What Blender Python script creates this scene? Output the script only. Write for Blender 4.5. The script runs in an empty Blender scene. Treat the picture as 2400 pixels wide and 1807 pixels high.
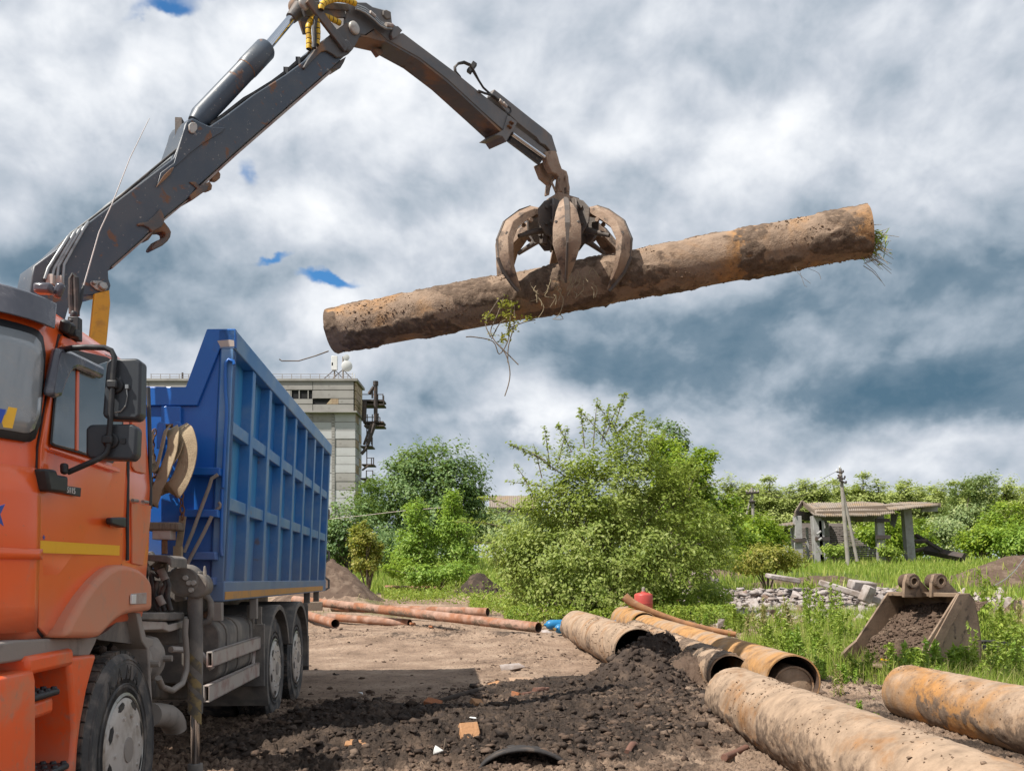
import bpy, math, random
import numpy as np
from mathutils import Vector, Matrix

random.seed(7)
rng = np.random.default_rng(11)
scene = bpy.context.scene
COL = scene.collection

# ---------------------------------------------------------------- camera
F = 2100.0            # focal length in pixels of the 2400 px wide photograph
YH = 1356.0           # horizon row
CZ = 1.42             # eye height
cam_d = bpy.data.cameras.new("camera")
cam = bpy.data.objects.new("camera", cam_d)
COL.objects.link(cam)
cam.location = (0, 0, CZ)
cam.rotation_euler = (math.radians(90), 0, 0)
cam_d.sensor_width = 36.0
cam_d.sensor_fit = 'HORIZONTAL'
cam_d.lens = F / 2400 * 36.0
cam_d.shift_y = (YH - 903.5) / 2400
cam_d.clip_start = 0.1
cam_d.clip_end = 3000
scene.camera = cam

# ---------------------------------------------------------------- sun
SUN = Vector((-0.489, -0.323, 0.811)).normalized()
sun_d = bpy.data.lights.new("sun", 'SUN')
sun_d.energy = 3.9
sun_d.angle = math.radians(0.5)
sun_d.color = (1.0, 0.945, 0.86)
sun = bpy.data.objects.new("sun", sun_d)
COL.objects.link(sun)
sun.location = (-30, -20, 50)
sun.rotation_euler = SUN.to_track_quat('Z', 'Y').to_euler()

scene.view_settings.view_transform = 'Standard'
scene.view_settings.look = 'None'
scene.view_settings.exposure = 0.72
scene.view_settings.gamma = 1.0
scene.view_settings.use_curve_mapping = False
scene.render.engine = 'CYCLES'
scene.cycles.max_bounces = 6
scene.cycles.transparent_max_bounces = 6

# ---------------------------------------------------------------- sky
world = bpy.data.worlds.new("World")
scene.world = world
world.use_nodes = True
W = world.node_tree
W.nodes.clear()

class NT:
    """small node-tree writer"""
    def __init__(self, tree):
        self.t = tree
    def node(self, typ, **kw):
        n = self.t.nodes.new(typ)
        for k, v in kw.items():
            setattr(n, k, v)
        return n
    def put(self, sock, v):
        if v is None:
            return
        if isinstance(v, bpy.types.NodeSocket):
            self.t.links.new(v, sock)
        elif isinstance(v, (tuple, list)) and len(v) == 3 and sock.type == 'RGBA':
            sock.default_value = (*v, 1)
        else:
            sock.default_value = v
    def math(self, op, a, b=None, c=None, clamp=False):
        n = self.node('ShaderNodeMath', operation=op, use_clamp=clamp)
        for i, v in enumerate((a, b, c)):
            self.put(n.inputs[i], v)
        return n.outputs[0]
    def vec(self, op, a, b=None, scale=None):
        n = self.node('ShaderNodeVectorMath', operation=op)
        self.put(n.inputs[0], a)
        self.put(n.inputs[1], b)
        if scale is not None:
            self.put(n.inputs['Scale'], scale)
        return n.outputs['Value'] if op in ('DOT_PRODUCT', 'LENGTH', 'DISTANCE') else n.outputs[0]
    def noise(self, vec, scale, detail=4, rough=0.55, dist=0.0, out='Fac'):
        n = self.node('ShaderNodeTexNoise')
        self.put(n.inputs['Vector'], vec)
        self.put(n.inputs['Scale'], scale)
        self.put(n.inputs['Detail'], detail)
        self.put(n.inputs['Roughness'], rough)
        self.put(n.inputs['Distortion'], dist)
        return n.outputs[out]
    def ramp(self, fac, stops, interp='LINEAR'):
        n = self.node('ShaderNodeValToRGB')
        n.color_ramp.interpolation = interp
        e = n.color_ramp.elements
        while len(e) < len(stops):
            e.new(0.5)
        for el, (p, c) in zip(e, stops):
            el.position = p
            el.color = (*c, 1) if isinstance(c, (tuple, list)) else (c, c, c, 1)
        self.put(n.inputs[0], fac)
        return n.outputs[0]
    def smooth(self, fac, a, b):
        n = self.node('ShaderNodeMapRange', interpolation_type='SMOOTHSTEP')
        self.put(n.inputs[0], fac)
        n.inputs[1].default_value = a
        n.inputs[2].default_value = b
        return n.outputs[0]
    def mix(self, fac, a, b):
        n = self.node('ShaderNodeMix', data_type='RGBA')
        self.put(n.inputs[0], fac)
        self.put(n.inputs[6], a)
        self.put(n.inputs[7], b)
        return n.outputs[2]
    def comb(self, x, y, z):
        n = self.node('ShaderNodeCombineXYZ')
        for i, v in enumerate((x, y, z)):
            self.put(n.inputs[i], v)
        return n.outputs[0]
    def sep(self, v):
        n = self.node('ShaderNodeSeparateXYZ')
        self.put(n.inputs[0], v)
        return n.outputs

w = NT(W)
sky_tex = w.node('ShaderNodeTexSky', sky_type='NISHITA', sun_disc=False)
sky_tex.sun_elevation = math.asin(SUN.z)
sky_tex.sun_rotation = math.atan2(SUN.x, SUN.y)
sky_tex.air_density = 1.0
sky_tex.dust_density = 0.4
sky_tex.ozone_density = 2.5
bg_sky = w.node('ShaderNodeBackground')
w.put(bg_sky.inputs[0], w.vec('MULTIPLY', sky_tex.outputs[0], (0.40, 0.80, 1.05)))
bg_sky.inputs[1].default_value = 0.085
tc = w.node('ShaderNodeTexCoord').outputs['Generated']
dx, dy, dz = w.sep(tc)
q = w.vec('MULTIPLY', tc, (1.0, 1.0, 1.25))
warp = w.vec('SCALE', w.vec('SUBTRACT', w.noise(q, 3.6, 3, 0.5, out='Color'), (0.5, 0.5, 0.5)), scale=0.10)
q2 = w.vec('ADD', q, warp)
def billow(v, sc, det):
    """heaped cloud tops: inverted fractal cell distance"""
    n = w.node('ShaderNodeTexVoronoi', feature='F1')
    w.put(n.inputs['Vector'], v)
    n.inputs['Scale'].default_value = sc
    n.inputs['Detail'].default_value = det
    n.inputs['Roughness'].default_value = 0.52
    n.inputs['Lacunarity'].default_value = 2.3
    n.normalize = True
    return w.math('SUBTRACT', 1.0, n.outputs['Distance'])
n_big = w.noise(q2, 2.3, 3, 0.5)
n_mid = w.noise(q2, 4.8, 9, 0.51)
SUN_OFF = (-0.010, -0.005, 0.030)
q3 = w.vec('ADD', q2, SUN_OFF)
bil = billow(q2, 6.0, 4.0)
h0 = w.math('MULTIPLY_ADD', bil, 0.75, n_mid)
h1 = w.math('MULTIPLY_ADD', billow(q3, 6.0, 4.0), 0.75, w.noise(q3, 4.8, 9, 0.51))
relief = w.math('SUBTRACT', h0, h1)
az = w.math('ARCTAN2', dx, dy)
el = w.math('ARCSINE', dz)
aw = w.vec('SCALE', w.vec('SUBTRACT', w.noise(q, 6.0, 6, 0.55, out='Color'), (0.5, 0.5, 0.5)), scale=0.15)
ang = w.vec('ADD', w.comb(az, el, 0.0), aw)

def sky_dir(px, py):
    x = (px - 1200) / F
    return math.atan(x), math.atan((YH - py) / F / math.sqrt(1 + x * x))

def blob(px, py, rx, ry, rot=0.0):
    """soft elliptical patch of cloud in a compass direction and height above the horizon"""
    a, e = sky_dir(px, py)
    d = w.vec('SUBTRACT', ang, (a, e, 0.0))
    if rot:
        n = w.node('ShaderNodeVectorRotate', rotation_type='Z_AXIS')
        w.put(n.inputs['Vector'], d)
        n.inputs['Angle'].default_value = math.radians(rot)
        d = n.outputs[0]
    d = w.vec('MULTIPLY', d, (F / rx, F / ry, 0.0))
    return w.math('EXPONENT', w.math('MULTIPLY', w.vec('DOT_PRODUCT', d, d), -1.0))

#SKYBLOBS
CLOUDS = [  # px, py, rx, ry, amount, tilt
    (2250, 925, 420, 75, -0.35, 0), (1800, 880, 480, 85, -0.22, 6), (1450, 840, 300, 110, -0.11, 0),
    (2330, 660, 330, 110, -0.19, 12), (2000, 720, 300, 90, -0.10, 0), (1900, 500, 260, 110, -0.05, 0),
    (1010, 960, 150, 85, -0.20, 0), (1300, 1010, 260, 32, -0.22, 0), (1700, 1090, 380, 34, -0.10, 0),
    (480, 690, 260, 150, -0.17, 0), (160, 520, 220, 130, -0.16, 0), (560, 800, 200, 60, -0.12, 0),
    (300, 320, 220, 70, -0.10, 0), (1560, 420, 220, 130, -0.06, 20), (1240, 70, 300, 90, -0.05, 0),
    (110, 190, 190, 110, 0.20, 0), (560, 130, 260, 90, 0.22, 0), (90, 480, 160, 70, 0.15, 0), (360, 420, 150, 60, 0.10, 0),
    (620, 450, 220, 120, 0.17, 0), (950, 320, 170, 110, 0.17, 0), (900, 560, 240, 60, 0.12, 0),
    (780, 720, 180, 50, 0.24, -12), (1190, 930, 170, 80, 0.24, 0), (1700, 985, 300, 45, 0.22, 0), (1180, 985, 260, 26, 0.18, 0),
    (2200, 1050, 420, 50, 0.16, 0), (2120, 330, 330, 150, 0.10, 0), (1420, 250, 260, 110, 0.06, 0), (1750, 300, 200, 90, 0.08, 0),
    (1330, 640, 220, 90, 0.06, 0), (2150, 760, 520, 150, -0.05, 0), (1500, 830, 800, 170, -0.03, 0), (1300, 800, 420, 130, -0.05, 0), (120, 650, 260, 90, -0.10, 0), (300, 830, 260, 40, 0.12, 0),
]
HOLES = [
    (352, 32, 64, 18, 0.95, 0), (810, 664, 85, 17, 1.1, -6), (650, 618, 80, 13, 0.95, -22),
    (622, 395, 24, 50, 0.72, 0), (860, 160, 70, 30, 0.5, 0), (420, 5, 170, 18, 0.5, 0),
]
B = w.math('MULTIPLY_ADD', w.math('SUBTRACT', n_mid, 0.5), 0.30, 0.535)
B = w.math('MULTIPLY_ADD', w.math('SUBTRACT', n_big, 0.5), 0.35, B)
B = w.math('MULTIPLY_ADD', relief, 1.15, B)
for px, py, rx, ry, amt, rot in CLOUDS:
    B = w.math('MULTIPLY_ADD', blob(px, py, rx, ry, rot), amt, B)
cloud_col = w.ramp(B, [(0.0, (0.058, 0.110, 0.158)), (0.22, (0.115, 0.166, 0.215)), (0.40, (0.240, 0.285, 0.335)),
                       (0.58, (0.370, 0.400, 0.445)), (0.76, (0.515, 0.535, 0.565)), (1.0, (0.68, 0.685, 0.69))])
Hs = None
for px, py, rx, ry, amt, rot in HOLES:
    g = w.math('MULTIPLY', blob(px, py, rx, ry, rot), amt)
    Hs = g if Hs is None else w.math('ADD', Hs, g)
Hs = w.math('ADD', Hs, w.math('MULTIPLY', w.math('SUBTRACT', 0.5, n_mid), 0.9))
cover = w.math('SUBTRACT', 1.0, w.smooth(Hs, 0.34, 1.05))
bg_cl = w.node('ShaderNodeBackground')
w.put(bg_cl.inputs[0], cloud_col)
bg_cl.inputs[1].default_value = 1.0
mixs = w.node('ShaderNodeMixShader')
w.put(mixs.inputs[0], cover)
W.links.new(bg_sky.outputs[0], mixs.inputs[1])
W.links.new(bg_cl.outputs[0], mixs.inputs[2])
wout = w.node('ShaderNodeOutputWorld')
W.links.new(mixs.outputs[0], wout.inputs[0])

# ================================================================ helpers
def at(px, py, Y):
    """world point seen at a photo pixel, Y metres ahead"""
    return Vector(((px - 1200) / F * Y, Y, CZ + (YH - py) / F * Y))

def ray_plane(px, py, P0, n):
    d = Vector(((px - 1200) / F, 1.0, (YH - py) / F))
    o = Vector((0, 0, CZ))
    t = (Vector(P0) - o).dot(n) / d.dot(n)
    return o + d * t

class MB:
    """collects geometry in one frame; build() links it as one mesh object"""
    def __init__(self):
        self.v = []
        self.f = []
    def add(self, verts, faces):
        o = len(self.v)
        self.v.extend([tuple(p) for p in verts])
        self.f.extend([tuple(i + o for i in fc) for fc in faces])
        return self
    def box(self, c, s, M=None):
        x, y, z = (k / 2 for k in s)
        vs = [Vector((a * x, b * y, d * z)) for a in (-1, 1) for b in (-1, 1) for d in (-1, 1)]
        if M is not None:
            vs = [M @ p for p in vs]
        vs = [p + Vector(c) for p in vs]
        return self.add(vs, [(0, 1, 3, 2), (4, 6, 7, 5), (0, 4, 5, 1), (2, 3, 7, 6), (0, 2, 6, 4), (1, 5, 7, 3)])
    def box2(self, a, b):
        a, b = Vector(a), Vector(b)
        return self.box((a + b) / 2, [abs(k) for k in (b - a)])
    def prism(self, poly, vec):
        """planar polygon (3D points) pushed along vec"""
        n = len(poly)
        P = [Vector(p) for p in poly]
        Q = [p + Vector(vec) for p in P]
        fs = [tuple(range(n)), tuple(range(2 * n - 1, n - 1, -1))]
        nrm = Vector((0, 0, 0))
        for i in range(n):
            nrm += P[i].cross(P[(i + 1) % n])
        if nrm.dot(Vector(vec)) < 0:
            fs = [tuple(range(n - 1, -1, -1))[::-1], tuple(range(n, 2 * n))[::-1]]
            for i in range(n):
                j = (i + 1) % n
                fs.append((i, i + n, j + n, j))
        else:
            for i in range(n):
                j = (i + 1) % n
                fs.append((i, j, j + n, i + n))
        return self.add(P + Q, fs)
    def tube(self, pts, r, n=8, caps=True):
        P = [Vector(p) for p in pts]
        R = list(r) if hasattr(r, '__len__') else [r] * len(P)
        vs, fs = [], []
        up = None
        for i, p in enumerate(P):
            t = (P[min(i + 1, len(P) - 1)] - P[max(i - 1, 0)])
            if t.length < 1e-9:
                t = Vector((0, 0, 1))
            t.normalize()
            if up is None:
                up = t.cross(Vector((0, 0, 1)) if abs(t.z) < 0.9 else Vector((1, 0, 0))).normalized()
            up = (up - t * up.dot(t))
            up = up.normalized() if up.length > 1e-6 else t.orthogonal().normalized()
            b = t.cross(up)
            for k in range(n):
                a = 2 * math.pi * k / n
                vs.append(p + (up * math.cos(a) + b * math.sin(a)) * R[i])
        for i in range(len(P) - 1):
            for k in range(n):
                k2 = (k + 1) % n
                fs.append((i * n + k, i * n + k2, (i + 1) * n + k2, (i + 1) * n + k))
        if caps:
            fs.append(tuple(range(n - 1, -1, -1)))
            fs.append(tuple(range((len(P) - 1) * n, len(P) * n)))
        return self.add(vs, fs)
    def lathe(self, prof, c, axis, n=32, close=False):
        """prof: list of (radius, distance along axis)"""
        ax = Vector(axis).normalized()
        u = ax.orthogonal().normalized()
        b = ax.cross(u)
        vs, fs = [], []
        for r, h in prof:
            for k in range(n):
                a = 2 * math.pi * k / n
                vs.append(Vector(c) + ax * h + (u * math.cos(a) + b * math.sin(a)) * r)
        m = len(prof)
        for i in range(m if close else m - 1):
            j = (i + 1) % m
            for k in range(n):
                k2 = (k + 1) % n
                fs.append((i * n + k, i * n + k2, j * n + k2, j * n + k))
        if not close:
            fs.append(tuple(range(n - 1, -1, -1)))
            fs.append(tuple(range((m - 1) * n, m * n)))
        return self.add(vs, fs)
    def loft(self, rings, close=True, caps=True):
        n = len(rings[0])
        vs = [p for r in rings for p in r]
        fs = []
        for i in range(len(rings) - 1):
            for k in range(n if close else n - 1):
                k2 = (k + 1) % n
                fs.append((i * n + k, i * n + k2, (i + 1) * n + k2, (i + 1) * n + k))
        if caps:
            fs.append(tuple(range(n - 1, -1, -1)))
            fs.append(tuple(range((len(rings) - 1) * n, len(rings) * n)))
        return self.add(vs, fs)
    def build(self, name, material, parent=None, smooth=None, bevel=0.0, seg=2, local=False, thing=None, fix=True):
        me = bpy.data.meshes.new(name)
        V = [Vector(p) for p in self.v]
        if parent is not None and not local:
            inv = root_of(parent).matrix_basis.inverted()
            V = [inv @ p for p in V]
        off = None
        if thing is not None:
            off = Vector(thing)
            V = [p - off for p in V]
        me.from_pydata([tuple(p) for p in V], [], self.f)
        if fix:
            import bmesh
            bm = bmesh.new()
            bm.from_mesh(me)
            bmesh.ops.recalc_face_normals(bm, faces=bm.faces)
            bm.to_mesh(me)
            bm.free()
        me.materials.append(material)
        o = bpy.data.objects.new(name, me)
        COL.objects.link(o)
        if off is not None:
            o.location = off
        if parent is not None:
            o.parent = parent
        if bevel:
            m = o.modifiers.new("edge", 'BEVEL')
            m.width = bevel
            m.segments = seg
            m.limit_method = 'ANGLE'
            m.angle_limit = math.radians(38)
            m.use_clamp_overlap = True
            smooth = smooth or 40
        if smooth:
            me.shade_smooth()
            me.set_sharp_from_angle(angle=math.radians(smooth))
        return o

def root_of(o):
    while o.parent is not None:
        o = o.parent
    return o

def tag(o, label, cat, group=None, kind=None):
    if label:
        o['label'] = label
    if cat:
        o['category'] = cat
    if group:
        o['group'] = group
    if kind:
        o['kind'] = kind
    return o

def thing(name, label, cat, loc=(0, 0, 0), rz=0.0, group=None):
    o = bpy.data.objects.new(name, None)
    COL.objects.link(o)
    o.empty_display_size = 0.2
    o.location = loc
    o.rotation_euler = (0, 0, rz)
    o.matrix_basis = Matrix.Translation(loc) @ Matrix.Rotation(rz, 4, 'Z')
    return tag(o, label, cat, group)

def children(o):
    return list(o.children)

def dup(o, loc, rz=0.0, sc=1.0, label=None):
    """copy of a thing with copies of its parts and sub-parts, meshes shared"""
    r = o.copy()
    COL.objects.link(r)
    r.location = loc
    r.rotation_euler = (0, 0, rz)
    r.scale = (sc, sc, sc) if not hasattr(sc, '__len__') else sc
    if label:
        r['label'] = label
    def rec(a, b):
        for ch in children(a):
            c = ch.copy()
            COL.objects.link(c)
            c.parent = b
            rec(ch, c)
    rec(o, r)
    return r

def raw_mesh(name, verts, quads=None, tris=None, material=None, parent=None, smooth=False, uv=None, attrs=None):
    """fast numpy mesh"""
    me = bpy.data.meshes.new(name)
    verts = np.asarray(verts, dtype=np.float32)
    loops, starts = [], []
    n0 = 0
    if quads is not None and len(quads):
        quads = np.asarray(quads, dtype=np.int32)
        loops.append(quads.ravel())
        starts.append(np.arange(len(quads), dtype=np.int32) * 4)
        n0 = quads.size
    if tris is not None and len(tris):
        tris = np.asarray(tris, dtype=np.int32)
        loops.append(tris.ravel())
        starts.append(n0 + np.arange(len(tris), dtype=np.int32) * 3)
    loops = np.concatenate(loops)
    starts = np.concatenate(starts)
    me.vertices.add(len(verts))
    me.vertices.foreach_set("co", verts.ravel())
    me.loops.add(len(loops))
    me.loops.foreach_set("vertex_index", loops)
    me.polygons.add(len(starts))
    me.polygons.foreach_set("loop_start", starts)
    if attrs:
        for k, a in attrs.items():
            at_ = me.attributes.new(k, 'FLOAT', 'POINT')
            at_.data.foreach_set("value", np.asarray(a, dtype=np.float32))
    me.update(calc_edges=True)
    me.validate()
    if smooth:
        me.shade_smooth()
    if material:
        me.materials.append(material)
    o = bpy.data.objects.new(name, me)
    COL.objects.link(o)
    if parent is not None:
        o.parent = parent
    return o

# ---------------------------------------------------------------- numpy noise
_perm = np.random.default_rng(3).permutation(4096).astype(np.int64)
def _hash(ix, iy, iz):
    return _perm[(_perm[(_perm[ix & 4095] + iy) & 4095] + iz) & 4095] / 4095.0

def vnoise(x, y, z=None):
    x = np.asarray(x, float)
    y = np.asarray(y, float)
    z = np.zeros_like(x) if z is None else np.asarray(z, float)
    ix, iy, iz = np.floor(x).astype(np.int64), np.floor(y).astype(np.int64), np.floor(z).astype(np.int64)
    fx, fy, fz = x - ix, y - iy, z - iz
    fx, fy, fz = (f * f * (3 - 2 * f) for f in (fx, fy, fz))
    r = 0
    for a in (0, 1):
        wa = fx if a else 1 - fx
        for b in (0, 1):
            wb = fy if b else 1 - fy
            for c in (0, 1):
                wc = fz if c else 1 - fz
                r = r + wa * wb * wc * _hash(ix + a, iy + b, iz + c)
    return r

def fbm(x, y, z=None, oct=4, rough=0.5):
    s, a, t = 0, 1.0, 0
    x = np.asarray(x, float)
    y = np.asarray(y, float)
    zz = np.zeros_like(x) if z is None else np.asarray(z, float)
    for i in range(oct):
        s = s + a * vnoise(x * 2 ** i + 17.3 * i, y * 2 ** i - 9.1 * i, zz * 2 ** i + 4.7 * i)
        t += a
        a *= rough
    return s / t

def sstep(x, a, b):
    t = np.clip((np.asarray(x, float) - a) / (b - a), 0, 1)
    return t * t * (3 - 2 * t)

# ================================================================ materials
def new_mat(name):
    m = bpy.data.materials.new(name)
    m.use_nodes = True
    t = m.node_tree
    t.nodes.clear()
    n = NT(t)
    out = n.node('ShaderNodeOutputMaterial')
    b = n.node('ShaderNodeBsdfPrincipled')
    t.links.new(b.outputs[0], out.inputs[0])
    return m, n, b, out

def surf(name, base, layers=(), rough=0.6, metal=0.0, bump=0.0, bscale=30, bdetail=5, spec=0.5, coat=0.0,
         rough_var=0.0, stretch=None, zdirt=None, bdist=0.02):
    """base colour plus noise-masked layers.
    layer: (colour, scale, lo, hi, detail[, opacity[, roughness]]);  zdirt: (colour, z0, z1, strength, noise scale)"""
    m, n, b, out = new_mat(name)
    co = n.node('ShaderNodeTexCoord').outputs['Object']
    if stretch:
        co = n.vec('MULTIPLY', co, stretch)
    col = n.node('ShaderNodeRGB').outputs[0]
    col.default_value = (*base, 1)
    rg = rough
    for i, L in enumerate(layers):
        c, sc, lo, hi, det = L[:5]
        op = L[5] if len(L) > 5 else 1.0
        f = n.smooth(n.noise(n.vec('ADD', co, (i * 7.3, i * 3.1, i * 5.7)), sc, det, 0.6, 0.3), lo, hi)
        if op != 1.0:
            f = n.math('MULTIPLY', f, op)
        col = n.mix(f, col, c)
        if len(L) > 6:
            a = n.math('MULTIPLY', f, L[6] - rough)
            rg = n.math('ADD', rg, a)
    if zdirt:
        c, z0, z1, st, sc = zdirt
        ob = n.node('ShaderNodeTexCoord').outputs['Object']
        z = n.sep(ob)[2]
        zz = n.math('MULTIPLY_ADD', n.math('SUBTRACT', n.noise(ob, sc, 6, 0.6), 0.5), abs(z1 - z0) * 1.3, z)
        f = n.math('MULTIPLY', n.smooth(zz, z0, z1), st)
        col = n.mix(f, col, c)
        rg = n.math('MULTIPLY_ADD', f, 0.9 - rough, rg) 
    n.put(b.inputs['Base Color'], col)
    n.put(b.inputs['Roughness'], rg)
    b.inputs['Metallic'].default_value = metal
    b.inputs['Specular IOR Level'].default_value = spec
    if coat:
        b.inputs['Coat Weight'].default_value = coat
        b.inputs['Coat Roughness'].default_value = 0.12
    if bump:
        bn = n.node('ShaderNodeBump')
        bn.inputs['Strength'].default_value = bump
        bn.inputs['Distance'].default_value = bdist
        n.put(bn.inputs['Height'], n.noise(co, bscale, bdetail, 0.62))
        n.t.links.new(bn.outputs[0], b.inputs['Normal'])
    return m

DUST = (0.30, 0.235, 0.185)
ORANGE = surf('orange_paint', (0.95, 0.142, 0.024), [((0.86, 0.118, 0.024), 2.2, 0.45, 0.7, 5, 0.5),
              (DUST, 9, 0.60, 0.80, 8, 0.35), ((0.30, 0.17, 0.10), 45, 0.68, 0.74, 4, 0.6)], rough=0.30, coat=0.5, spec=0.5, zdirt=(DUST, 1.42, 0.95, 0.62, 3.0), bump=.03, bscale=1.5)
ORANGE_DUSTY = surf('dusty_orange_paint', (0.84, 0.165, 0.04), [((0.60, 0.26, 0.15), 2.0, 0.40, 0.62, 5, 0.6),
              (DUST, 11, 0.52, 0.78, 8, 0.5)], rough=0.45, coat=0.1, zdirt=((0.52, 0.30, 0.20), 1.85, 1.30, 0.6, 2.0))
ORANGE_LOW = surf('muddy_orange_paint', (0.92, 0.125, 0.022), [((0.52, 0.25, 0.145), 3.0, 0.44, 0.66, 6, 0.6),
              (DUST, 14, 0.52, 0.75, 8, 0.55)], rough=0.42, coat=0.15, zdirt=((0.33, 0.22, 0.16), 0.75, 0.4, 0.7, 3.0))
BLACK_PLASTIC = surf('black_plastic', (0.022, 0.023, 0.026), [((0.07, 0.065, 0.06), 12, 0.5, 0.75, 6, 0.6)], rough=0.5)
GLOSS_BLACK = surf('smoked_plastic', (0.075, 0.075, 0.092), [((0.27, 0.255, 0.27), 7, 0.45, 0.75, 7, 0.55, 0.6)], rough=0.18, spec=0.6)
GREY_PLASTIC = surf('grey_plastic', (0.038, 0.044, 0.052), [((0.10, 0.10, 0.10), 6, 0.45, 0.8, 6, 0.35)], rough=0.42)
RUBBER = surf('tyre_rubber', (0.065, 0.064, 0.064), [((0.22, 0.19, 0.165), 7, 0.42, 0.68, 7, 0.75)], rough=0.85, bump=0.25, bscale=60)
TREAD = surf('tyre_tread', (0.03, 0.03, 0.03), [((0.16, 0.125, 0.10), 11, 0.42, 0.66, 7, 0.8)], rough=0.9, bump=0.4, bscale=50)
HUBCAP = surf('hubcap_paint', (0.56, 0.52, 0.48), [((0.30, 0.25, 0.20), 8, 0.42, 0.7, 7, 0.8), ((0.10, 0.085, 0.07), 20, 0.62, 0.78, 5, 0.7)], rough=0.5, metal=0.15)
BLUE = surf('blue_paint', (0.008, 0.125, 0.48), [((0.018, 0.18, 0.56), 1.6, 0.45, 0.7, 5, 0.65), ((0.09, 0.10, 0.11), 6, 0.63, 0.80, 8, 0.55),
              ((0.16, 0.10, 0.06), 16, 0.70, 0.80, 5, 0.7)], rough=0.38, coat=0.15, zdirt=((0.16, 0.155, 0.17), 2.0, 1.3, 0.5, 1.5))
BLUE_PANEL = surf('worn_blue_paint', (0.012, 0.17, 0.50), [((0.06, 0.33, 0.60), 1.8, 0.42, 0.62, 5, 0.8), ((0.11, 0.14, 0.17), 2.6, 0.56, 0.74, 7, 0.7),
              ((0.20, 0.16, 0.12), 9, 0.66, 0.80, 7, 0.6)], rough=0.42, coat=0.1, bump=0.12, bscale=2.2, bdist=.05, stretch=(1, 1.6, 0.45), zdirt=((0.20, 0.20, 0.215), 2.3, 1.25, 0.55, 2))
BLUE_RIB = surf('dusty_blue_paint', (0.035, 0.20, 0.50), [((0.20, 0.33, 0.50), 1.5, 0.38, 0.66, 6, 0.8), ((0.24, 0.16, 0.11), 14, 0.64, 0.76, 6, 0.7), ((0.20, 0.11, 0.065), 3.2, 0.64, 0.72, 9, 0.75)],
              rough=0.45, coat=0.1, zdirt=((0.22, 0.22, 0.24), 2.2, 1.2, 0.6, 2))
STRIPE = surf('orange_reflective_tape', (0.55, 0.27, 0.075), [((0.25, 0.19, 0.15), 5, 0.5, 0.72, 7, 0.6)], rough=0.55)
TAPE = surf('yellow_reflective_tape', (0.95, 0.50, 0.015), [((0.85, 0.42, 0.02), 30, 0.5, 0.8, 4, 0.5)], rough=0.4)
FRAME_GREY = surf('dusty_chassis_paint', (0.13, 0.118, 0.108), [((0.29, 0.25, 0.21), 4, 0.4, 0.68, 7, 0.8)], rough=0.75, bump=0.15, bscale=50)
DUST_GREY = surf('dust_covered_steel', (0.29, 0.255, 0.225), [((0.10, 0.09, 0.085), 5, 0.5, 0.75, 7, 0.7), ((0.34, 0.29, 0.25), 14, 0.5, 0.75, 6, 0.5)], rough=0.8, bump=0.12, bscale=60)
GUARD = surf('pale_guard_rail_metal', (0.46, 0.41, 0.37), [((0.32, 0.19, 0.165), 6, 0.45, 0.7, 7, 0.8)], rough=0.6, metal=0.2)
CRANE = surf('crane_grey_paint', (0.060, 0.080, 0.108), [((0.11, 0.118, 0.128), 1.5, 0.42, 0.68, 5, 0.7), ((0.22, 0.105, 0.05), 8.0, 0.60, 0.68, 10, 0.8, 0.8),
              ((0.36, 0.34, 0.31), 34, 0.64, 0.69, 6, 0.7)], rough=0.42, bump=0.05, bscale=40)
CRANE_RUST = surf('rusty_crane_steel', (0.10, 0.098, 0.098), [((0.30, 0.165, 0.085), 2.4, 0.42, 0.6, 9, 0.9, 0.85), ((0.05, 0.035, 0.025), 6, 0.58, 0.72, 7, 0.8)], rough=0.55, bump=0.12, bscale=35)
JIB = surf('dusty_jib_paint', (0.17, 0.155, 0.145), [((0.10, 0.112, 0.125), 1.3, 0.46, 0.62, 5, 0.75), ((0.23, 0.15, 0.10), 2.6, 0.52, 0.70, 8, 0.8)], rough=0.5, bump=0.06, bscale=40)
GRAPPLE = surf('mud_dusted_grapple_steel', (0.29, 0.195, 0.135), [((0.42, 0.31, 0.225), 4.5, 0.42, 0.66, 7, 0.85), ((0.09, 0.065, 0.05), 9, 0.52, 0.66, 8, 0.85)], rough=0.75, bump=0.35, bscale=45)
GRAPPLE_DARK = surf('grimy_grapple_steel', (0.11, 0.092, 0.08), [((0.17, 0.125, 0.095), 6, 0.45, 0.7, 7, 0.8)], rough=0.7, bump=0.2, bscale=45)
CHROME = surf('chromed_rod', (0.62, 0.64, 0.68), rough=0.12, metal=1.0)
STEEL = surf('bare_steel', (0.42, 0.40, 0.37), [((0.20, 0.15, 0.11), 20, 0.5, 0.7, 5, 0.6)], rough=0.4, metal=0.7)
PIN = surf('pin_cap', (0.50, 0.48, 0.44), [((0.28, 0.22, 0.17), 20, 0.5, 0.7, 5, 0.5)], rough=0.45, metal=0.2)
YELLOW = surf('yellow_crane_paint', (0.72, 0.36, 0.02), [((0.42, 0.20, 0.03), 7, 0.55, 0.72, 7, 0.7), ((0.10, 0.07, 0.04), 26, 0.68, 0.76, 4, 0.8)], rough=0.45)
YELLOW_WRAP = surf('yellow_spiral_wrap', (0.80, 0.50, 0.03), [((0.45, 0.24, 0.05), 14, 0.5, 0.7, 6, 0.6)], rough=0.5)
HOSE = surf('black_hose', (0.03, 0.03, 0.03), [((0.14, 0.115, 0.095), 12, 0.45, 0.7, 6, 0.7)], rough=0.6)
HYD_PIPE = surf('steel_hydraulic_tube', (0.36, 0.37, 0.37), [((0.12, 0.12, 0.12), 12, 0.5, 0.7, 5, 0.6)], rough=0.35, metal=0.6)
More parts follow.
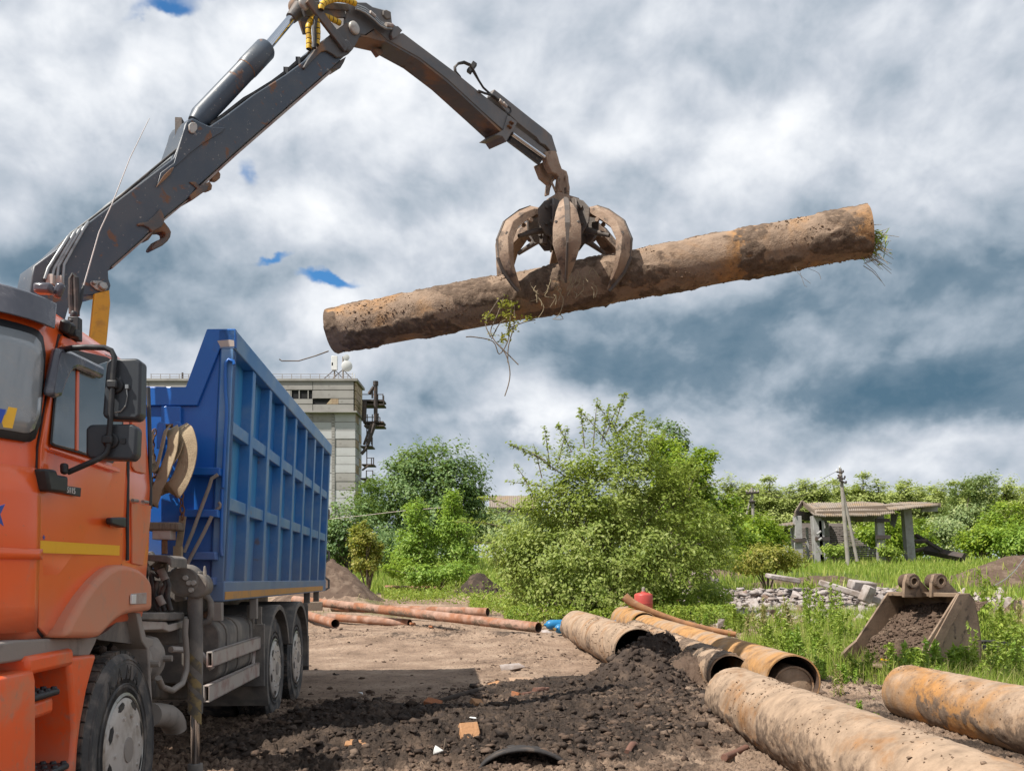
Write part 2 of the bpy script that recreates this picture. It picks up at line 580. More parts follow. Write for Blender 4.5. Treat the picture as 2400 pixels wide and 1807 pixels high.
STRAP = surf('worn_sling_webbing', (0.40, 0.315, 0.205), [((0.22, 0.165, 0.105), 9, 0.45, 0.7, 7, 0.7)], rough=0.95, bump=0.4, bscale=120)
RUST = surf('rusty_iron', (0.17, 0.085, 0.045), [((0.32, 0.15, 0.06), 12, 0.5, 0.7, 7, 0.7), ((0.06, 0.045, 0.035), 20, 0.52, 0.7, 6, 0.7)], rough=0.9, bump=0.3, bscale=60)
WHITE = surf('white_plastic', (0.72, 0.72, 0.70), [((0.5, 0.48, 0.45), 9, 0.5, 0.75, 6, 0.5)], rough=0.4)
STAR_BLUE = surf('blue_decal', (0.02, 0.07, 0.42), rough=0.35)
WHITE_PRINT = surf('white_print', (0.75, 0.74, 0.70), rough=0.5)

def glass_mat(name, glass_col, rough=0.04, dirty=0.25):
    m, n, b, out = new_mat(name)
    co = n.node('ShaderNodeTexCoord').outputs['Object']
    f = n.math('MULTIPLY', n.smooth(n.noise(co, 6, 8, 0.65), 0.45, 0.75), dirty)
    col = n.mix(f, glass_col, (0.36, 0.33, 0.30))
    n.put(b.inputs['Base Color'], col)
    n.put(b.inputs['Roughness'], n.math('MULTIPLY_ADD', f, 0.5, rough))
    b.inputs['Specular IOR Level'].default_value = 0.9
    return m
GLASS = glass_mat('cab_window_glass', (0.13, 0.16, 0.175))  # base colour lightened to stand in for reflected sky
WINDSCREEN = glass_mat('windscreen_glass', (0.27, 0.29, 0.30), 0.05, 0.7)  # paler still: the pale sky reflection is put into the base colour
LAMP = glass_mat('headlight_lens', (0.42, 0.46, 0.50), 0.08, 0.35)

def soil_noise_mat(name, base, layers, rough=0.95, bump=0.8, bscale=18, bdist=0.03):
    return surf(name, base, layers, rough=rough, bump=bump, bscale=bscale, bdetail=9, bdist=bdist, spec=0.2)
EARTH = soil_noise_mat('brown_earth', (0.115, 0.078, 0.058), [((0.20, 0.145, 0.108), 3.0, 0.46, 0.66, 8, 0.85), ((0.05, 0.037, 0.03), 6, 0.54, 0.72, 8, 0.8)])
WET_EARTH = soil_noise_mat('dark_wet_earth', (0.055, 0.040, 0.032), [((0.13, 0.092, 0.068), 5.0, 0.48, 0.68, 9, 0.85), ((0.02, 0.018, 0.018), 9, 0.55, 0.72, 7, 0.7)], rough=0.85)
MUD = soil_noise_mat('caked_mud', (0.115, 0.078, 0.057), [((0.20, 0.145, 0.105), 4.0, 0.46, 0.68, 8, 0.8), ((0.055, 0.04, 0.03), 10, 0.55, 0.72, 8, 0.8)], bscale=30)
BRICK = soil_noise_mat('broken_red_brick', (0.36, 0.145, 0.07), [((0.24, 0.17, 0.125), 7, 0.48, 0.66, 7, 0.7)], bump=0.5, bscale=40)
PALE_BRICK = soil_noise_mat('pale_orange_brick', (0.42, 0.225, 0.115), [((0.30, 0.21, 0.15), 9, 0.52, 0.70, 7, 0.7)], bump=0.5, bscale=40)
CONCRETE_BIT = soil_noise_mat('broken_concrete', (0.40, 0.355, 0.335), [((0.24, 0.185, 0.155), 2.5, 0.42, 0.62, 8, 0.75), ((0.15, 0.115, 0.10), 7, 0.58, 0.74, 7, 0.7)], bump=0.5, bscale=20)
DARK_METAL = surf('dark_steelwork', (0.055, 0.045, 0.043), [((0.12, 0.075, 0.055), 1.5, 0.45, 0.7, 6, 0.7)], rough=0.8)
WOOD = surf('weathered_wood', (0.20, 0.155, 0.115), [((0.11, 0.085, 0.065), 14, 0.45, 0.68, 6, 0.8)], rough=0.9, bump=0.3, bscale=40, stretch=(6, 1, 1))

# ---------------------------------------------------------------- leaf materials
def leaf_mat(name, a, b_, c=None, trans=0.35, rough=0.5):
    m, n, b, out = new_mat(name)
    geo = n.node('ShaderNodeNewGeometry')
    rnd = geo.outputs['Random Per Island']
    co = n.node('ShaderNodeTexCoord').outputs['Object']
    f = n.math('MULTIPLY_ADD', n.noise(co, 0.9, 3, 0.5), 0.6, n.math('MULTIPLY', rnd, 0.6))
    stops = [(0.25, a), (0.75, b_)]
    if c:
        stops = [(0.22, a), (0.62, b_), (0.92, c)]
    col = n.ramp(f, stops)
    n.put(b.inputs['Base Color'], col)
    b.inputs['Roughness'].default_value = rough
    b.inputs['Specular IOR Level'].default_value = 0.35
    tr = n.node('ShaderNodeBsdfTranslucent')
    n.put(tr.inputs[0], n.mix(0.4, col, (0.42, 0.52, 0.05)))
    mx = n.node('ShaderNodeMixShader')
    mx.inputs[0].default_value = trans
    n.t.links.new(b.outputs[0], mx.inputs[1])
    n.t.links.new(tr.outputs[0], mx.inputs[2])
    n.t.links.new(mx.outputs[0], out.inputs[0])
    return m
BARK = surf('grey_brown_bark', (0.14, 0.105, 0.08), [((0.24, 0.20, 0.165), 8, 0.45, 0.7, 6, 0.7)], rough=0.95, bump=0.5, bscale=25)

# ================================================================ terrain
TH = math.atan(0.0771)
TRUCK_O = Vector((-1.69, 0, 0))

MOUNDS = [  # x, y, radius x, radius y, height, mud wetness
    (-0.75, 8.1, 1.15, 0.62, 0.17, 0.9), (-1.55, 8.0, 0.6, 0.45, 0.16, 0.9), (0.05, 7.6, 0.8, 0.5, 0.10, 0.7), (-0.3, 7.15, 0.55, 0.3, 0.09, 0.7), (-1.1, 7.1, 0.7, 0.35, 0.10, 0.8), (-1.9, 7.0, 0.6, 0.4, 0.10, 0.8), (0.3, 6.8, 0.5, 0.25, 0.06, 0.5),
    (0.75, 9.6, 0.75, 0.5, 0.10, 0.5), (1.15, 9.3, 0.9, 0.7, 0.14, 0.3), (0.0, 10.4, 0.7, 0.5, 0.12, 1.0), (0.55, 11.0, 0.6, 0.45, 0.12, 0.8),
    (1.25, 10.9, 0.5, 0.45, 0.12, 1.0), (1.7, 8.4, 0.6, 0.8, 0.10, 0.3), (1.05, 7.4, 0.7, 0.4, 0.10, 0.3), (0.4, 8.6, 0.9, 0.5, 0.12, 0.5),
    (1.75, 11.4, 0.6, 0.8, 0.13, 0.6), (2.15, 12.2, 0.45, 0.6, 0.14, 0.55), (1.5, 12.2, 0.4, 0.5, 0.10, 0.6),
    (-2.8, 19.0, 1.6, 1.0, 0.16, 0.15), (-0.5, 19.6, 1.5, 0.8, 0.22, 0.15), (-1.6, 17.5, 1.8, 0.8, 0.14, 0.2), (0.6, 18.6, 1.3, 0.7, 0.18, 0.25),
    (-2.2, 12.6, 1.0, 0.4, 0.06, 0.3), (2.8, 7.0, 0.5, 1.4, 0.10, 0.2), (2.75, 9.8, 0.25, 0.8, 0.14, 0.2),
    (-7.3, 35.0, 1.5, 1.6, 1.0, 0.2), (-6.0, 33.5, 0.9, 1.0, 0.3, 0.2), (-1.2, 37.0, 1.5, 1.0, 0.45, 0.3), (-2.0, 42.0, 1.2, 1.0, 0.5, 0.3),
    (25.5, 46.0, 3.2, 2.2, 0.75, 0.3), (28.5, 47.0, 3.2, 2.2, 0.9, 0.3), (21.5, 46.0, 3.5, 2.0, 0.35, 0.3), (19.0, 52.0, 3.5, 2.0, 0.6, 0.2), (15.5, 53.0, 2.0, 1.5, 0.5, 0.2),
]

def base_h(x, y):
    y = np.asarray(y, float)
    x = np.asarray(x, float)
    h = 0.030 * np.clip(y - 20, 0, None) + 0.022 * np.clip(y - 45, 0, None) - 0.027 * np.clip(y - 90, 0, None) - 0.02 * np.clip(y - 200, 0, None)
    h = h + 0.35 * (fbm(x * 0.06, y * 0.06, oct=3) - 0.5) * sstep(y, 18, 45)
    return h

def mound_h(x, y):
    h = np.zeros_like(np.asarray(x, float))
    wet = np.zeros_like(h)
    for mx, my, rx, ry, hh, wt in MOUNDS:
        g = np.exp(-(((x - mx) / rx) ** 2 + ((y - my) / ry) ** 2))
        h = h + g * hh
        wet = wet + g * wt
    return h, wet

def ground_h(x, y):
    x = np.asarray(x, float)
    y = np.asarray(y, float)
    return base_h(x, y) + mound_h(x, y)[0]

def GH(x, y):
    return float(ground_h(np.array([x]), np.array([y]))[0])

def green_mask(x, y):
    """where grass and weeds grow"""
    n = fbm(x * 0.35, y * 0.35, oct=4)
    n2 = fbm(x * 0.9 + 31, y * 0.9, oct=3)
    edge = (x - (2.2 + 0.055 * (y - 9))) / 1.6           # right of the pipes
    g = sstep(edge + (n - 0.5) * 2.0, 0.9, 1.7) * sstep(y, 8.5, 10.5)
    g = g * (0.35 + 0.65 * sstep(n2, 0.36, 0.55))
    rub = np.exp(-(((x - 15) / 9.0) ** 2 + ((y - 34) / 3.5) ** 4))
    g = g * (1 - 0.9 * np.clip(rub, 0, 1))
    far = sstep(y + (n - 0.5) * 8 - 0.25 * np.abs(x + 2), 41, 45)
    g = np.maximum(g, far)
    g = np.maximum(g, 0.55 * sstep(y + (n - .5) * 6, 25, 29) * sstep(n2, 0.5, 0.62))
    return g

GRID = {}
def fine_h(x, y):
    """height of the built ground mesh"""
    x, y = np.atleast_1d(np.asarray(x, float)), np.atleast_1d(np.asarray(y, float))
    yy, u, Z = GRID['yy'], GRID['u'], GRID['Z']
    i = np.clip(np.searchsorted(yy, y) - 1, 0, len(yy) - 2)
    fi = np.clip((y - yy[i]) / (yy[i + 1] - yy[i]), 0, 1)
    cu = np.clip((x / y - u[0]) / (u[1] - u[0]), 0, len(u) - 1.001)
    j = cu.astype(int)
    fj = cu - j
    return (Z[i, j] * (1 - fj) + Z[i, j + 1] * fj) * (1 - fi) + (Z[i + 1, j] * (1 - fj) + Z[i + 1, j + 1] * fj) * fi
def FH(x, y):
    return float(fine_h(x, y)[0])
def make_ground():
    nx = 640
    yy = np.concatenate([np.linspace(3.0, 5.6, 24)[:-1], 5.6 * (28 / 5.6) ** np.linspace(0, 1, 620), (28 * (420 / 28.0) ** np.linspace(0, 1, 150))[1:]])
    ny = len(yy)
    u = np.linspace(-1, 1, nx)
    u = np.sign(u) * np.abs(u) ** 1.0 * 0.80
    Y = np.repeat(yy[:, None], nx, 1)
    X = Y * u[None, :]
    X = X + 0.0
    h, wet = mound_h(X, Y)
    Z = base_h(X, Y) + h
    near = 1 - sstep(Y, 22, 60)
    disturbed = sstep(fbm(X * 0.45 + 5, Y * 0.45, oct=3) + 0.25 * wet, 0.42, 0.62)
    track = sstep(Y, 9.5, 12.5) * (1 - sstep(X, -1.2, 0.9)) * (1 - sstep(Y, 17.0, 20))      # packed surface beside the lorry
    disturbed = np.maximum(disturbed, .75 * (1 - sstep(Y, 11, 13.5)) * sstep(X, -1.6, -.2)) * (1 - 0.8 * track)
    n1 = fbm(X * 1.1, Y * 1.1, oct=4)
    n2 = fbm(X * 4.5, Y * 4.5, oct=4, rough=0.6)
    n3 = fbm(X * 15, Y * 15, oct=3, rough=0.6)
    n4 = fbm(X * 38, Y * 38, oct=2, rough=0.6)
    lump = np.abs(n2 - 0.5) * 2
    Z = Z + near * ((n1 - 0.5) * 0.10 * (1 - 0.6 * track) + disturbed * ((0.5 - lump) * 0.070 + (0.5 - np.abs(n3 - .5) * 2.6) * 0.085 + (0.5 - np.abs(n4 - 0.5) * 2.6) * 0.055) + (n3 - 0.5) * 0.022 + (n4 - .5) * .012)
    far = 1 - near
    Z = Z + far * (n1 - 0.5) * 0.12
    wetness = np.clip(wet * 0.9 + (fbm(X * 1.1 - 7, Y * 1.1, oct=6, rough=0.7) - 0.5) * 2.2 + 0.22 * disturbed - 0.12 - 0.25 * track + 0.02 * (1 - sstep(Y, 10.5, 13.5)) * sstep(X, -.6, .6) + 0.20 * (1 - sstep(Y, 8.2, 9.4)), 0, 1)
    wetness = wetness * (1 - sstep(Y, 24, 40) * 0.55)
    green = green_mask(X, Y)
    GRID['yy'], GRID['u'], GRID['Z'] = yy, u, Z
    V = np.stack([X, Y, Z], -1).reshape(-1, 3)
    idx = np.arange(ny * nx).reshape(ny, nx)
    Q = np.stack([idx[:-1, :-1], idx[:-1, 1:], idx[1:, 1:], idx[1:, :-1]], -1).reshape(-1, 4)
    # skirt out to the horizon and behind the camera
    S = 3000.0
    zf = float(base_h(np.array([0.0]), np.array([420.0]))[0])
    m, n, b, out = new_mat('churned_soil')
    geo = n.node('ShaderNodeNewGeometry')
    P = geo.outputs['Position']
    a1 = n.node('ShaderNodeAttribute', attribute_name='wet').outputs['Fac']
    a2 = n.node('ShaderNodeAttribute', attribute_name='green').outputs['Fac']
    dry = n.ramp(n.noise(P, 1.3, 9, 0.62), [(0.30, (0.20, 0.135, 0.095)), (0.52, (0.36, 0.252, 0.18)), (0.72, (0.49, 0.36, 0.265))])
    dry = n.mix(n.math('MULTIPLY', n.smooth(n.noise(P, 16, 7, 0.65), 0.50, 0.66), 0.6), dry, (0.13, 0.09, 0.066))
    wetc = n.ramp(n.noise(P, 4.0, 9, 0.65), [(0.3, (0.025, 0.019, 0.016)), (0.50, (0.070, 0.050, 0.038)), (0.70, (0.175, 0.122, 0.088))])
    wf = n.smooth(n.math('MULTIPLY_ADD', n.math('SUBTRACT', n.noise(P, 8, 9, 0.7), 0.5), 1.5, a1), 0.10, 0.66)
    col = n.mix(wf, dry, wetc)
    grs = n.ramp(n.noise(P, 2.2, 7, 0.6), [(0.3, (0.045, 0.07, 0.014)), (0.55, (0.10, 0.13, 0.03)), (0.75, (0.17, 0.17, 0.06))])
    gf = n.smooth(n.math('MULTIPLY_ADD', n.math('SUBTRACT', n.noise(P, 3, 6, 0.65), 0.5), 0.8, a2), 0.35, 0.75)
    col = n.mix(gf, col, grs)
    n.put(b.inputs['Base Color'], col)
    n.put(b.inputs['Roughness'], n.math('MULTIPLY_ADD', wf, -0.22, 0.96))
    b.inputs['Specular IOR Level'].default_value = 0.25
    bn = n.node('ShaderNodeBump')
    bn.inputs['Strength'].default_value = 1.0
    bn.inputs['Distance'].default_value = 0.05
    n.put(bn.inputs['Height'], n.noise(P, 26, 9, 0.68))
    n.t.links.new(bn.outputs[0], b.inputs['Normal'])
    g = raw_mesh('ground', V, quads=Q, material=m, smooth=True, attrs={'wet': wetness.ravel(), 'green': green.ravel()})
    g['kind'] = 'structure'
    mb = MB()
    for x0, x1, y0, y1 in ((-S, S, -S, 3.2),):
        mb.add([(x0, y0, -0.12), (x1, y0, -0.12), (x1, y1, -0.12), (x0, y1, -0.12)], [(0, 1, 2, 3)])
    a, bb = 0.795, 0.795
    mb.add([(-3.2 * a, 3.1, -0.1), (-S, 3.1, -0.1), (-S, 420, zf - 0.3), (-420 * a, 420, zf - 0.3)], [(0, 3, 2, 1)])
    mb.add([(3.2 * a, 3.1, -0.1), (S, 3.1, -0.1), (S, 420, zf - 0.3), (420 * a, 420, zf - 0.3)], [(0, 1, 2, 3)])
    mb.add([(-S, 418, zf - 0.35), (S, 418, zf - 0.35), (S, S, zf - 3), (-S, S, zf - 3)], [(0, 1, 2, 3)])
    sk = mb.build('far_ground', EARTH, fix=False)
    sk['kind'] = 'structure'
    return g
ground = make_ground()

# loose clods scattered over the churned soil
_t = (1 + 5 ** 0.5) / 2
ICO_V = np.array([(-1, _t, 0), (1, _t, 0), (-1, -_t, 0), (1, -_t, 0), (0, -1, _t), (0, 1, _t), (0, -1, -_t), (0, 1, -_t), (_t, 0, -1), (_t, 0, 1), (-_t, 0, -1), (-_t, 0, 1)], float) / 1.9
ICO_F = np.array([(0, 11, 5), (0, 5, 1), (0, 1, 7), (0, 7, 10), (0, 10, 11), (1, 5, 9), (5, 11, 4), (11, 10, 2), (10, 7, 6), (7, 1, 8), (3, 9, 4), (3, 4, 2), (3, 2, 6), (3, 6, 8), (3, 8, 9), (4, 9, 5), (2, 4, 11), (6, 2, 10), (8, 6, 7), (9, 8, 1)])

def lumps(name, pts, sizes, material, flat=0.7, seed=1):
    r = np.random.default_rng(seed)
    n = len(pts)
    jit = 1 + (r.random((n, 12, 1)) - 0.5) * 1.5
    V = ICO_V[None] * jit
    a = r.random(n) * 6.283
    c, s = np.cos(a)[:, None], np.sin(a)[:, None]
    st = 0.7 + r.random((n, 1)) * 0.8
    X = (V[..., 0] * c - V[..., 1] * s) * st
    Yv = V[..., 0] * s + V[..., 1] * c
    V = np.stack([X, Yv, V[..., 2] * flat], -1) * np.asarray(sizes)[:, None, None] + np.asarray(pts)[:, None, :]
    Fc = (ICO_F[None] + (np.arange(n) * 12)[:, None, None]).reshape(-1, 3)
    return raw_mesh(name, V.reshape(-1, 3), tris=Fc, material=material)

def scatter_clods(name, n, material, wet_lo, wet_hi, smin, smax, seed):
    r = np.random.default_rng(seed)
    y = 6.3 * (24 / 6.3) ** r.random(n * 4)
    x = y * (r.random(n * 4) * 1.15 - 0.42)
    h, wet = mound_h(x, y)
    d = fbm(x * 0.45 + 5, y * 0.45, oct=3) + 0.25 * wet
    track = sstep(y, 9.5, 12.5) * (1 - sstep(x, -1.2, 0.9)) * (1 - sstep(y, 17, 20))
    p = (0.25 + sstep(d, 0.42, 0.62)) * (1 - 0.85 * track) * ((wet >= wet_lo) & (wet <= wet_hi))
    k = r.random(n * 4) < p * 0.8
    x, y = x[k][:n], y[k][:n]
    s = smin * (smax / smin) ** (r.random(len(x)) ** 2.6) * (0.6 + 0.4 * y / 10)
    s = np.where((wet_lo == 0) & (y > 12.5), s * .5, s)
    z = fine_h(x, y) + s * 0.18
    o = lumps(name, np.stack([x, y, z], 1), s, material, seed=seed)
    o['kind'] = 'stuff'
    return o
scatter_clods('soil_clods', 17000, EARTH, 0.0, 0.6, 0.006, 0.045, 5)
scatter_clods('wet_soil_clods', 11000, WET_EARTH, 0.25, 9, 0.006, 0.046, 6)

# ================================================================ lorry with loader crane
TM = Matrix.Translation(TRUCK_O) @ Matrix.Rotation(TH, 4, 'Z')
TMI = TM.inverted()
LX = Vector((math.cos(TH), math.sin(TH), 0))
LS = Vector((-math.sin(TH), math.cos(TH), 0))
def Tl(px, py, l):
    """lorry-frame point on the lengthwise plane at lateral position l"""
    return TMI @ ray_plane(px, py, TM @ Vector((l, 0, 0)), LX)
def Ts(px, py, s):
    """lorry-frame point on the crosswise plane s metres along"""
    return TMI @ ray_plane(px, py, TM @ Vector((0, s, 0)), LS)
def Z1(p):  # picture crops used while measuring -> full pixels
    return (p[0] * .3602, 640 + p[1] * .3602)
def Z2(p):
    return (p[0] * .3647, 1200 + p[1] * .3647)
def Z3(p):
    return (300 + p[0] * .3602, 750 + p[1] * .3602)
def Z4(p):
    return (300 + p[0] * .3344, 1250 + p[1] * .3344)

truck = thing('dump_truck', 'orange lorry cab with dusty blue tipper body and grey loader crane', 'truck', TRUCK_O, TH)
def P(name, mb, material, parent=None, **kw):
    return mb.build(name, material, parent or truck, local=True, **kw)

# ---- cab shell: stacked plan outlines
def cab_ring(z, side, a, b, sfront, srear, rr=0.06):
    """right half from the rear middle round to the front middle, mirrored"""
    cx = -1.25
    hw = side - cx
    pts = []
    for k in range(5):
        t = k / 4 * math.pi / 2
        pts.append((hw - rr + rr * math.sin(t), srear - rr + rr * math.cos(t)))
    for k in range(0, 9):
        t = k / 8 * math.pi / 2
        pts.append((hw - a + a * math.cos(t), sfront + b - b * math.sin(t)))
    pts = [(0.0, srear)] + pts + [(0.0, sfront - 0.02)]
    ring = [Vector((cx + x, s, z)) for x, s in pts]
    ring += [Vector((cx - x, s, z)) for x, s in pts[-2:0:-1]]
    return ring
CAB_L = [  # z, side, a, b, sfront, srear
    (1.13, -0.10, .36, .34, 3.52, 5.20), (1.20, -0.05, .37, .37, 3.47, 5.26), (1.60, -0.03, .37, .38, 3.45, 5.31), (1.95, -0.03, .37, .38, 3.45, 5.34),
    (2.00, -0.035, .37, .38, 3.465, 5.34), (2.30, -0.055, .38, .38, 3.56, 5.33), (2.58, -0.08, .40, .38, 3.66, 5.31), (2.66, -0.13, .42, .38, 3.72, 5.28),
    (2.74, -0.24, .46, .40, 3.82, 5.20), (2.80, -0.45, .5, .42, 3.98, 5.05)]
def cab_side(z):
    zs = [c[0] for c in CAB_L]
    return float(np.interp(z, zs, [c[1] for c in CAB_L]))
def CS(px, py, out=0.0):
    """point on the cab's side skin"""
    l = -0.05
    for _ in range(5):
        p = Tl(px, py, l + out)
        l = cab_side(p.z)
    return Tl(px, py, l + out)
mb = MB()
mb.loft([cab_ring(*c) for c in CAB_L])
cab = P('cab', mb, ORANGE, smooth=35)

def skin(name, pix, material, t=0.012, parent=None, bevel=0.004, conv=None, inset=0.0):
    """flat panel lying on the cab side, t proud of it; pixels already full"""
    pts = [CS(*p, out=inset) for p in pix]
    m_ = MB().prism(pts, (t, 0, 0))
    return P(name, m_, material, parent, bevel=bevel)

door_px = [(139, 786), (113, 905), (88, 1050), (83, 1200), (82, 1470), (100, 1490), (147, 1492), (157, 1470), (172, 1440), (195, 1398), (222, 1360), (250, 1336),
           (279, 1322), (282, 1200), (288, 1100), (294, 1040), (297, 986), (299, 900), (292, 868), (276, 848)]
dcx, dcy = 190, 1130
skin('door_gap_shade', [(x + (4 if x > dcx else -3.5), y + (3.5 if y > 1250 else (-3 if y < 900 else 0))) for x, y in door_px], BLACK_PLASTIC, 0.006, cab, bevel=0)  # black strip standing in for the shade in the gap round the door
door = skin('door', door_px, ORANGE, 0.016)
# window aperture with rubber, glass and divider
win_px = [Z1(p) for p in [(392, 478), (352, 760), (322, 1112), (345, 1128), (520, 1176), (728, 1238), (790, 1160), (800, 900), (798, 700), (760, 590), (690, 545)]]
skin('window_seal', win_px, BLACK_PLASTIC, 0.006, door, inset=0.014)
gl_px = [Z1(p) for p in [(396, 500), (362, 760), (336, 1104), (350, 1117), (480, 1150), (486, 640), (470, 560)]]
skin('vent_pane', gl_px, GLASS, 0.006, door, inset=0.018)
gl2 = [Z1(p) for p in [(502, 640), (497, 1156), (530, 1168), (722, 1224), (780, 1150), (790, 900), (788, 710), (750, 610), (690, 575)]]
skin('window_pane', gl2, GLASS, 0.006, door, inset=0.018)
skin('window_divider', [Z1(p) for p in [(486, 630), (480, 1152), (497, 1157), (502, 640)]], ORANGE, 0.012, door, inset=0.018)
skin('window_ledge', [Z1(p) for p in [(318, 1135), (316, 1150), (770, 1300), (772, 1272)]], ORANGE, 0.010, door, inset=0.014)
# smoked rain deflector over the window
dfl = [Z1(p) for p in [(392, 486), (460, 497), (560, 545), (690, 610), (684, 690), (600, 655), (520, 622), (486, 632), (462, 672), (436, 735), (412, 806), (372, 812), (334, 798), (352, 690), (380, 540)]]
skin('window_deflector', dfl, GLOSS_BLACK, -0.045, door, bevel=0.02, inset=0.061)
# roof edge drip rail
mb = MB().tube([CS(*Z1(p), out=0.012) for p in [(388, 462), (470, 492), (600, 532), (690, 558), (740, 600)]], 0.008, 6)
P('drip_rail', mb, ORANGE, cab)
mb = MB().tube([CS(*Z1(p), out=0.006) for p in [(835, 960), (832, 1200), (828, 1660)]] + [CS(*Z2(p), out=0.006) for p in [(818, 310)]], 0.010, 6)
P('door_gap_seal', mb, BLACK_PLASTIC, cab)
mb = MB().tube([CS(965 * .3602, 640 + 745 * .3602, out=0.004), CS(*Z1((975, 1100)), out=.004), CS(*Z1((978, 1530)), out=.004)], 0.012, 6)
P('rear_edge_seal', mb, BLACK_PLASTIC, cab)
# sleeper side: pressed panel, hinged flap below
pan = [Z1(p) for p in [(850, 960), (852, 1260), (870, 1290), (938, 1308), (940, 980), (925, 840), (900, 830)]]
skin('pressed_panel', pan, ORANGE_DUSTY, 0.010, cab, bevel=0.008)
flap = [Z1(p) for p in [(846, 1492), (972, 1512), (966, 1620)]] + [Z2(p) for p in [(905, 345), (838, 330), (836, 20)]]
fl = skin('lower_flap', flap, ORANGE_DUSTY, 0.012, cab)
for c in ((878, 1478), (945, 1486)):
    mb = MB().tube([CS(*Z1((c[0] - 16, c[1])), out=.02), CS(*Z1((c[0] + 16, c[1] + 4)), out=.02)], 0.010, 6)
    P('hinge', mb, DUST_GREY, cab)
# door handle, tape, badge, small star
mb = MB()
mb.prism([CS(*Z1(p), out=.015) for p in [(712, 1590), (735, 1582), (752, 1600), (752, 1650), (735, 1662), (714, 1650)]], (0.004, 0, 0))
P('handle_cup', mb, ORANGE_DUSTY, door, bevel=.003)
mb = MB()
a, c = CS(*Z1((708, 1612)), out=.045), CS(*Z1((795, 1622)), out=.03)
mb.loft([[a + Vector((0, 0, k)) + Vector((m_, 0, 0)) for m_, k in ((0.016, .016), (0.016, -.016), (-.016, -.016), (-.016, .016))],
         [c + Vector((0, 0, k)) + Vector((m_, 0, 0)) for m_, k in ((0.022, .028), (0.022, -.028), (-.022, -.028), (-.022, .028))]])
P('door_handle', mb, BLACK_PLASTIC, door, bevel=.008)
tape = [Z2(p) for p in [(222, 180), (220, 260), (764, 278), (766, 215)]]
skin('reflective_tape', tape, TAPE, 0.003, door, bevel=0, inset=0.0145)
def star_pts(cx, cy, r, tilt=0.0):
    out = []
    for k in range(10):
        a_ = math.pi / 2 + k * math.pi / 5 + tilt
        rr = r if k % 2 == 0 else r * 0.4
        out.append((cx + rr * math.cos(a_) * 0.55, cy - rr * math.sin(a_)))
    return out
skin('star_decal', star_pts(*Z2((280, 162)), 6.5), STAR_BLUE, 0.002, door, bevel=0, inset=0.0145)
skin('big_star_decal', star_pts(-10, 1203, 44, .2), STAR_BLUE, 0.002, cab, bevel=0, inset=0.002)
badge = [Z1(p) for p in [(330, 1372), (330, 1420), (515, 1456), (519, 1396)]]
bd = skin('model_badge', badge, BLACK_PLASTIC, 0.008, door, inset=0.014)
def text_part(name, body, size, p, xdir, ydir, material, parent, depth=0.002, xs=1.0):
    cu = bpy.data.curves.new(name, 'FONT')
    cu.body = body
    cu.size = size
    cu.extrude = depth
    cu.align_x = 'LEFT'
    cu.resolution_u = 3
    o = bpy.data.objects.new(name, cu)
    COL.objects.link(o)
    dg = bpy.context.evaluated_depsgraph_get()
    me = bpy.data.meshes.new_from_object(o.evaluated_get(dg))
    bpy.data.objects.remove(o)
    xd, yd = Vector(xdir).normalized(), Vector(ydir).normalized()
    zd = xd.cross(yd).normalized()
    M_ = Matrix((xd, yd, zd)).transposed().to_4x4()
    M_.translation = Vector(p)
    M_ = M_ @ Matrix.Diagonal((xs, 1, 1, 1))
    me.transform(M_)
    me.materials.clear()
    me.materials.append(material)
    o = bpy.data.objects.new(name, me)
    COL.objects.link(o)
    o.parent = parent
    return o
b0 = CS(*Z1((345, 1412)), out=.0235)
b1 = CS(*Z1((508, 1440)), out=.0235)
text_part('badge_lettering', '65115', 0.038, b1 - (b1 - b0).normalized() * .150, b1 - b0, (0, 0, 1), WHITE_PRINT, door, xs=1.25)

# windscreen on the curved front corner, lofted along the cab outline
def corner_pt(z, deg, out=0.0):
    vals = [np.interp(z, [c[0] for c in CAB_L], [c[i] for c in CAB_L]) for i in range(1, 6)]
    side, a, b_, sf, sr = vals
    t = math.radians(deg)
    return Vector((side - a + (a + out) * math.cos(t), sf + b_ - (b_ + out) * math.sin(t), z))
def front_pt(z, u, out):
    """u<=1 along the corner, beyond that straight across the front"""
    if u <= 1:
        return corner_pt(z, 4 + 86 * u, out)
    p = corner_pt(z, 90, out)
    q = Vector((-2.5 - p.x, p.y, p.z))
    if u <= 2:
        return p.lerp(q, u - 1)
    r_ = corner_pt(z, 4 + 86 * (3 - u), out)
    return Vector((-2.5 - r_.x, r_.y, r_.z))
def front_sheet(name, z0, z1, u0, u1, out, material, parent, nz=6, nu=24, rnd=0.0):
    mb = MB()
    vs = []
    for i in range(nz + 1):
        for j in range(nu + 1):
            u = u0 + (u1 - u0) * j / nu
            zz = z0 + (z1 - z0) * i / nz
            if rnd:
                e = min(abs(u - u0), abs(u1 - u)) / rnd
                if e < 1:
                    k = 1 - math.sqrt(max(0, 1 - (1 - e) ** 2))
                    zz = zz + (0.10 * k if i < nz / 2 else -0.10 * k) * abs(i - nz / 2) / (nz / 2)
            vs.append(front_pt(zz, u, out))
    fs = []
    for i in range(nz):
        for j in range(nu):
            a_ = i * (nu + 1) + j
            fs.append((a_, a_ + 1, a_ + nu + 2, a_ + nu + 1))
    mb.add(vs, fs)
    o = P(name, mb, material, parent, smooth=50, fix=False)
    m_ = o.modifiers.new("thickness", 'SOLIDIFY')
    m_.thickness = 0.008
    return o
front_sheet('windscreen_seal', 1.985, 2.50, 0.015, 2.985, 0.010, BLACK_PLASTIC, cab, nu=60, rnd=.14)
front_sheet('windscreen', 2.02, 2.465, 0.05, 2.95, 0.016, WINDSCREEN, cab, nu=60, rnd=.14)
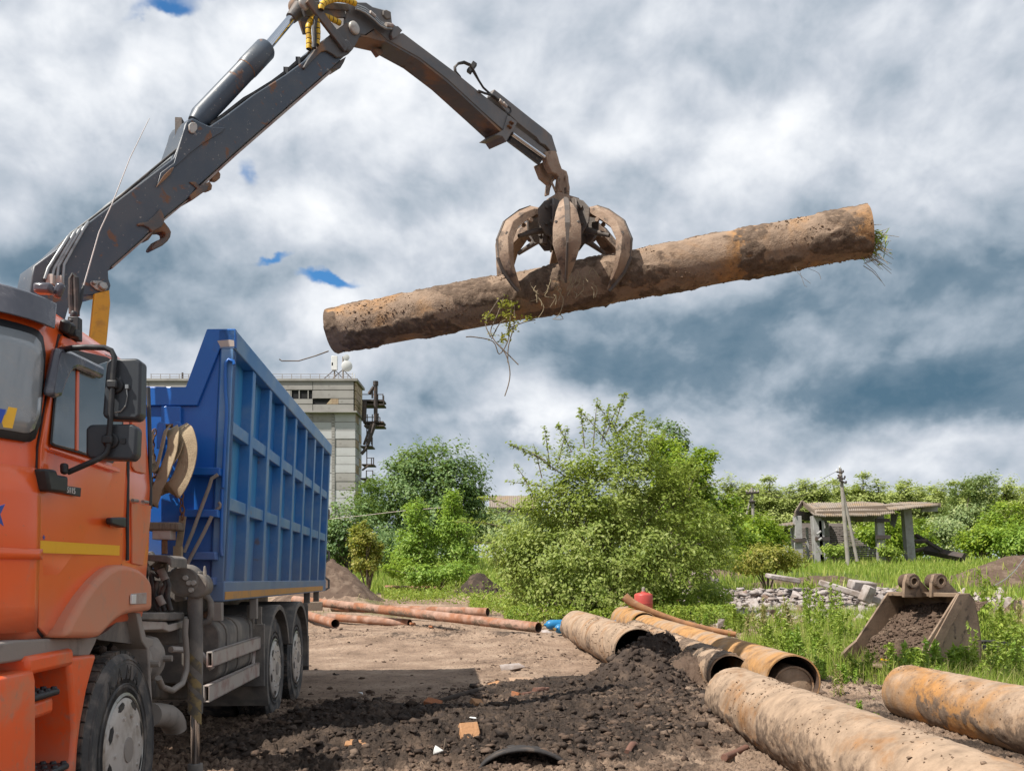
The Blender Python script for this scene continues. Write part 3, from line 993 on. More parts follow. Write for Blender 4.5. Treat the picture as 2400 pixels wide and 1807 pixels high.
stk = MB().prism([corner_pt(zz, dd, .027) for zz, dd in ((2.03, 48), (2.03, 29), (2.12, 27), (2.12, 46))], (0.001, -0.001, 0))
P('windscreen_sticker', stk, TAPE, cab)
stk = MB().prism([corner_pt(zz, dd, .030) for zz, dd in ((2.045, 48), (2.045, 36), (2.105, 34), (2.105, 46))], (0.001, -0.001, 0))
P('sticker_square', stk, STAR_BLUE, cab)
# front panel bulge below the windscreen
front_sheet('front_panel', 1.20, 1.88, 0.03, 2.97, 0.022, ORANGE, cab, nu=60)
front_sheet('front_panel_lip', 1.50, 1.545, 0.03, 2.97, 0.034, ORANGE, cab, nu=60, nz=1)

# sun visor of smoked plastic along the roof front
mb = MB()
rings = []
for j in range(25):
    u = 0.02 + 2.96 * j / 24
    base = front_pt(2.54, u, 0.0)
    o1 = front_pt(2.52, u, 0.055)
    o2 = front_pt(2.66, u, 0.085)
    o3 = front_pt(2.77, u, 0.035)
    o4 = front_pt(2.79, u, -0.04)
    if u < .15 or u > 2.85:
        o3 = o3 + Vector((0, 0, -.05))
        o4 = o4 + Vector((0, 0, -.05))
    rings.append([base, o1, o2, o3, o4])
mb.loft(rings)
visor = P('sun_visor', mb, GLOSS_BLACK, bevel=.008)
mb = MB()
for px, py, r in ((160, 770, .03), (168, 760, .022), (152, 765, .024), (172, 742, .018)):
    p = CS(px, py, .03)
    P('bracket_clamp', MB().lathe([(r * .6, -.03), (r, -.02), (r, .02), (r * .6, .03)], p, (0.3, -0.2, 1), 10), BLACK_PLASTIC, bevel=.003)
P('antenna_bracket', MB().box(CS(176, 772, .03), (.05, .05, .11)).box(CS(168, 782, .03), (.06, .05, .035)), BLACK_PLASTIC, bevel=.004)
A0, A1 = CS(177, 745, .03), None
ant = [Ts(px, py, A0.y + k) for px, py, k in ((177, 745, 0), (188, 703, .02), (196, 670, .05))]
mb = MB().tube(ant, [.012, .014, .006], 8)
an = P('antenna', mb, BLACK_PLASTIC)
mb = MB().tube([ant[-1]] + [Ts(px, py, A0.y + .08) for px, py in ((232, 545), (262, 480), (305, 370), (350, 278))], [.0035, .003, .0028, .0024, .0018], 6)
P('antenna_whip', mb, WHITE, an)
mb = MB()
mb.box(Ts(103, 677, 4.35), (.085, .06, .05))
mb.box(Ts(138, 681, 4.4), (.042, .04, .075), Matrix.Rotation(.35, 3, 'Y'))
P('roof_marker_lamp', mb, GLOSS_BLACK, bevel=.015)
mb = MB().tube([Ts(px, py, 4.9) for px, py in ((168, 735), (166, 690), (167, 655), (172, 645), (178, 652), (180, 700), (180, 740))], .016, 8)
P('roof_rail', mb, HOSE)

# mirrors on their bent arm
ML = 0.16
arm_px = [Z1(p) for p in [(412, 500), (470, 487), (560, 483), (680, 486), (725, 505), (745, 545), (738, 640), (730, 760), (722, 900), (712, 1040), (705, 1130), (690, 1170), (650, 1205), (560, 1245), (440, 1297)]]
def MP(px, py, l=ML):
    return Ts(px, py, 3.98 + l * 0.0)
pts = []
for i, (px, py) in enumerate(arm_px):
    pts.append(Ts(px, py, 4.02 if 2 < i < 12 else 4.0 + (0.1 if i in (0,) else 0.0)))
mb = MB().tube(pts, .0125, 10)
marm = P('mirror_arm', mb, BLACK_PLASTIC, smooth=60)
def mirror(pix, s, depth, r, name='mirror'):
    q = [Ts(px, py, s) for px, py in pix]
    return P(name, MB().prism(q, (0, depth, 0)), GREY_PLASTIC, bevel=r, seg=4)
big = [Z1(p) for p in [(690, 580), (712, 556), (890, 552), (918, 575), (912, 925), (885, 952), (690, 948), (664, 922)]]
m1 = mirror(big, 4.045, .09, .022)
small = [Z1(p) for p in [(556, 1010), (585, 984), (862, 980), (892, 1008), (884, 1185), (855, 1216), (580, 1208), (556, 1180)]]
m2 = mirror(small, 4.045, .08, .022)
for (c, m_) in (((737, 728), m1), ((705, 1088), m2)):
    p = Ts(*Z1(c), 4.03)
    P('mirror_clamp', MB().box(p, (.045, .05, .036)).lathe([(.036, .0), (.036, .03)], p + Vector((.006, 0, 0)), (0, 1, 0), 16), BLACK_PLASTIC, m_, bevel=.006)
P('mirror_wire', MB().tube([Ts(*Z1(p), 4.035) for p in [(828, 735), (824, 760), (828, 800), (815, 865), (785, 900), (740, 908)]], .0028, 6).box(Ts(*Z1((828, 740)), 4.035), (.014, .014, .018)), HYD_PIPE, m1)
P('mirror_socket', MB().box(Ts(*Z1((802, 1092)), 4.042), (.02, .008, .024)), BLACK_PLASTIC, m2)
mb = MB()
q = [CS(*Z1(p), out=.072) for p in [(305, 1272), (372, 1280), (380, 1312), (448, 1322), (446, 1432), (330, 1420)]]
mb.prism(q, (-.06, 0, 0))
mb.lathe([(.016, 0), (.018, .05)], CS(*Z1((418, 1310)), out=.045), (0, 0, 1), 12)
P('mirror_bracket', mb, BLACK_PLASTIC, bevel=.012)
P('mirror_hinge', MB().box(CS(*Z1((420, 508)), out=.03), (.04, .05, .03)), BLACK_PLASTIC, bevel=.008)

# front wing over the wheel
fo = [(430, 806), (448, 740), (470, 690), (520, 600), (560, 535), (600, 480), (640, 430), (680, 392), (715, 362), (760, 342), (810, 338), (860, 350), (905, 368), (945, 402), (970, 440), (982, 480), (981, 632)]
fi = [(930, 640), (850, 650), (800, 665), (755, 694), (720, 725), (690, 760), (650, 800), (610, 808)]
mb = MB().prism([Tl(*Z2(p), 0.035) for p in fo + fi], (-.34, 0, 0))
wing = P('wing', mb, ORANGE_DUSTY, bevel=.03, seg=4)
mb = MB().prism([Tl(*Z2(p), 0.038) for p in [(846, 524), (944, 516), (942, 588), (844, 594)]], (-.006, 0, 0))
P('side_marker', mb, GUARD, wing, bevel=.004)
mb = MB().prism([Tl(*Z2(p), 0.050) for p in [(850, 530), (878, 528), (876, 588), (848, 590)]], (-.012, 0, 0))
P('marker_lens', mb, WHITE, wing, bevel=.003)
# grey liner strip and skirt under the door
mb = MB().prism([Tl(*Z2(p), -0.04) for p in [(-60, 850), (110, 822), (440, 806), (630, 804), (612, 850), (575, 926), (240, 930), (100, 962), (-60, 985)]], (-.5, 0, 0))
P('sill_panel', mb, DUST_GREY, bevel=.01)
mb = MB().prism([Tl(*Z2(p), -0.06) for p in [(610, 808), (690, 762), (760, 696), (850, 652), (880, 650), (925, 820), (960, 880), (985, 1480), (972, 1490), (940, 900), (890, 850), (640, 820)]], (-.32, 0, 0))
P('wheel_arch_liner', mb, FRAME_GREY)
mb = MB().prism([Tl(*Z2(p), 0.0) for p in [(878, 645), (905, 648), (940, 800), (984, 812), (984, 860), (962, 866), (992, 1480), (976, 1484), (948, 880), (912, 826)]], (-.30, 0, 0))
P('rear_mudguard_edge', mb, DUST_GREY, bevel=.006)
mb = MB().prism([Tl(*Z2(p), -0.02) for p in [(976, 1480), (992, 1480), (975, 1665), (958, 1665)]], (-.34, 0, 0))
P('mud_flap', mb, RUBBER)
# inner dark bulk behind the front wheel, chassis beams
mb = MB().box((-1.25, 4.6, .95), (1.9, 1.7, .34))
P('engine_block', mb, FRAME_GREY, bevel=.02)
mb = MB()
for l in (-.80, -1.70):
    mb.box2((l - .04, 3.5, .78), (l + .04, 12.4, 1.06))
for s in (5.6, 7.4, 8.6, 10.9, 12.2):
    mb.box2((-1.66, s - .06, .82), (-.84, s + .06, 1.02))
P('chassis_frame', mb, FRAME_GREY, bevel=.01)

# bumper block with headlight, step well
mb = MB()
bz = [(0.36, .0), (0.40, .02), (0.60, .035), (1.00, .03), (1.045, .0)]
rings = []
for z, o_ in bz:
    ring = []
    s0, s1 = 3.28 - o_, 3.70
    r = .16
    for k in range(7):
        t = k / 6 * math.pi / 2
        ring.append(Vector((-r + .005 + o_ * .3 + r * math.cos(t), s0 + r - r * math.sin(t), z)))
    ring = [Vector((.005 + o_ * .3, s1, z))] + ring
    left = [Vector((-2.5 - p.x, p.y, p.z)) for p in ring[::-1]]
    rings.append(ring + left)
mb.loft(rings)
bumper = P('bumper', mb, ORANGE_LOW, bevel=.012)
mb = MB()
mb.box2((-.46, 3.225, .585), (-.14, 3.30, .80))
hl = P('headlight', mb, BLACK_PLASTIC, bevel=.02)
mb = MB()
mb.box2((-.44, 3.205, .605), (-.16, 3.24, .78))
P('headlight_lens', mb, LAMP, hl, bevel=.015)
ring2 = [Vector((-2.5 - p.x, p.y, p.z)) for p in []]
mb = MB().box2((-2.36, 3.225, .585), (-2.04, 3.30, .80))
hl2 = P('headlight', mb, BLACK_PLASTIC, bevel=.02)
P('headlight_lens', MB().box2((-2.34, 3.205, .605), (-2.06, 3.24, .78)), LAMP, hl2, bevel=.015)
# step well: flange, back plate and treads
well = MB()
fl_px = [(440, 930), (628, 913), (612, 960), (586, 1050), (560, 1150), (540, 1260), (522, 1360), (505, 1500), (492, 1700), (440, 1700), (470, 1570), (482, 1400), (468, 1200), (455, 1060)]
well.prism([Tl(*Z2(p), -.02) for p in fl_px], (-.30, 0, 0))
stepw = P('step_well', well, ORANGE_LOW, bevel=.02, seg=3)
P('well_back', MB().box2((-.34, 3.66, .30), (-.30, 4.2, 1.09)), ORANGE_LOW, stepw)
top_px = [Tl(*Z2(p), -.03) for p in [(100, 962), (240, 932), (445, 930), (455, 1010), (240, 1020), (205, 1010)]]
P('well_top', MB().box2((-.32, 3.70, 1.02), (-.015, 4.16, 1.10)), ORANGE_LOW, stepw, bevel=.02)
for z, s0, s1 in ((.935, 3.74, 4.0), (.585, 3.76, 4.10)):
    tread = P('step', MB().box2((-.33, s0, z - .03), (-.01, s1, z)), BLACK_PLASTIC, stepw, bevel=.012)
    mb = MB()
    for i in range(7):
        for j in range(4):
            mb.lathe([(.016, 0), (.012, .010)], (-.30 + i * .045, s0 + .035 + j * (s1 - s0 - .06) / 3, z), (0, 0, 1), 8)
    t_ = P('tread_studs', mb, BLACK_PLASTIC, stepw)
    t_['kind'] = 'stuff'
    P('step_shelf', MB().box2((-.32, s0, z - .11), (-.03, s1 - .02, z - .032)), ORANGE_LOW, stepw, bevel=.02)

# ---- wheels
def wheel(s, l_out=0.0, dual=False, front=False):
    """l_out: outer face position; the axle runs across"""
    w_ = MB()
    R = .525
    ax = (1, 0, 0)
    c = Vector((l_out - .15, s, R - .005))
    w_.lathe([(.29, .115), (.31, .145), (.34, .150), (.36, .146), (.40, .152), (.45, .153), (.485, .146), (.505, .128), (.505, -.128), (.485, -.146), (.42, -.152), (.31, -.145), (.29, -.115)], c, ax, 64, close=True)
    t = P('wheel', w_, RUBBER, smooth=45)
    tr = MB()
    nb = 44
    for k in range(nb):
        for row, (x0, x1) in enumerate(((-.128, -.075), (-.068, -.025), (-.018, .018), (.025, .068), (.075, .128))):
            a0 = (k + .5 * (row % 2)) / nb * 2 * math.pi
            a1 = a0 + 2 * math.pi / nb * .86
            vs = []
            for rr in (.503, .522):
                for a_ in (a0, a1):
                    for x in (x0, x1):
                        vs.append(c + Vector((x, rr * math.cos(a_), rr * math.sin(a_))))
            tr.add(vs, [(0, 1, 3, 2), (4, 6, 7, 5), (0, 4, 5, 1), (2, 3, 7, 6), (0, 2, 6, 4), (1, 5, 7, 3)])
    tp = P('tread_blocks', tr, TREAD, t)
    tp['kind'] = 'stuff'
    rim = MB().lathe([(.295, .125), (.30, .150), (.285, .156), (.275, .135), (.272, .12)], c, ax, 48)
    P('rim', rim, STEEL, t, smooth=40)
    cap = MB().lathe([(.278, .128), (.272, .150), (.255, .160), (.22, .164), (.13, .168), (.075, .170)], c, ax, 48)
    P('hubcap', cap, HUBCAP, t, smooth=40)
    boss = MB().lathe([(.068, .168), (.066, .176), (.05, .178), (.0, .178)], c, ax, 24)
    P('hub_centre', boss, DUST_GREY, t, smooth=40)
    sl = MB()
    for k in range(8 if front else 6):
        a_ = k / (8 if front else 6) * 2 * math.pi + .3
        pr = []
        for da, rr in ((-.22, .245), (-.1, .262), (.1, .262), (.22, .245), (.1, .228), (-.1, .228)):
            pr.append(c + Vector((.158 if rr > .24 else .1625, rr * math.cos(a_ + da), rr * math.sin(a_ + da))))
        sl.prism(pr, (.003, 0, 0))
    P('vent_slot', sl, BLACK_PLASTIC, t)
    nuts = MB()
    for k in range(10):
        a_ = k / 10 * 2 * math.pi
        nuts.lathe([(.013, .160), (.012, .176)], c + Vector((0, .18 * math.cos(a_), .18 * math.sin(a_))), ax, 6)
    P('wheel_nuts', nuts, HUBCAP, t)['kind'] = 'stuff'
    ribs = MB()
    for rr in (.345, .455, .475):
        ribs.lathe([(rr - .004, .148), (rr, .1545), (rr + .004, .148)], c, ax, 64)
    P('sidewall_ribs', ribs, RUBBER, t, smooth=60)
    if front:
        for ch, ang in zip('KAMA', (118, 100, 82, 64)):
            a_ = math.radians(ang)
            rad = Vector((0, math.cos(a_), math.sin(a_)))
            tan = Vector((0, math.sin(a_), -math.cos(a_)))
            p = c + rad * .372 + Vector((.151, 0, 0)) - tan * .035
            text_part('tyre_lettering', ch, .105, p, tan, rad, TREAD, t, .003)
        m_ = lump_local([(c.x + .08, s + .02, 1.05), (c.x + .03, s - .05, 1.055), (c.x + .06, s - .1, 1.05)], [.03, .025, .03], WET_EARTH)
        m_.parent = t
    if dual:
        w2 = MB().lathe([(.29, .115), (.31, .145), (.45, .152), (.485, .146), (.505, .128), (.515, 0), (.505, -.128), (.485, -.146), (.31, -.145), (.29, -.115)], c - Vector((.34, 0, 0)), ax, 40, close=True)
        P('inner_tyre', w2, TREAD, t, smooth=45)
    return t
def lump_local(pts, sizes, material):
    o = lumps('mud_lump', pts, sizes, material, seed=9)
    return o
S_F, S_1, S_2 = 4.73, 9.05, 10.38
wheel(S_F, .012, front=True)
wheel(S_1, .0, dual=True)
wheel(S_2, .0, dual=True)
for s in (S_F, S_1, S_2):     # far side
    t = MB().lathe([(.29, .145), (.45, .152), (.505, .128), (.525, 0), (.505, -.128), (.45, -.152), (.29, -.145)], (-2.33, s, .52), (1, 0, 0), 40, close=True)
    P('wheel', t, TREAD, smooth=45)
mb = MB()
for s in (S_F, S_1, S_2):
    mb.tube([(-2.3, s, .52), (-.2, s, .52)], .09, 12)
P('axle', mb, FRAME_GREY, smooth=50)

# rear mudguards: arched shells over each wheel
def arch(s, name='mudguard', lo=-20, hi=200, R=.64, x0=-.62, x1=.045):
    mb = MB()
    rings = []
    n = 26
    for k in range(n + 1):
        a_ = math.radians(lo + (hi - lo) * k / n)
        d = Vector((0, -math.cos(a_), math.sin(a_)))
        c = Vector((0, s, .52))
        rings.append([c + d * R + Vector((x0, 0, 0)), c + d * R + Vector((x1, 0, 0)), c + d * (R - .055) + Vector((x1, 0, 0)), c + d * (R - .05) + Vector((x1 - .03, 0, 0)), c + d * (R - .02) + Vector((x0, 0, 0))])
    mb.loft(rings)
    return P(name, mb, FRAME_GREY, bevel=.006)
arch(S_1, lo=-28, hi=160)
arch(S_2, lo=18, hi=196)
fl_ = [Vector((.04, S_1 - .62, .62)), Vector((.04, S_1 - .60, 1.0)), Vector((.04, S_1 - .45, 1.06)), Vector((.04, S_1 - .585, .62))]
mb = MB().box2((-.60, S_1 - .70, .42), (.03, S_1 - .655, 1.0))
P('mudguard_panel', mb, FRAME_GREY, bevel=.006)
mb = MB().box2((-.55, S_2 + .66, .30), (.04, S_2 + .685, .72))
P('mud_flap', mb, RUBBER)
mb = MB().box2((-.50, S_2 + .66, .74), (.03, S_2 + .70, 1.12))
P('tail_lamp_bracket', mb, FRAME_GREY, bevel=.006)

# ---- tipper body
BODY_S0, BODY_S1, BZ0, BZ1 = 6.88, 12.86, 1.245, 3.33
LEAN = .09
def bl(z):
    return LEAN * (z - BZ0) / (BZ1 - BZ0)
def body_quad(mb, s0, s1, z0, z1, out, inn):
    """box following the leaning side; out/in measured from the side plane"""
    vs = []
    for s in (s0, s1):
        for z in (z0, z1):
            vs.append(Vector((bl(z) + out, s, z)))
            vs.append(Vector((bl(z) + inn, s, z)))
    mb.add(vs, [(0, 1, 3, 2), (4, 6, 7, 5), (0, 4, 5, 1), (2, 3, 7, 6), (0, 2, 6, 4), (1, 5, 7, 3)])
def body_quad_mb(*a_):
    m_ = MB()
    body_quad(m_, *a_)
    return m_
mb = MB()
body_quad(mb, BODY_S0 + .03, BODY_S1 - .03, BZ0 + .05, BZ1 - .02, -.085, -.11)
body_quad(mb, BODY_S0 + .03, BODY_S1 - .03, BZ0 + .05, BZ1 - .02, -2.39, -2.42)
mb.box2((-2.40, BODY_S0 + .03, BZ0 + .03), (-.10, BODY_S1 - .03, BZ0 + .07))
mb.box2((-2.40, BODY_S1 - .06, BZ0 + .05), (-.10, BODY_S1 - .02, BZ1 - .1))
tip = P('tipper_body', mb, BLUE_PANEL)
NB = 8
pitch = (BODY_S1 - BODY_S0 - .1) / NB
for k in range(NB + 1):
    s = BODY_S0 + .05 + k * pitch
    mb = MB()
    body_quad(mb, s - .05, s + .06, BZ0 + .15, BZ1 - .15, .0, -.09)
    P('rib', mb, BLUE_RIB, tip, bevel=.006)
for zc in (2.005, 2.60):
    for k in range(NB):
        s0 = BODY_S0 + .05 + k * pitch + .062
        mb = MB()
        body_quad(mb, s0, s0 + pitch - .115, zc - .05, zc + .05, -.012, -.088)
        P('mid_rail', mb, BLUE_RIB, tip, bevel=.006)
mb = MB()
body_quad(mb, BODY_S0, BODY_S1, BZ1 - .15, BZ1, .012, -.12)
P('top_rail', mb, BLUE_RIB, tip, bevel=.008)
mb = MB()
body_quad(mb, BODY_S0, BODY_S1, BZ0, BZ0 + .155, .012, -.12)
P('bottom_rail', mb, BLUE_RIB, tip, bevel=.008)
mb = MB()
body_quad(mb, BODY_S0 + .02, BODY_S1 - .35, BZ0 + .015, BZ0 + .075, .016, .0125)
P('reflective_stripe', mb, STRIPE, tip)
mb = MB()
body_quad(mb, BODY_S0, BODY_S1, BZ0, BZ0 + .155, -2.40, -2.52)
body_quad(mb, BODY_S0, BODY_S1, BZ1 - .15, BZ1, -2.40, -2.52)
for k in range(NB + 1):
    s = BODY_S0 + .05 + k * pitch
    body_quad(mb, s - .05, s + .06, BZ0 + .15, BZ1 - .15, -2.41, -2.50)
P('far_side_framing', mb, BLUE, tip)
# front wall: outline with raised corners, channel trim, vertical beams
SW = BODY_S0 + .03
def fw(px, py, s=SW):
    return Ts(px, py, s)
zt = fw(400, 907).z
ea, eb = fw(486, 773).x, fw(436, 907).x
fwall = [Vector((-.02, SW, BZ0 + .02)), Vector((.06, SW, BZ1 - .01)), Vector((ea, SW, BZ1 - .01)), Vector((eb, SW, zt)), Vector((-2.5 - eb, SW, zt)), Vector((-2.5 - ea, SW, BZ1 - .01)), Vector((-2.56, SW, BZ1 - .01)), Vector((-2.48, SW, BZ0 + .02))]
P('front_wall', MB().prism(fwall, (0, .03, 0)), BLUE, tip)
tr_o = [fw(*Z3(p), SW - .03) for p in [(700, 57), (513, 58), (375, 435), (-400, 435), (-400, 558), (450, 556), (600, 180), (700, 182)]]
P('front_trim', MB().prism(tr_o, (0, .06, 0)), BLUE, tip, bevel=.006)
P('bare_patch', MB().prism([fw(*Z3(p), SW - .032) for p in [(580, 135), (660, 128), (690, 133), (692, 172), (602, 176)]], (0, .003, 0)), GUARD, tip)
P('front_post', body_quad_mb(SW - .02, SW + .08, BZ0 + .1, BZ1 - .15, .0, -.10), BLUE, tip, bevel=.006)
for x0, x1 in ((228, 355), (-60, 20)):
    a_, b_ = fw(x0 * .3602 + 300, 952), fw(x1 * .3602 + 300, 952)
    P('wall_beam', MB().box2((a_.x, SW - .05, BZ0 + .05), (b_.x, SW + .01, zt - .155)), BLUE, tip, bevel=.006)
for (xa, xb, y) in ((392, 598, 985), (352, 585, 1258), (330, 570, 1535), (300, 560, 1700)):
    a_, b_ = Ts(*Z3((xa, y)), SW - .12), Ts(*Z3((xb, y)), SW - .12)
    P('wall_step', MB().box2((a_.x, SW - .14, a_.z - .028), (b_.x, SW, a_.z + .03)), BLUE, tip, bevel=.005)
# leaning bars and hand rail on the front wall
for pp in ([(585, 1005), (545, 1030), (530, 1080), (470, 1240), (420, 1380), (365, 1510)], [(545, 1275), (490, 1390), (420, 1520), (375, 1610)]):
    P('leaning_bar', MB().tube([Ts(*Z3(p), SW - .16) for p in pp], .014, 8), DUST_GREY, smooth=60)
P('grab_rail', MB().tube([Ts(*Z3(p), SW - .05) for p in [(692, 290), (685, 268), (655, 258), (636, 280), (632, 360), (634, 470), (642, 560), (640, 650), (632, 760), (625, 900), (616, 1090)]], .013, 8), BLUE, tip, smooth=60)
P('grab_rail', MB().tube([Ts(*Z3(p), SW - .04) for p in [(612, 1100), (608, 1300), (604, 1500), (612, 1535)]], .013, 8), BLUE, tip, smooth=60)
P('bracket_hook', MB().tube([Ts(*Z3(p), SW - .08) for p in [(560, 1245), (598, 1215), (600, 1200), (590, 1185)]], .012, 8), DUST_GREY, tip, smooth=60)
# two hanger plates for the slings
for xa, xb in ((185, 243), (292, 350)):
    a_, b_ = Ts(*Z3((xa, 660)), SW - .28), Ts(*Z3((xb, 838)), SW - .28)
    pr = [Vector((a_.x, SW - .28, b_.z)), Vector((a_.x, SW - .28, a_.z - .02)), Vector((a_.x + .02, SW - .28, a_.z)), Vector((b_.x - .02, SW - .28, a_.z)), Vector((b_.x, SW - .28, a_.z - .02)), Vector((b_.x, SW - .28, b_.z))]
    P('sling_hanger', MB().prism(pr, (0, .012, 0)).box2((a_.x + .04, SW - .27, b_.z + .05), (b_.x - .04, SW - .03, b_.z + .09)), BLUE, tip, bevel=.005)
P('hanger_bar', MB().tube([Ts(*Z3((240, 690)), SW - .22), Ts(*Z3((320, 688)), SW - .22)], .016, 8), RUST, tip)
# brackets under the body
for x in (658, 903):
    c = Tl(*Z4((x, 520)), .0)
    P('body_bracket', MB().box2((-.06, c.y - .035, c.z - .10), (.005, c.y + .035, BZ0 - .005)), DUST_GREY, tip, bevel=.004)
for s in (11.6, 12.45):
    P('body_bracket', MB().box2((-.1, s - .04, BZ0 - .14), (-.03, s + .04, BZ0 - .003)), FRAME_GREY, tip)
for zc in (3.0, 2.35, 1.75, 1.35):
    P('tailgate_catch', MB().tube([(.0, BODY_S1 + .01, zc + .09), (.05, BODY_S1 + .05, zc + .05), (.05, BODY_S1 + .05, zc - .06), (.0, BODY_S1 + .02, zc - .09)], .016, 6), FRAME_GREY, tip)
P('sub_frame', MB().box2((-1.75, 7.0, 1.065), (-.75, 12.6, 1.24)), FRAME_GREY)

# ---- fuel tank, guard rails, outrigger, battery shelf, air tanks
tz0, tz1 = .60, 1.09
ts0, ts1 = 7.05, 8.28
mb = MB()
rings = []
for s in (ts0, ts1):
    rings.append([Vector((-.06 - .10 + .10 * math.cos(t), s, 0)) for t in []])
sec = []
for cx, cz, a0 in ((-.18, tz1 - .12, 0), (-.62, tz1 - .12, 90), (-.62, tz0 + .12, 180), (-.18, tz0 + .12, 270)):
    for k in range(6):
        a_ = math.radians(a0 + k * 18)
        sec.append((cx + .12 * math.cos(a_), cz + .12 * math.sin(a_)))
mb.loft([[Vector((x, s, z)) for x, z in sec] for s in (ts0, ts1)])
tank = P('fuel_tank', mb, FRAME_GREY, bevel=.012)
for s in (ts0 + .22, ts0 + .62, ts1 - .12):
    sec2 = [((x + .40) * 1.035 - .40, (z - .845) * 1.035 + .845) for x, z in sec]
    P('tank_strap', MB().loft([[Vector((x, s + d, z)) for x, z in sec2] for d in (-.025, .025)]), FRAME_GREY, tank, bevel=.004)
P('filler_cap', MB().lathe([(.075, 0), (.08, .03), (.05, .055)], (-.35, 7.62, tz1), (0, 0, 1), 20), RUST, tank, smooth=40)
for (xa, ya, xb, yb, h) in ((594, 870, 930, 775, .115), (572, 1110, 922, 962, .125)):
    a_, b_ = Tl(*Z4((xa, ya)), .0), Tl(*Z4((xb, yb)), .0)
    zc = (a_.z + b_.z) / 2
    mb = MB().box2((-.045, a_.y, zc - h / 2), (-.035, b_.y, zc + h / 2)).box2((-.035, a_.y, zc + h / 2 - .012), (0, b_.y, zc + h / 2)).box2((-.035, a_.y, zc - h / 2), (0, b_.y, zc - h / 2 + .012)).box2((-.008, a_.y, zc - h / 2), (.0, b_.y, zc + h / 2))
    P('guard_rail', mb, GUARD, bevel=.003)
P('guard_post', MB().tube([Tl(*Z4((880, 820)), -.06), Tl(*Z4((872, 930)), -.06)], .02, 8), GUARD)
P('guard_brace', MB().tube([Tl(*Z4((300, 812)), -.3), Tl(*Z4((400, 814)), -.25), Tl(*Z4((520, 850)), -.12), Tl(*Z4((590, 950)), -.05)], .024, 8), GUARD, smooth=60)
P('guard_arm', MB().tube([(-.5, 8.4, .98), (.0, 8.42, .98)], .03, 10), FRAME_GREY)
P('tail_rail', MB().box2((-.12, 8.30, .95), (-.06, 8.36, 1.18)).box2((-.04, 8.36, .97), (.0, 8.40, 1.16)), FRAME_GREY)
# outrigger leg
OS = 6.05
ox = (Ts(*Z4((472, 800)), OS)).x
def oz(y):
    return Ts(*Z4((472, y)), OS).z
orad = (Ts(*Z4((525, 800)), OS).x - Ts(*Z4((420, 800)), OS).x) / 2
out_ = P('outrigger_leg', MB().lathe([(orad * .95, oz(1262)), (orad, oz(1250)), (orad, oz(420)), (orad * .8, oz(400)), (orad * .5, oz(390))], (ox, OS, 0), (0, 0, 1), 24), FRAME_GREY, smooth=40)
for y0 in (800, 940, 1060, 1150):
    z0_ = oz(y0)
    ring = []
    mb = MB()
    for k in range(10):
        a_ = math.radians(-150 + k * 14)
        ring.append((a_, z0_ - k * .012))
    rr = orad + .0015
    top = [Vector((ox + rr * math.cos(a_), OS + rr * math.sin(a_), z)) for a_, z in ring]
    bot = [p - Vector((0, 0, .075)) for p in top]
    mb.loft([top, bot], close=False, caps=False)
    P('hazard_stripe', mb, surf('worn_hazard_yellow', (0.30, 0.215, 0.09), [((0.10, 0.09, 0.08), 14, 0.40, 0.6, 7, 0.9)], rough=.7) if y0 == 800 else bpy.data.materials['worn_hazard_yellow'], out_)
rod_r = orad * .63
P('outrigger_rod', MB().lathe([(rod_r, oz(1265)), (rod_r, oz(1620))], (ox, OS, 0), (0, 0, 1), 24), CHROME, out_, smooth=40)
P('outrigger_foot', MB().lathe([(orad * .95, oz(1612)), (orad, oz(1625)), (orad * 1.02, .06), (orad * 1.9, .05), (orad * 2.0, .012)], (ox, OS, 0), (0, 0, 1), 24), FRAME_GREY, out_, smooth=40)
mb = MB().box2((ox - .28, OS - .06, oz(395)), (ox + .05, OS + .10, oz(265)))
mb.lathe([(.10, -.075), (.11, -.05), (.11, .05), (.10, .075)], (ox - .06, OS, oz(330)), (0, 1, 0), 24)
mb.lathe([(.085, -.07), (.09, .07)], (ox + .015, OS, oz(365)), (0, 1, 0), 20)
ohead = P('outrigger_head', mb, FRAME_GREY, out_, bevel=.012)
P('outrigger_plate', MB().prism([Ts(*Z4(p), OS - .02) for p in [(530, 230), (540, 226), (548, 280), (552, 330), (545, 385), (525, 405), (508, 390), (508, 300), (524, 285)]], (0, .02, 0)), DUST_GREY, out_, bevel=.004)
for c in ((405, 310), (462, 345), (430, 345), (445, 395)):
    P('pin_bolt', MB().lathe([(.018, 0), (.016, .02)], Ts(*Z4(c), OS - .08), (0, -1, 0), 10), PIN, out_, smooth=40)
P('outrigger_hose', MB().tube([Ts(*Z4(p), OS + .02) for p in [(520, 440), (560, 445), (580, 480), (580, 570), (565, 615), (520, 630)]], .022, 8), FRAME_GREY, out_, smooth=60)
P('outrigger_beam', MB().box2((-2.3, 6.02, .98), (ox - .1, 6.24, 1.16)), FRAME_GREY, bevel=.01)
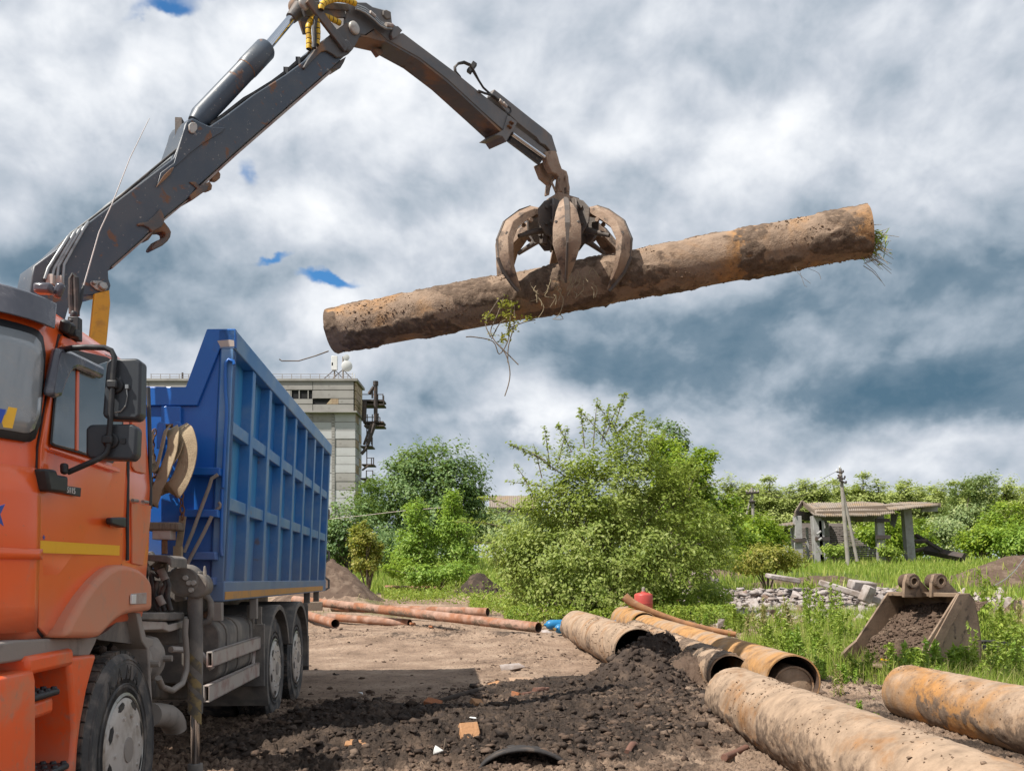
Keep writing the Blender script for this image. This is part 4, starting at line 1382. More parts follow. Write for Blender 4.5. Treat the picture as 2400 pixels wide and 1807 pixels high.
# shelf, air tanks, hose and exhaust elbow behind the front wheel
P('battery_shelf', MB().prism([Tl(*Z4(p), -.05) for p in [(88, 552), (396, 552), (398, 600), (310, 612), (88, 606)]], (-.4, 0, 0)), FRAME_GREY, bevel=.01)
P('shelf_bracket', MB().prism([Tl(*Z4(p), -.07) for p in [(100, 612), (270, 618), (285, 640), (388, 612), (386, 662), (290, 690), (250, 672), (110, 678)]], (-.3, 0, 0)), GUARD, bevel=.006)
mb = MB()
for x, y, r in ((275, 875, .145), (185, 912, .145)):
    c = Tl(*Z4((x, y)), -.02)
    P('air_tank', MB().lathe([(.02, .0), (r * .55, -.015), (r * .9, -.05), (r, -.10), (r, -.55)], c + Vector((-.02, .0, 0)), (1, 0, 0), 28).lathe([(.02, .03), (.02, -.02)], c, (1, 0, 0), 8), DUST_GREY, smooth=40)
P('brake_hose', MB().tube([Tl(*Z4(p), -.02) for p in [(405, 600), (400, 700), (412, 850), (410, 960), (380, 1050), (310, 1100), (240, 1075), (212, 1010)]], .02, 8), HOSE if False else DUST_GREY, smooth=60)
P('exhaust_elbow', MB().tube([Tl(*Z4(p), -.1) for p in [(150, 1270), (225, 1270), (275, 1280), (308, 1310), (325, 1345), (328, 1372)]], [.075, .075, .078, .08, .078, .076], 16), DUST_GREY, smooth=50)
P('gearbox_cover', MB().prism([Tl(*Z4(p), -.5) for p in [(180, 690), (600, 700), (600, 1160), (190, 1160)]], (-.4, 0, 0)), FRAME_GREY, bevel=.02)
# valve block with hoses between cab and body
mb = MB()
rv = random.Random(5)
pts0 = [(150, 190), (190, 215), (235, 210), (205, 330), (220, 395), (180, 300), (250, 310)]
for x, y in pts0:
    mb.box(Ts(*Z4((x, y)), 5.75 + rv.random() * .2), (.05 + rv.random() * .05, .06, .05 + rv.random() * .06), Matrix.Rotation(rv.random(), 3, 'Y'))
P('valve_block', mb, FRAME_GREY, bevel=.008)
P('valve_cover', MB().prism([Ts(*Z4(p), 5.6) for p in [(90, 140), (140, 146), (270, 152), (304, 172), (304, 240), (270, 205), (120, 190), (90, 185)]], (0, .35, 0)), FRAME_GREY, bevel=.006)
for pts_ in ([(225, 240), (255, 300), (265, 360), (240, 410), (235, 480), (262, 540)], [(150, 230), (165, 310), (180, 400), (210, 470), (225, 545)], [(120, 210), (150, 260), (210, 300), (250, 260)], [(205, 330), (190, 420), (175, 480), (215, 545)],
             [(262, 300), (285, 360), (275, 450), (300, 540)], [(130, 240), (120, 320), (150, 420), (165, 480)]):
    P('hydraulic_hose', MB().tube([Ts(*Z4(p), 5.72) for p in pts_], .017, 7), HOSE, smooth=60)
P('hose_fitting', MB().tube([Ts(*Z4(p), 5.70) for p in [(228, 250), (262, 325)]], .026, 8).tube([Ts(*Z4(p), 5.70) for p in [(215, 440), (245, 500)]], .024, 8), DUST_GREY, smooth=60)
P('crane_side_plate', MB().prism([Ts(*Z4(p), 6.2) for p in [(270, 230), (345, 178), (388, 178), (400, 300), (398, 470), (330, 480), (285, 440)]], (0, .06, 0)), FRAME_GREY, bevel=.01)
# drain stack with capped top, chain posts
mbp = MB().box2(tuple(Ts(*Z3((220, 1520)), 6.55)), tuple(Ts(*Z3((258, 1410)), 6.6)))
P('support_post', mbp, RUST)
P('support_block', MB().box(Ts(*Z3((235, 1385)), 6.6), (.13, .13, .10)), GUARD, bevel=.004)
P('support_cap', MB().box(Ts(*Z3((237, 1345)), 6.6), (.25, .16, .06)), WOOD, bevel=.012)

# ================================================================ crane
BP0 = Vector((-3.09, 6.3, 0))            # slew axis on the ground
BD = Vector((0.672, 0.740, 0)).normalized()
BN = Vector((BD.y, -BD.x, 0))            # towards the camera side
def Bp(px, py, o=0.0):
    """world point in the boom's upright plane, o metres towards the viewer's side; returned in the lorry frame"""
    return TMI @ ray_plane(px, py, BP0 + BN * o, BN)
BNl = TMI.to_3x3() @ BN
def bplate(name, pix, o0, o1, material, parent=None, bevel=.006, seg=2):
    """pixels outline the near face at offset o0, pushed back to o1"""
    return P(name, MB().prism([Bp(*p, o0) for p in pix], BNl * (o1 - o0)), material, parent, bevel=bevel, seg=seg)
def QB(p):
    return (50 + p[0] * .3303, 250 + p[1] * .3303)
def QE(p):
    return (400 + p[0] * .2712, p[1] * .2712)
def QJ(p):
    return (900 + p[0] * .3003, 50 + p[1] * .3003)
def QG(p):
    return (700 + p[0] * .3843, 420 + p[1] * .3843)

# column, yellow, with the boom foot between its cheeks
c_px = [(205, 735), (206, 690), (262, 655), (258, 600), (275, 640), (258, 690), (259, 720), (252, 800), (215, 900), (205, 820)]
P('crane_column', MB().prism([Bp(*p, .155) for p in [(222, 688), (257, 680), (259, 712), (252, 790), (240, 900), (205, 900), (210, 800)]], BNl * -.03)
  .prism([Bp(*p, -.13) for p in [(222, 688), (257, 680), (259, 712), (252, 790), (240, 900), (205, 900), (210, 800)]], BNl * -.03), YELLOW, bevel=.006)
cb = TMI @ Vector((-3.09, 6.3, 0))
P('crane_base', MB().lathe([(.30, 1.1), (.30, 1.5), (.24, 1.6), (.22, 2.75)], (cb.x, cb.y, 0), (0, 0, 1), 24), FRAME_GREY, smooth=40)
P('crane_base_box', MB().box2((-2.2, 5.95, .95), (-.5, 6.6, 1.3)), FRAME_GREY, bevel=.02)

boom_px = [(70, 760), (70, 679), (75, 646), (80, 623), (133, 584), (162, 557), (208, 521), (261, 481), (400, 376), (408, 370), (416, 350), (430, 309), (434, 293), (441, 281), (452, 277), (468, 285), (492, 296), (530, 271),
           (595, 222), (671, 174), (720, 138), (747, 106), (780, 79), (800, 110), (807, 133), (774, 163), (550, 359), (506, 399), (463, 438), (446, 461), (384, 511), (334, 560), (260, 625),
           (254, 636), (255, 653), (260, 669), (256, 683), (228, 691), (195, 694), (166, 703), (150, 760)]
boom = bplate('boom', boom_px, .13, -.13, CRANE, bevel=.008)
# stiffening side plate at the cylinder foot, with a visible welded edge
bplate('side_plate', [QB(p) for p in [(1085, 400), (1105, 330), (1150, 180), (1175, 110), (1215, 90), (1260, 112), (1340, 145), (1450, 150), (1420, 185), (1300, 255), (1200, 330), (1120, 405), (1060, 450), (1000, 520), (960, 575), (990, 470)]], .142, .13, CRANE, boom, bevel=.004)
bplate('wear_plate', [QB(p) for p in [(955, 575), (1010, 490), (1060, 440), (1085, 430), (1060, 480), (1020, 520)]], .147, .142, CRANE_RUST, boom, bevel=.002)
bplate('under_strip', [QB(p) for p in [(640, 1135), (860, 942), (1015, 792), (1200, 642), (1250, 572), (1255, 580), (1205, 652), (1020, 805), (866, 955), (648, 1150)]], .10, -.10, GUARD, boom, bevel=.002)
bplate('under_strip', [(463, 440), (506, 401), (550, 361), (774, 165), (778, 170), (552, 367), (508, 407), (466, 446)], .10, -.10, GUARD, boom, bevel=.002)
# tip cheeks
tipc = [QE(p) for p in [(1185, 520), (1220, 470), (1270, 400), (1320, 350), (1395, 290), (1440, 255), (1500, 212), (1530, 192), (1565, 185), (1600, 195), (1630, 222), (1645, 265), (1640, 310), (1612, 370), (1575, 430), (1540, 468), (1500, 490), (1440, 500), (1400, 470), (1350, 440), (1310, 445), (1260, 490), (1210, 545), (1160, 600), (1150, 580)]]
tip_near = bplate('tip_cheek', tipc, .155, .125, CRANE_RUST, boom, bevel=.006)
bplate('tip_cheek', [(p[0], p[1]) for p in tipc], -.125, -.155, CRANE_RUST, boom, bevel=.006)
bplate('tip_gusset', [QE(p) for p in [(1380, 600), (1470, 520), (1520, 490), (1500, 540), (1470, 590), (1430, 600)]], .08, -.08, CRANE_RUST, boom)
def pin(name, px, py, r, o, material=PIN, parent=None, rect=None):
    c = Bp(px, py, o)
    mb = MB().lathe([(r, -.01), (r, .012), (r * .75, .022)], c, BNl, 18)
    return P(name, mb, material, parent, bevel=.004)
pin('boom_pin', *QE((1585, 245)), .055, .165, PIN, boom)
pin('boom_pin', *QE((1515, 400)), .05, .160, CRANE_RUST, boom)
bplate('pin_lock', [QB(p) for p in [(490, 1245), (505, 1234), (570, 1236), (605, 1250), (617, 1280), (600, 1308), (570, 1312), (530, 1295), (496, 1265)]], .146, .13, PIN, boom, bevel=.004)
pin('pin_head', *QB((575, 1275)), .030, .15, STEEL, boom)
pin('pin_head', *QB((513, 1252)), .015, .15, STEEL, boom)
bplate('pin_lock', [QB(p) for p in [(1190, 130), (1205, 114), (1235, 113), (1250, 130), (1250, 160), (1228, 190), (1205, 188), (1192, 170)]], .156, .142, PIN, boom, bevel=.004)
# lifting hook and lugs welded under the boom
hook_px = [QB(p) for p in [(1015, 815), (1050, 860), (1066, 890), (1060, 925), (1040, 955), (1005, 985), (965, 1005), (935, 1020), (922, 1008), (930, 990), (960, 952), (1000, 935), (1025, 920), (1022, 895), (1000, 886), (970, 888), (935, 905), (905, 945), (880, 950), (865, 937), (905, 895), (890, 860)]]
bplate('lifting_hook', hook_px, .07, -.03, CRANE_RUST, boom, bevel=.012)
bplate('hook_saddle', [QB(p) for p in [(828, 828), (900, 815), (960, 760), (990, 722), (1012, 770), (1016, 815), (1000, 850), (930, 890), (905, 860), (868, 842), (830, 845)]], .150, -.15, CRANE_RUST, boom, bevel=.006)
bplate('boom_lug', [QB(p) for p in [(1352, 500), (1370, 440), (1392, 442), (1416, 480), (1412, 508), (1390, 528), (1355, 524)]], .09, .04, CRANE_RUST, boom)
bplate('boom_lug', [QB(p) for p in [(1318, 545), (1340, 535), (1357, 560), (1352, 590), (1325, 600), (1290, 596)]], .09, .04, CRANE_RUST, boom)
bplate('lug_saddle', [QB(p) for p in [(1192, 535), (1240, 532), (1270, 570), (1345, 525), (1320, 590), (1210, 668), (1198, 630), (1250, 580)]], .142, -.142, CRANE_RUST, boom, bevel=.005)
# steel tubes over the boom foot and along its back
for k, (a_, b_, c_, d_) in enumerate((((165, 1225), (190, 1150), (330, 930), (345, 915)), ((212, 1225), (232, 1150), (375, 900), (395, 880)), ((252, 1225), (262, 1130), (410, 880), (432, 860)), ((292, 1250), (302, 1120), (440, 870), (475, 825)))):
    o = .155
    pts = [Bp(*QB(a_), o), Bp(*QB(b_), o), Bp(*QB(((b_[0] + c_[0]) / 2, (b_[1] + c_[1]) / 2)), o), Bp(*QB(c_), o), Bp(*QB(d_), .14)]
    pts += [Bp(*QB((d_[0] + 8, d_[1] - 12)), .06 - .04 * k), Bp(*QB((640 - 6 * k, 693)), .06 - .05 * k), Bp(*QB((1060, 372)), .06 - .05 * k), Bp(*QB((1100, 310)), .03 - .04 * k)]
    P('hydraulic_tube', MB().tube(pts, .011, 8), HYD_PIPE, boom, smooth=60)
P('tube_clamp', MB().box(Bp(*QB((210, 1232)), .15), (.05, .05, .07)).box(Bp(*QB((270, 1240)), .15), (.05, .05, .07)), GUARD, boom, bevel=.005)
P('boom_hose', MB().tube([Bp(*QB(p), .10) for p in [(150, 1230), (160, 1180), (210, 1110), (250, 1020), (300, 960), (345, 915), (640, 690), (1050, 350), (1110, 300)]], .010, 7), HOSE, boom, smooth=60)
P('boom_hose', MB().tube([Bp(*QE(p), .05) for p in [(340, 1090), (480, 985), (640, 860), (720, 815), (880, 715), (1000, 625), (1090, 545), (1180, 490), (1220, 440), (1260, 400)]], .017, 8), HOSE, boom, smooth=60)
P('hose_clip', MB().box(Bp(*QE((1000, 628)), .05), (.04, .06, .06)).box(Bp(*QE((1105, 540)), .05), (.04, .06, .06)), BLACK_PLASTIC, boom)
P('bracket_block', MB().box(Bp(425, 318, -.05), (.05, .16, .2)), FRAME_GREY, boom)
# lift cylinder
c0, c1, c2 = Bp(454, 293, 0), Bp(624, 114, 0), Bp(712, 12, 0)
dv = (c1 - c0).normalized()
cyl = P('boom_cylinder', MB().tube([c0 + dv * .02, c0 + dv * .10, c1 - dv * .30, c1 - dv * .29, c1 - dv * .02, c1], [.06, .082, .082, .087, .087, .078], 24), FRAME_GREY if False else CRANE, smooth=40)
P('cylinder_rod', MB().tube([c1, c2 - dv * .12], .036, 20), CHROME, cyl, smooth=50)
P('rod_eye', MB().tube([c2 - dv * .22, c2 - dv * .10, c2 + dv * .02, c2 + dv * .09], [.045, .062, .075, .05], 16).lathe([(.085, -.11), (.09, 0), (.085, .11)], c2, BNl, 20), CRANE_RUST, cyl, smooth=50)
P('cylinder_band', MB().tube([c1 - dv * .33, c1 - dv * .32], .0835, 24), RUST, cyl)
# links at the elbow
def link(a_, b_, o, w_, t=.03, parent=None, material=CRANE_RUST):
    A, Bq = Bp(*a_, o), Bp(*b_, o)
    d = (Bq - A).normalized()
    n = d.cross(BNl).normalized() * w_ / 2
    return P('elbow_link', MB().prism([A + n - d * w_ * .3, A - n - d * w_ * .3, Bq - n + d * w_ * .3, Bq + n + d * w_ * .3], BNl * -t), material, parent, bevel=.006)
link(QE((1215, 15)), QE((1510, 400)), .19, .085)
link(QE((1130, 130)), QE((1175, 270)), -.17, .075)
link(QE((1230, 40)), QE((1530, 62)), .13, .055)
link(QE((1170, 110)), QE((1500, 118)), .11, .065)
pin('knuckle_pin', 712, 10, .05, .13, PIN)
P('knuckle_block', MB().box(Bp(716, 14, 0), (.12, .16, .20)), CRANE_RUST, bevel=.02)
# yellow wrapped hoses looping across the elbow
def wrapped(pix, o, r=.028):
    pts = [Bp(*QE(p), o) for p in pix]
    dense = []
    for i in range(len(pts) - 1):
        for k in range(5):
            t = k / 5
            p0, p1, p2, p3 = pts[max(i - 1, 0)], pts[i], pts[i + 1], pts[min(i + 2, len(pts) - 1)]
            dense.append(.5 * ((2 * p1) + (p2 - p0) * t + (2 * p0 - 5 * p1 + 4 * p2 - p3) * t * t + (3 * p1 - p0 - 3 * p2 + p3) * t ** 3))
    dense.append(pts[-1])
    L = [0]
    for a_, b_ in zip(dense, dense[1:]):
        L.append(L[-1] + (b_ - a_).length)
    core = P('wrapped_hose', MB().tube(dense, r * .86, 10), HOSE, smooth=60)
    n = int(L[-1] / .042)
    mb = MB()
    X = np.array([[*p] for p in dense])
    for k in range(n):
        s0, s1 = (k + .06) * L[-1] / n, (k + .86) * L[-1] / n
        q = [Vector([np.interp(s, L, X[:, j]) for j in range(3)]) for s in (s0, (s0 + s1) / 2, s1)]
        mb.tube(q, [r * .96, r, r * .96], 10, caps=True)
    P('spiral_wrap', mb, YELLOW_WRAP, core, smooth=60)
wrapped([(1300, 90), (1305, 50), (1350, 15), (1420, -5), (1500, 0), (1560, 18), (1600, 35)], .20, .026)
wrapped([(1265, 390), (1275, 320), (1275, 240), (1270, 165), (1275, 120), (1300, 80)], .16, .02)
wrapped([(1195, 430), (1195, 330), (1190, 250), (1205, 195), (1240, 160), (1290, 140), (1350, 150), (1420, 180), (1465, 205)], .10, .026)
P('hose_bundle', MB().tube([Bp(*QE(p), .17) for p in [(1240, 420), (1245, 340), (1240, 250), (1255, 150)]], .018, 8), HOSE, smooth=60)

# outer arm (jib)
jib_px = [QE(p) for p in [(1515, 55), (1530, 35), (1600, 20), (1690, 22), (1745, 60), (1800, 75), (1850, 88), (1890, 100), (1908, 135), (1915, 200), (1960, 235), (2003, 262), (1985, 290)]] + \
         [QJ(p) for p in [(150, 92), (400, 280), (560, 400), (860, 645), (960, 722), (980, 760), (930, 850), (760, 700), (500, 460), (280, 290), (30, 150)]] + [QE(p) for p in [(1760, 250), (1680, 305), (1640, 300), (1560, 290), (1500, 230), (1520, 110)]]
jib = bplate('outer_arm', jib_px, .11, -.11, JIB, bevel=.008)
# rusty underside skin
bplate('arm_underside', [QE((1640, 303)), QE((1690, 308)), QE((1765, 254)), QJ((30, 154)), QJ((280, 294)), QJ((500, 464)), QJ((760, 704)), QJ((925, 856)), QJ((910, 866)), QJ((750, 716)), QJ((490, 476)), QJ((270, 304)), QJ((20, 164)), QE((1690, 325)), QE((1640, 320))], .105, -.115, CRANE_RUST, jib, bevel=.003)
bplate('arm_lug', [QE(p) for p in [(1755, 425), (1800, 488), (1838, 460), (1830, 420)]], .0, -.05, CRANE_RUST, jib)
bplate('arm_bracket', [QE(p) for p in [(1905, 300), (1930, 228), (1965, 226), (2005, 265), (1960, 320), (1920, 340)]], .145, .105, JIB, jib)
for k in range(5):
    P('arm_hose', MB().tube([Bp(*QE(p), .135 + .012 * k) for p in [(1600, 45 + 8 * k), (1680, 75 + 9 * k), (1750, 130 + 9 * k), (1810, 190 + 8 * k), (1860, 225 + 6 * k), (1910, 235 + 4 * k - 6 * (k % 2))]], .010, 7), HOSE if k % 2 else HYD_PIPE, jib, smooth=60)
P('hose_coupling', MB().tube([Bp(*QE((1720, 110)), .16), Bp(*QE((1765, 150)), .16)], .02, 8), GUARD, jib, smooth=60)
P('hose_coupling', MB().tube([Bp(*QE((1860, 215)), .18), Bp(*QE((1915, 225)), .18)], .02, 8), GUARD, jib, smooth=60)
bplate('arm_top_block', [QE(p) for p in [(1840, 92), (1865, 85), (1905, 105), (1908, 160), (1870, 165), (1840, 130)]], .13, -.05, FRAME_GREY, jib)
# collar and inner telescopic section
bplate('arm_collar', [QJ(p) for p in [(965, 735), (985, 742), (1042, 790), (1020, 830), (990, 880), (955, 945), (925, 900), (870, 890), (935, 845)]], .125, -.125, JIB, jib, bevel=.006)
for c in ((985, 790), (1000, 800), (970, 820), (985, 833)):
    pin('collar_bolt', *QJ(c), .013, .13, RUST, jib)
ext = bplate('arm_extension', [QJ(p) for p in [(1020, 815), (1140, 905), (1265, 1000), (1300, 1040), (1250, 1060), (1220, 1040), (1100, 950), (990, 865)]], .075, -.085, JIB, bevel=.006)
P('extension_cylinder', MB().tube([Bp(*QJ((975, 905)), .0), Bp(*QJ((1210, 1085)), .0)], .05, 14), CRANE, ext, smooth=50)
P('extension_rod', MB().tube([Bp(*QJ((1000, 880)), .09), Bp(*QJ((1250, 1060)), .09)], .022, 10), CHROME, ext, smooth=50)
neck = bplate('arm_head', [QJ(p) for p in [(1255, 1020), (1310, 1005), (1342, 1002), (1352, 1030), (1362, 1060), (1372, 1100), (1390, 1150), (1428, 1168), (1442, 1215), (1445, 1255), (1436, 1285), (1412, 1308), (1408, 1390), (1372, 1382), (1365, 1300), (1375, 1230), (1350, 1195), (1310, 1180), (1280, 1120)]], .10, .03, GRAPPLE, bevel=.012)
bplate('head_cheek', [QJ(p) for p in [(1200, 1120), (1262, 1092), (1300, 1180), (1345, 1215), (1320, 1260), (1300, 1310), (1292, 1360), (1285, 1350), (1296, 1270), (1240, 1222)]], -.02, -.09, GRAPPLE, neck, bevel=.012)
gpx = [(862, 532), (905, 565), (1000, 640), (1150, 760), (1260, 845), (1312, 892), (1332, 960), (1352, 1022), (1300, 1012), (1262, 968), (1222, 950), (1190, 905), (1110, 845), (1045, 792), (990, 740), (900, 650), (830, 590)]
guard = bplate('hose_guard_arm', [QJ(p) for p in gpx], .10, .03, JIB, bevel=.006)
for k, o in enumerate((.10, .06)):
    P('loop_hose', MB().tube([Bp(*QJ(p), o) for p in [(596 - 18 * k, 438), (560 - 8 * k, 395), (556 - 6 * k, 360), (580, 330 + 4 * k), (625, 318 + 10 * k), (670, 338 + 10 * k), (705 - 4 * k, 395 + 8 * k), (740, 465), (775, 520), (830, 570), (900, 620), (950, 655), (985, 680), (990, 705), (975, 725), (940, 712)]], .011, 8), HOSE, guard, smooth=60)
P('hose_clip', MB().box(Bp(*QJ((685, 365)), .08), (.05, .05, .12), Matrix.Rotation(.6, 3, 'Y')), BLACK_PLASTIC, guard, bevel=.006)
P('hose_tail', MB().tube([Bp(*QJ(p), .12) for p in [(738, 545), (790, 565), (850, 580), (930, 640)]], .012, 8), HOSE, guard, smooth=60)
P('hose_fittings', MB().tube([Bp(*QJ((900, 618)), .13), Bp(*QJ((930, 650)), .13)], .02, 8).tube([Bp(*QJ((930, 640)), .14), Bp(*QJ((955, 668)), .14)], .018, 8), GUARD, guard, smooth=60)

# ---- grapple: rotator, crown of bracket plates, six curved claws
GX, GY = 0.585, 10.3
def gz(py):
    return CZ + (YH - py) / F * GY
gw = lambda v: TMI @ Vector(v)
zr = Vector((0, 0, 1))
rot = P('grapple_rotator', MB().lathe([(.055, gz(462)), (.06, gz(440)), (.045, gz(425))], gw((GX + .02, GY, 0)), zr, 16).box(gw((GX, GY, gz(478))), (.30, .24, .12), Matrix.Rotation(.5, 3, 'Z')).lathe([(.14, gz(500)), (.145, gz(485)), (.10, gz(475))], gw((GX, GY, 0)), zr, 20), GRAPPLE, bevel=.01)
for k in range(4):
    a_ = k * 1.4 + .3
    P('rotator_hose', MB().tube([gw((GX - .02 + .05 * math.cos(a_), GY - .08 + .03 * math.sin(a_), gz(420))), gw((GX - .05 + .09 * math.cos(a_), GY - .15 + .04 * math.sin(a_), gz(440))), gw((GX - .02 + .07 * math.cos(a_), GY - .14, gz(462)))], .014, 7), GRAPPLE, rot, smooth=60)
hub = P('grapple_hub', MB().lathe([(.12, gz(575)), (.17, gz(560)), (.17, gz(520)), (.16, gz(500)), (.13, gz(492))], gw((GX, GY, 0)), zr, 12), GRAPPLE_DARK, bevel=.01)
CLAW_AZ = [208, 270, 330, 28, 90, 152]
for az_ in CLAW_AZ:
    a_ = math.radians(az_)
    rd = Vector((math.cos(a_), math.sin(a_), 0))
    tn = Vector((-rd.y, rd.x, 0))
    def G(r_, py, t_):
        return gw(Vector((GX, GY, gz(py))) + rd * r_ + tn * t_)
    # pair of bracket plates
    for sgn in (-1, 1):
        out = [G(r_, y_, sgn * .115) for r_, y_ in ((.10, 488), (.20, 482), (.32, 494), (.40, 514), (.39, 546), (.30, 570), (.14, 574))]
        P('bracket_plate', MB().prism(out, (TMI.to_3x3() @ tn) * (sgn * .022)), GRAPPLE_DARK, hub, bevel=.005)
        for r_, y_ in ((.30, 508), (.22, 552), (.31, 545)):
            P('bracket_pin', MB().lathe([(.022, 0), (.02, .022)], G(r_, y_, sgn * .137), (TMI.to_3x3() @ tn) * sgn, 10), GRAPPLE_DARK, hub, smooth=40)
    # centre line of the claw (radius, row), half width, thickness
    prof = [(.28, 508, .055, .07), (.41, 512, .065, .11), (.54, 528, .08, .13), (.70, 556, .115, .135), (.785, 594, .15, .12), (.775, 630, .15, .10), (.72, 658, .105, .075), (.63, 682, .055, .045), (.56, 698, .014, .018)]
    rings = []
    for i, (r_, y_, hw, th) in enumerate(prof):
        p0 = prof[max(i - 1, 0)]
        p1 = prof[min(i + 1, len(prof) - 1)]
        tx, tz = p1[0] - p0[0], gz(p1[1]) - gz(p0[1])
        ln = math.hypot(tx, tz)
        nx, nz = -tz / ln, tx / ln           # outward in the radial plane
        if nx < 0 and i > 3:
            nx, nz = -nx, -nz
        if i <= 3 and nz < 0:
            nx, nz = -nx, -nz
        def cp(d_, t_):
            return gw(Vector((GX, GY, gz(y_) + nz * d_)) + rd * (r_ + nx * d_) + tn * t_)
        rings.append([cp(-th * .55, -hw), cp(th * .1, -hw * 1.0), cp(th * .55, -hw * .12), cp(th * .55, hw * .12), cp(th * .1, hw), cp(-th * .55, hw), cp(-th * .25, 0)])
    cl = P('claw', MB().loft(rings), GRAPPLE, bevel=.006)
    # raised dark strip painting the shade in the gap between the side plates
    sl_ = []
    for i in range(1, 6):
        r_, y_, hw, th = prof[i]
        p0, p1 = prof[i - 1], prof[i + 1]
        tx, tz = p1[0] - p0[0], gz(p1[1]) - gz(p0[1])
        ln = math.hypot(tx, tz)
        nx, nz = -tz / ln, tx / ln
        if (nx < 0 and i > 3) or (nz < 0 and i <= 3):
            nx, nz = -nx, -nz
        w_ = .026 if i in (2, 3, 4) else .012
        sl_.append([gw(Vector((GX, GY, gz(y_) + nz * d_)) + rd * (r_ + nx * d_) + tn * t_) for d_, t_ in ((th * .3, -w_), (th * .55 + .004, -w_), (th * .55 + .004, w_), (th * .3, w_))])
    P('claw_gap_shade', MB().loft(sl_), GRAPPLE_DARK, cl)
    for sgn in (-1, 1):
        P('claw_bolt', MB().lathe([(.022, 0), (.02, .02)], G(.78, 585, sgn * .11), (TMI.to_3x3() @ (rd * .6 + tn * sgn)).normalized(), 8), GRAPPLE_DARK, cl)
    # ridge plate along the back and worn tip
    rg = []
    for i in range(5, len(prof)):
        r_, y_, hw, th = prof[i]
        p0, p1 = prof[i - 1], prof[min(i + 1, len(prof) - 1)]
        tx, tz = p1[0] - p0[0], gz(p1[1]) - gz(p0[1])
        ln = math.hypot(tx, tz)
        nx, nz = (-tz / ln, tx / ln)
        if nx < 0:
            nx, nz = -nx, -nz
        rg.append([gw(Vector((GX, GY, gz(y_) + nz * d_)) + rd * (r_ + nx * d_) + tn * t_) for d_, t_ in ((th * .5, -.014), (th * .5 + .035, -.012), (th * .5 + .035, .012), (th * .5, .014))])
    P('claw_ridge', MB().loft(rg), GRAPPLE_DARK, cl, bevel=.003)
    for sgn in (-1, 1):
        P('claw_pin', MB().lathe([(.026, 0), (.024, .025)], G(.47, 540, sgn * .07), (TMI.to_3x3() @ tn) * sgn, 10), GRAPPLE, cl, smooth=40)
    # inner ram
    P('claw_ram', MB().tube([G(.16, 545, 0), G(.36, 556, 0), G(.58, 575, 0)], [.035, .035, .022], 10), GRAPPLE_DARK, cl, smooth=50)

# ================================================================ slings and chains hanging on the front wall of the body
def ribbon(name, pts, widths, side, material, t=.008):
    """flat webbing through truck-frame points; side = local across direction per point"""
    mb = MB()
    rings = []
    for i, p in enumerate(pts):
        d = (pts[min(i + 1, len(pts) - 1)] - pts[max(i - 1, 0)]).normalized()
        s_ = Vector(side[i] if isinstance(side, list) else side)
        s_ = (s_ - d * s_.dot(d)).normalized()
        n = d.cross(s_) * t
        w_ = widths[i] if hasattr(widths, '__len__') else widths
        rings.append([p - s_ * w_ / 2 - n / 2, p + s_ * w_ / 2 - n / 2, p + s_ * w_ / 2 + n / 2, p - s_ * w_ / 2 + n / 2])
    mb.loft(rings)
    mb.v = [tuple(TM @ Vector(v)) for v in mb.v]
    return mb
def smooth_path(P_, n=6):
    out = []
    for i in range(len(P_) - 1):
        p0, p1, p2, p3 = P_[max(i - 1, 0)], P_[i], P_[i + 1], P_[min(i + 2, len(P_) - 1)]
        for k in range(n):
            t = k / n
            out.append(.5 * ((2 * p1) + (p2 - p0) * t + (2 * p0 - 5 * p1 + 4 * p2 - p3) * t * t + (3 * p1 - p0 - 3 * p2 + p3) * t ** 3))
    out.append(P_[-1])
    return out
def sling(label, pix, width, s0, tilt=(.6, -1, 0)):
    pts = smooth_path([Ts(*Z3((x, y)), s0 + k) for x, y, k in pix])
    mb = ribbon('lifting_sling', pts, width, tilt, STRAP)
    o = mb.build('lifting_sling', STRAP, thing=TM @ pts[0], smooth=50)
    return tag(o, label, 'sling', 'webbing slings hung on the front wall of the tipper body')
sling('long webbing sling loop hanging lowest beside the cab', [(258, 700, -.33), (240, 740, -.36), (215, 850, -.37), (185, 960, -.36), (160, 960, -.33), (150, 900, -.3)], .085, SW)
sling('webbing sling loop twisted between the two blue hangers', [(285, 705, -.30), (295, 760, -.38), (285, 850, -.40), (255, 940, -.40), (220, 1030, -.38), (185, 1120, -.36), (155, 1200, -.33), (150, 1170, -.25)], .10, SW, (.9, -.5, 0))
sling('wide webbing sling loop bulging right of the blue hangers', [(330, 700, -.30), (370, 740, -.36), (392, 830, -.38), (375, 950, -.38), (330, 1060, -.38), (285, 1110, -.36), (255, 1100, -.33)], .14, SW, (1, -.25, 0))
sling('webbing sling loop crossing towards the wide one', [(345, 705, -.3), (338, 800, -.36), (310, 880, -.38), (265, 940, -.38), (225, 975, -.36)], .075, SW, (.8, -.6, 0))
sling('webbing sling curled behind the left blue hanger', [(185, 715, -.16), (158, 740, -.2), (150, 800, -.2), (160, 900, -.18), (185, 1000, -.15)], .08, SW - .02)
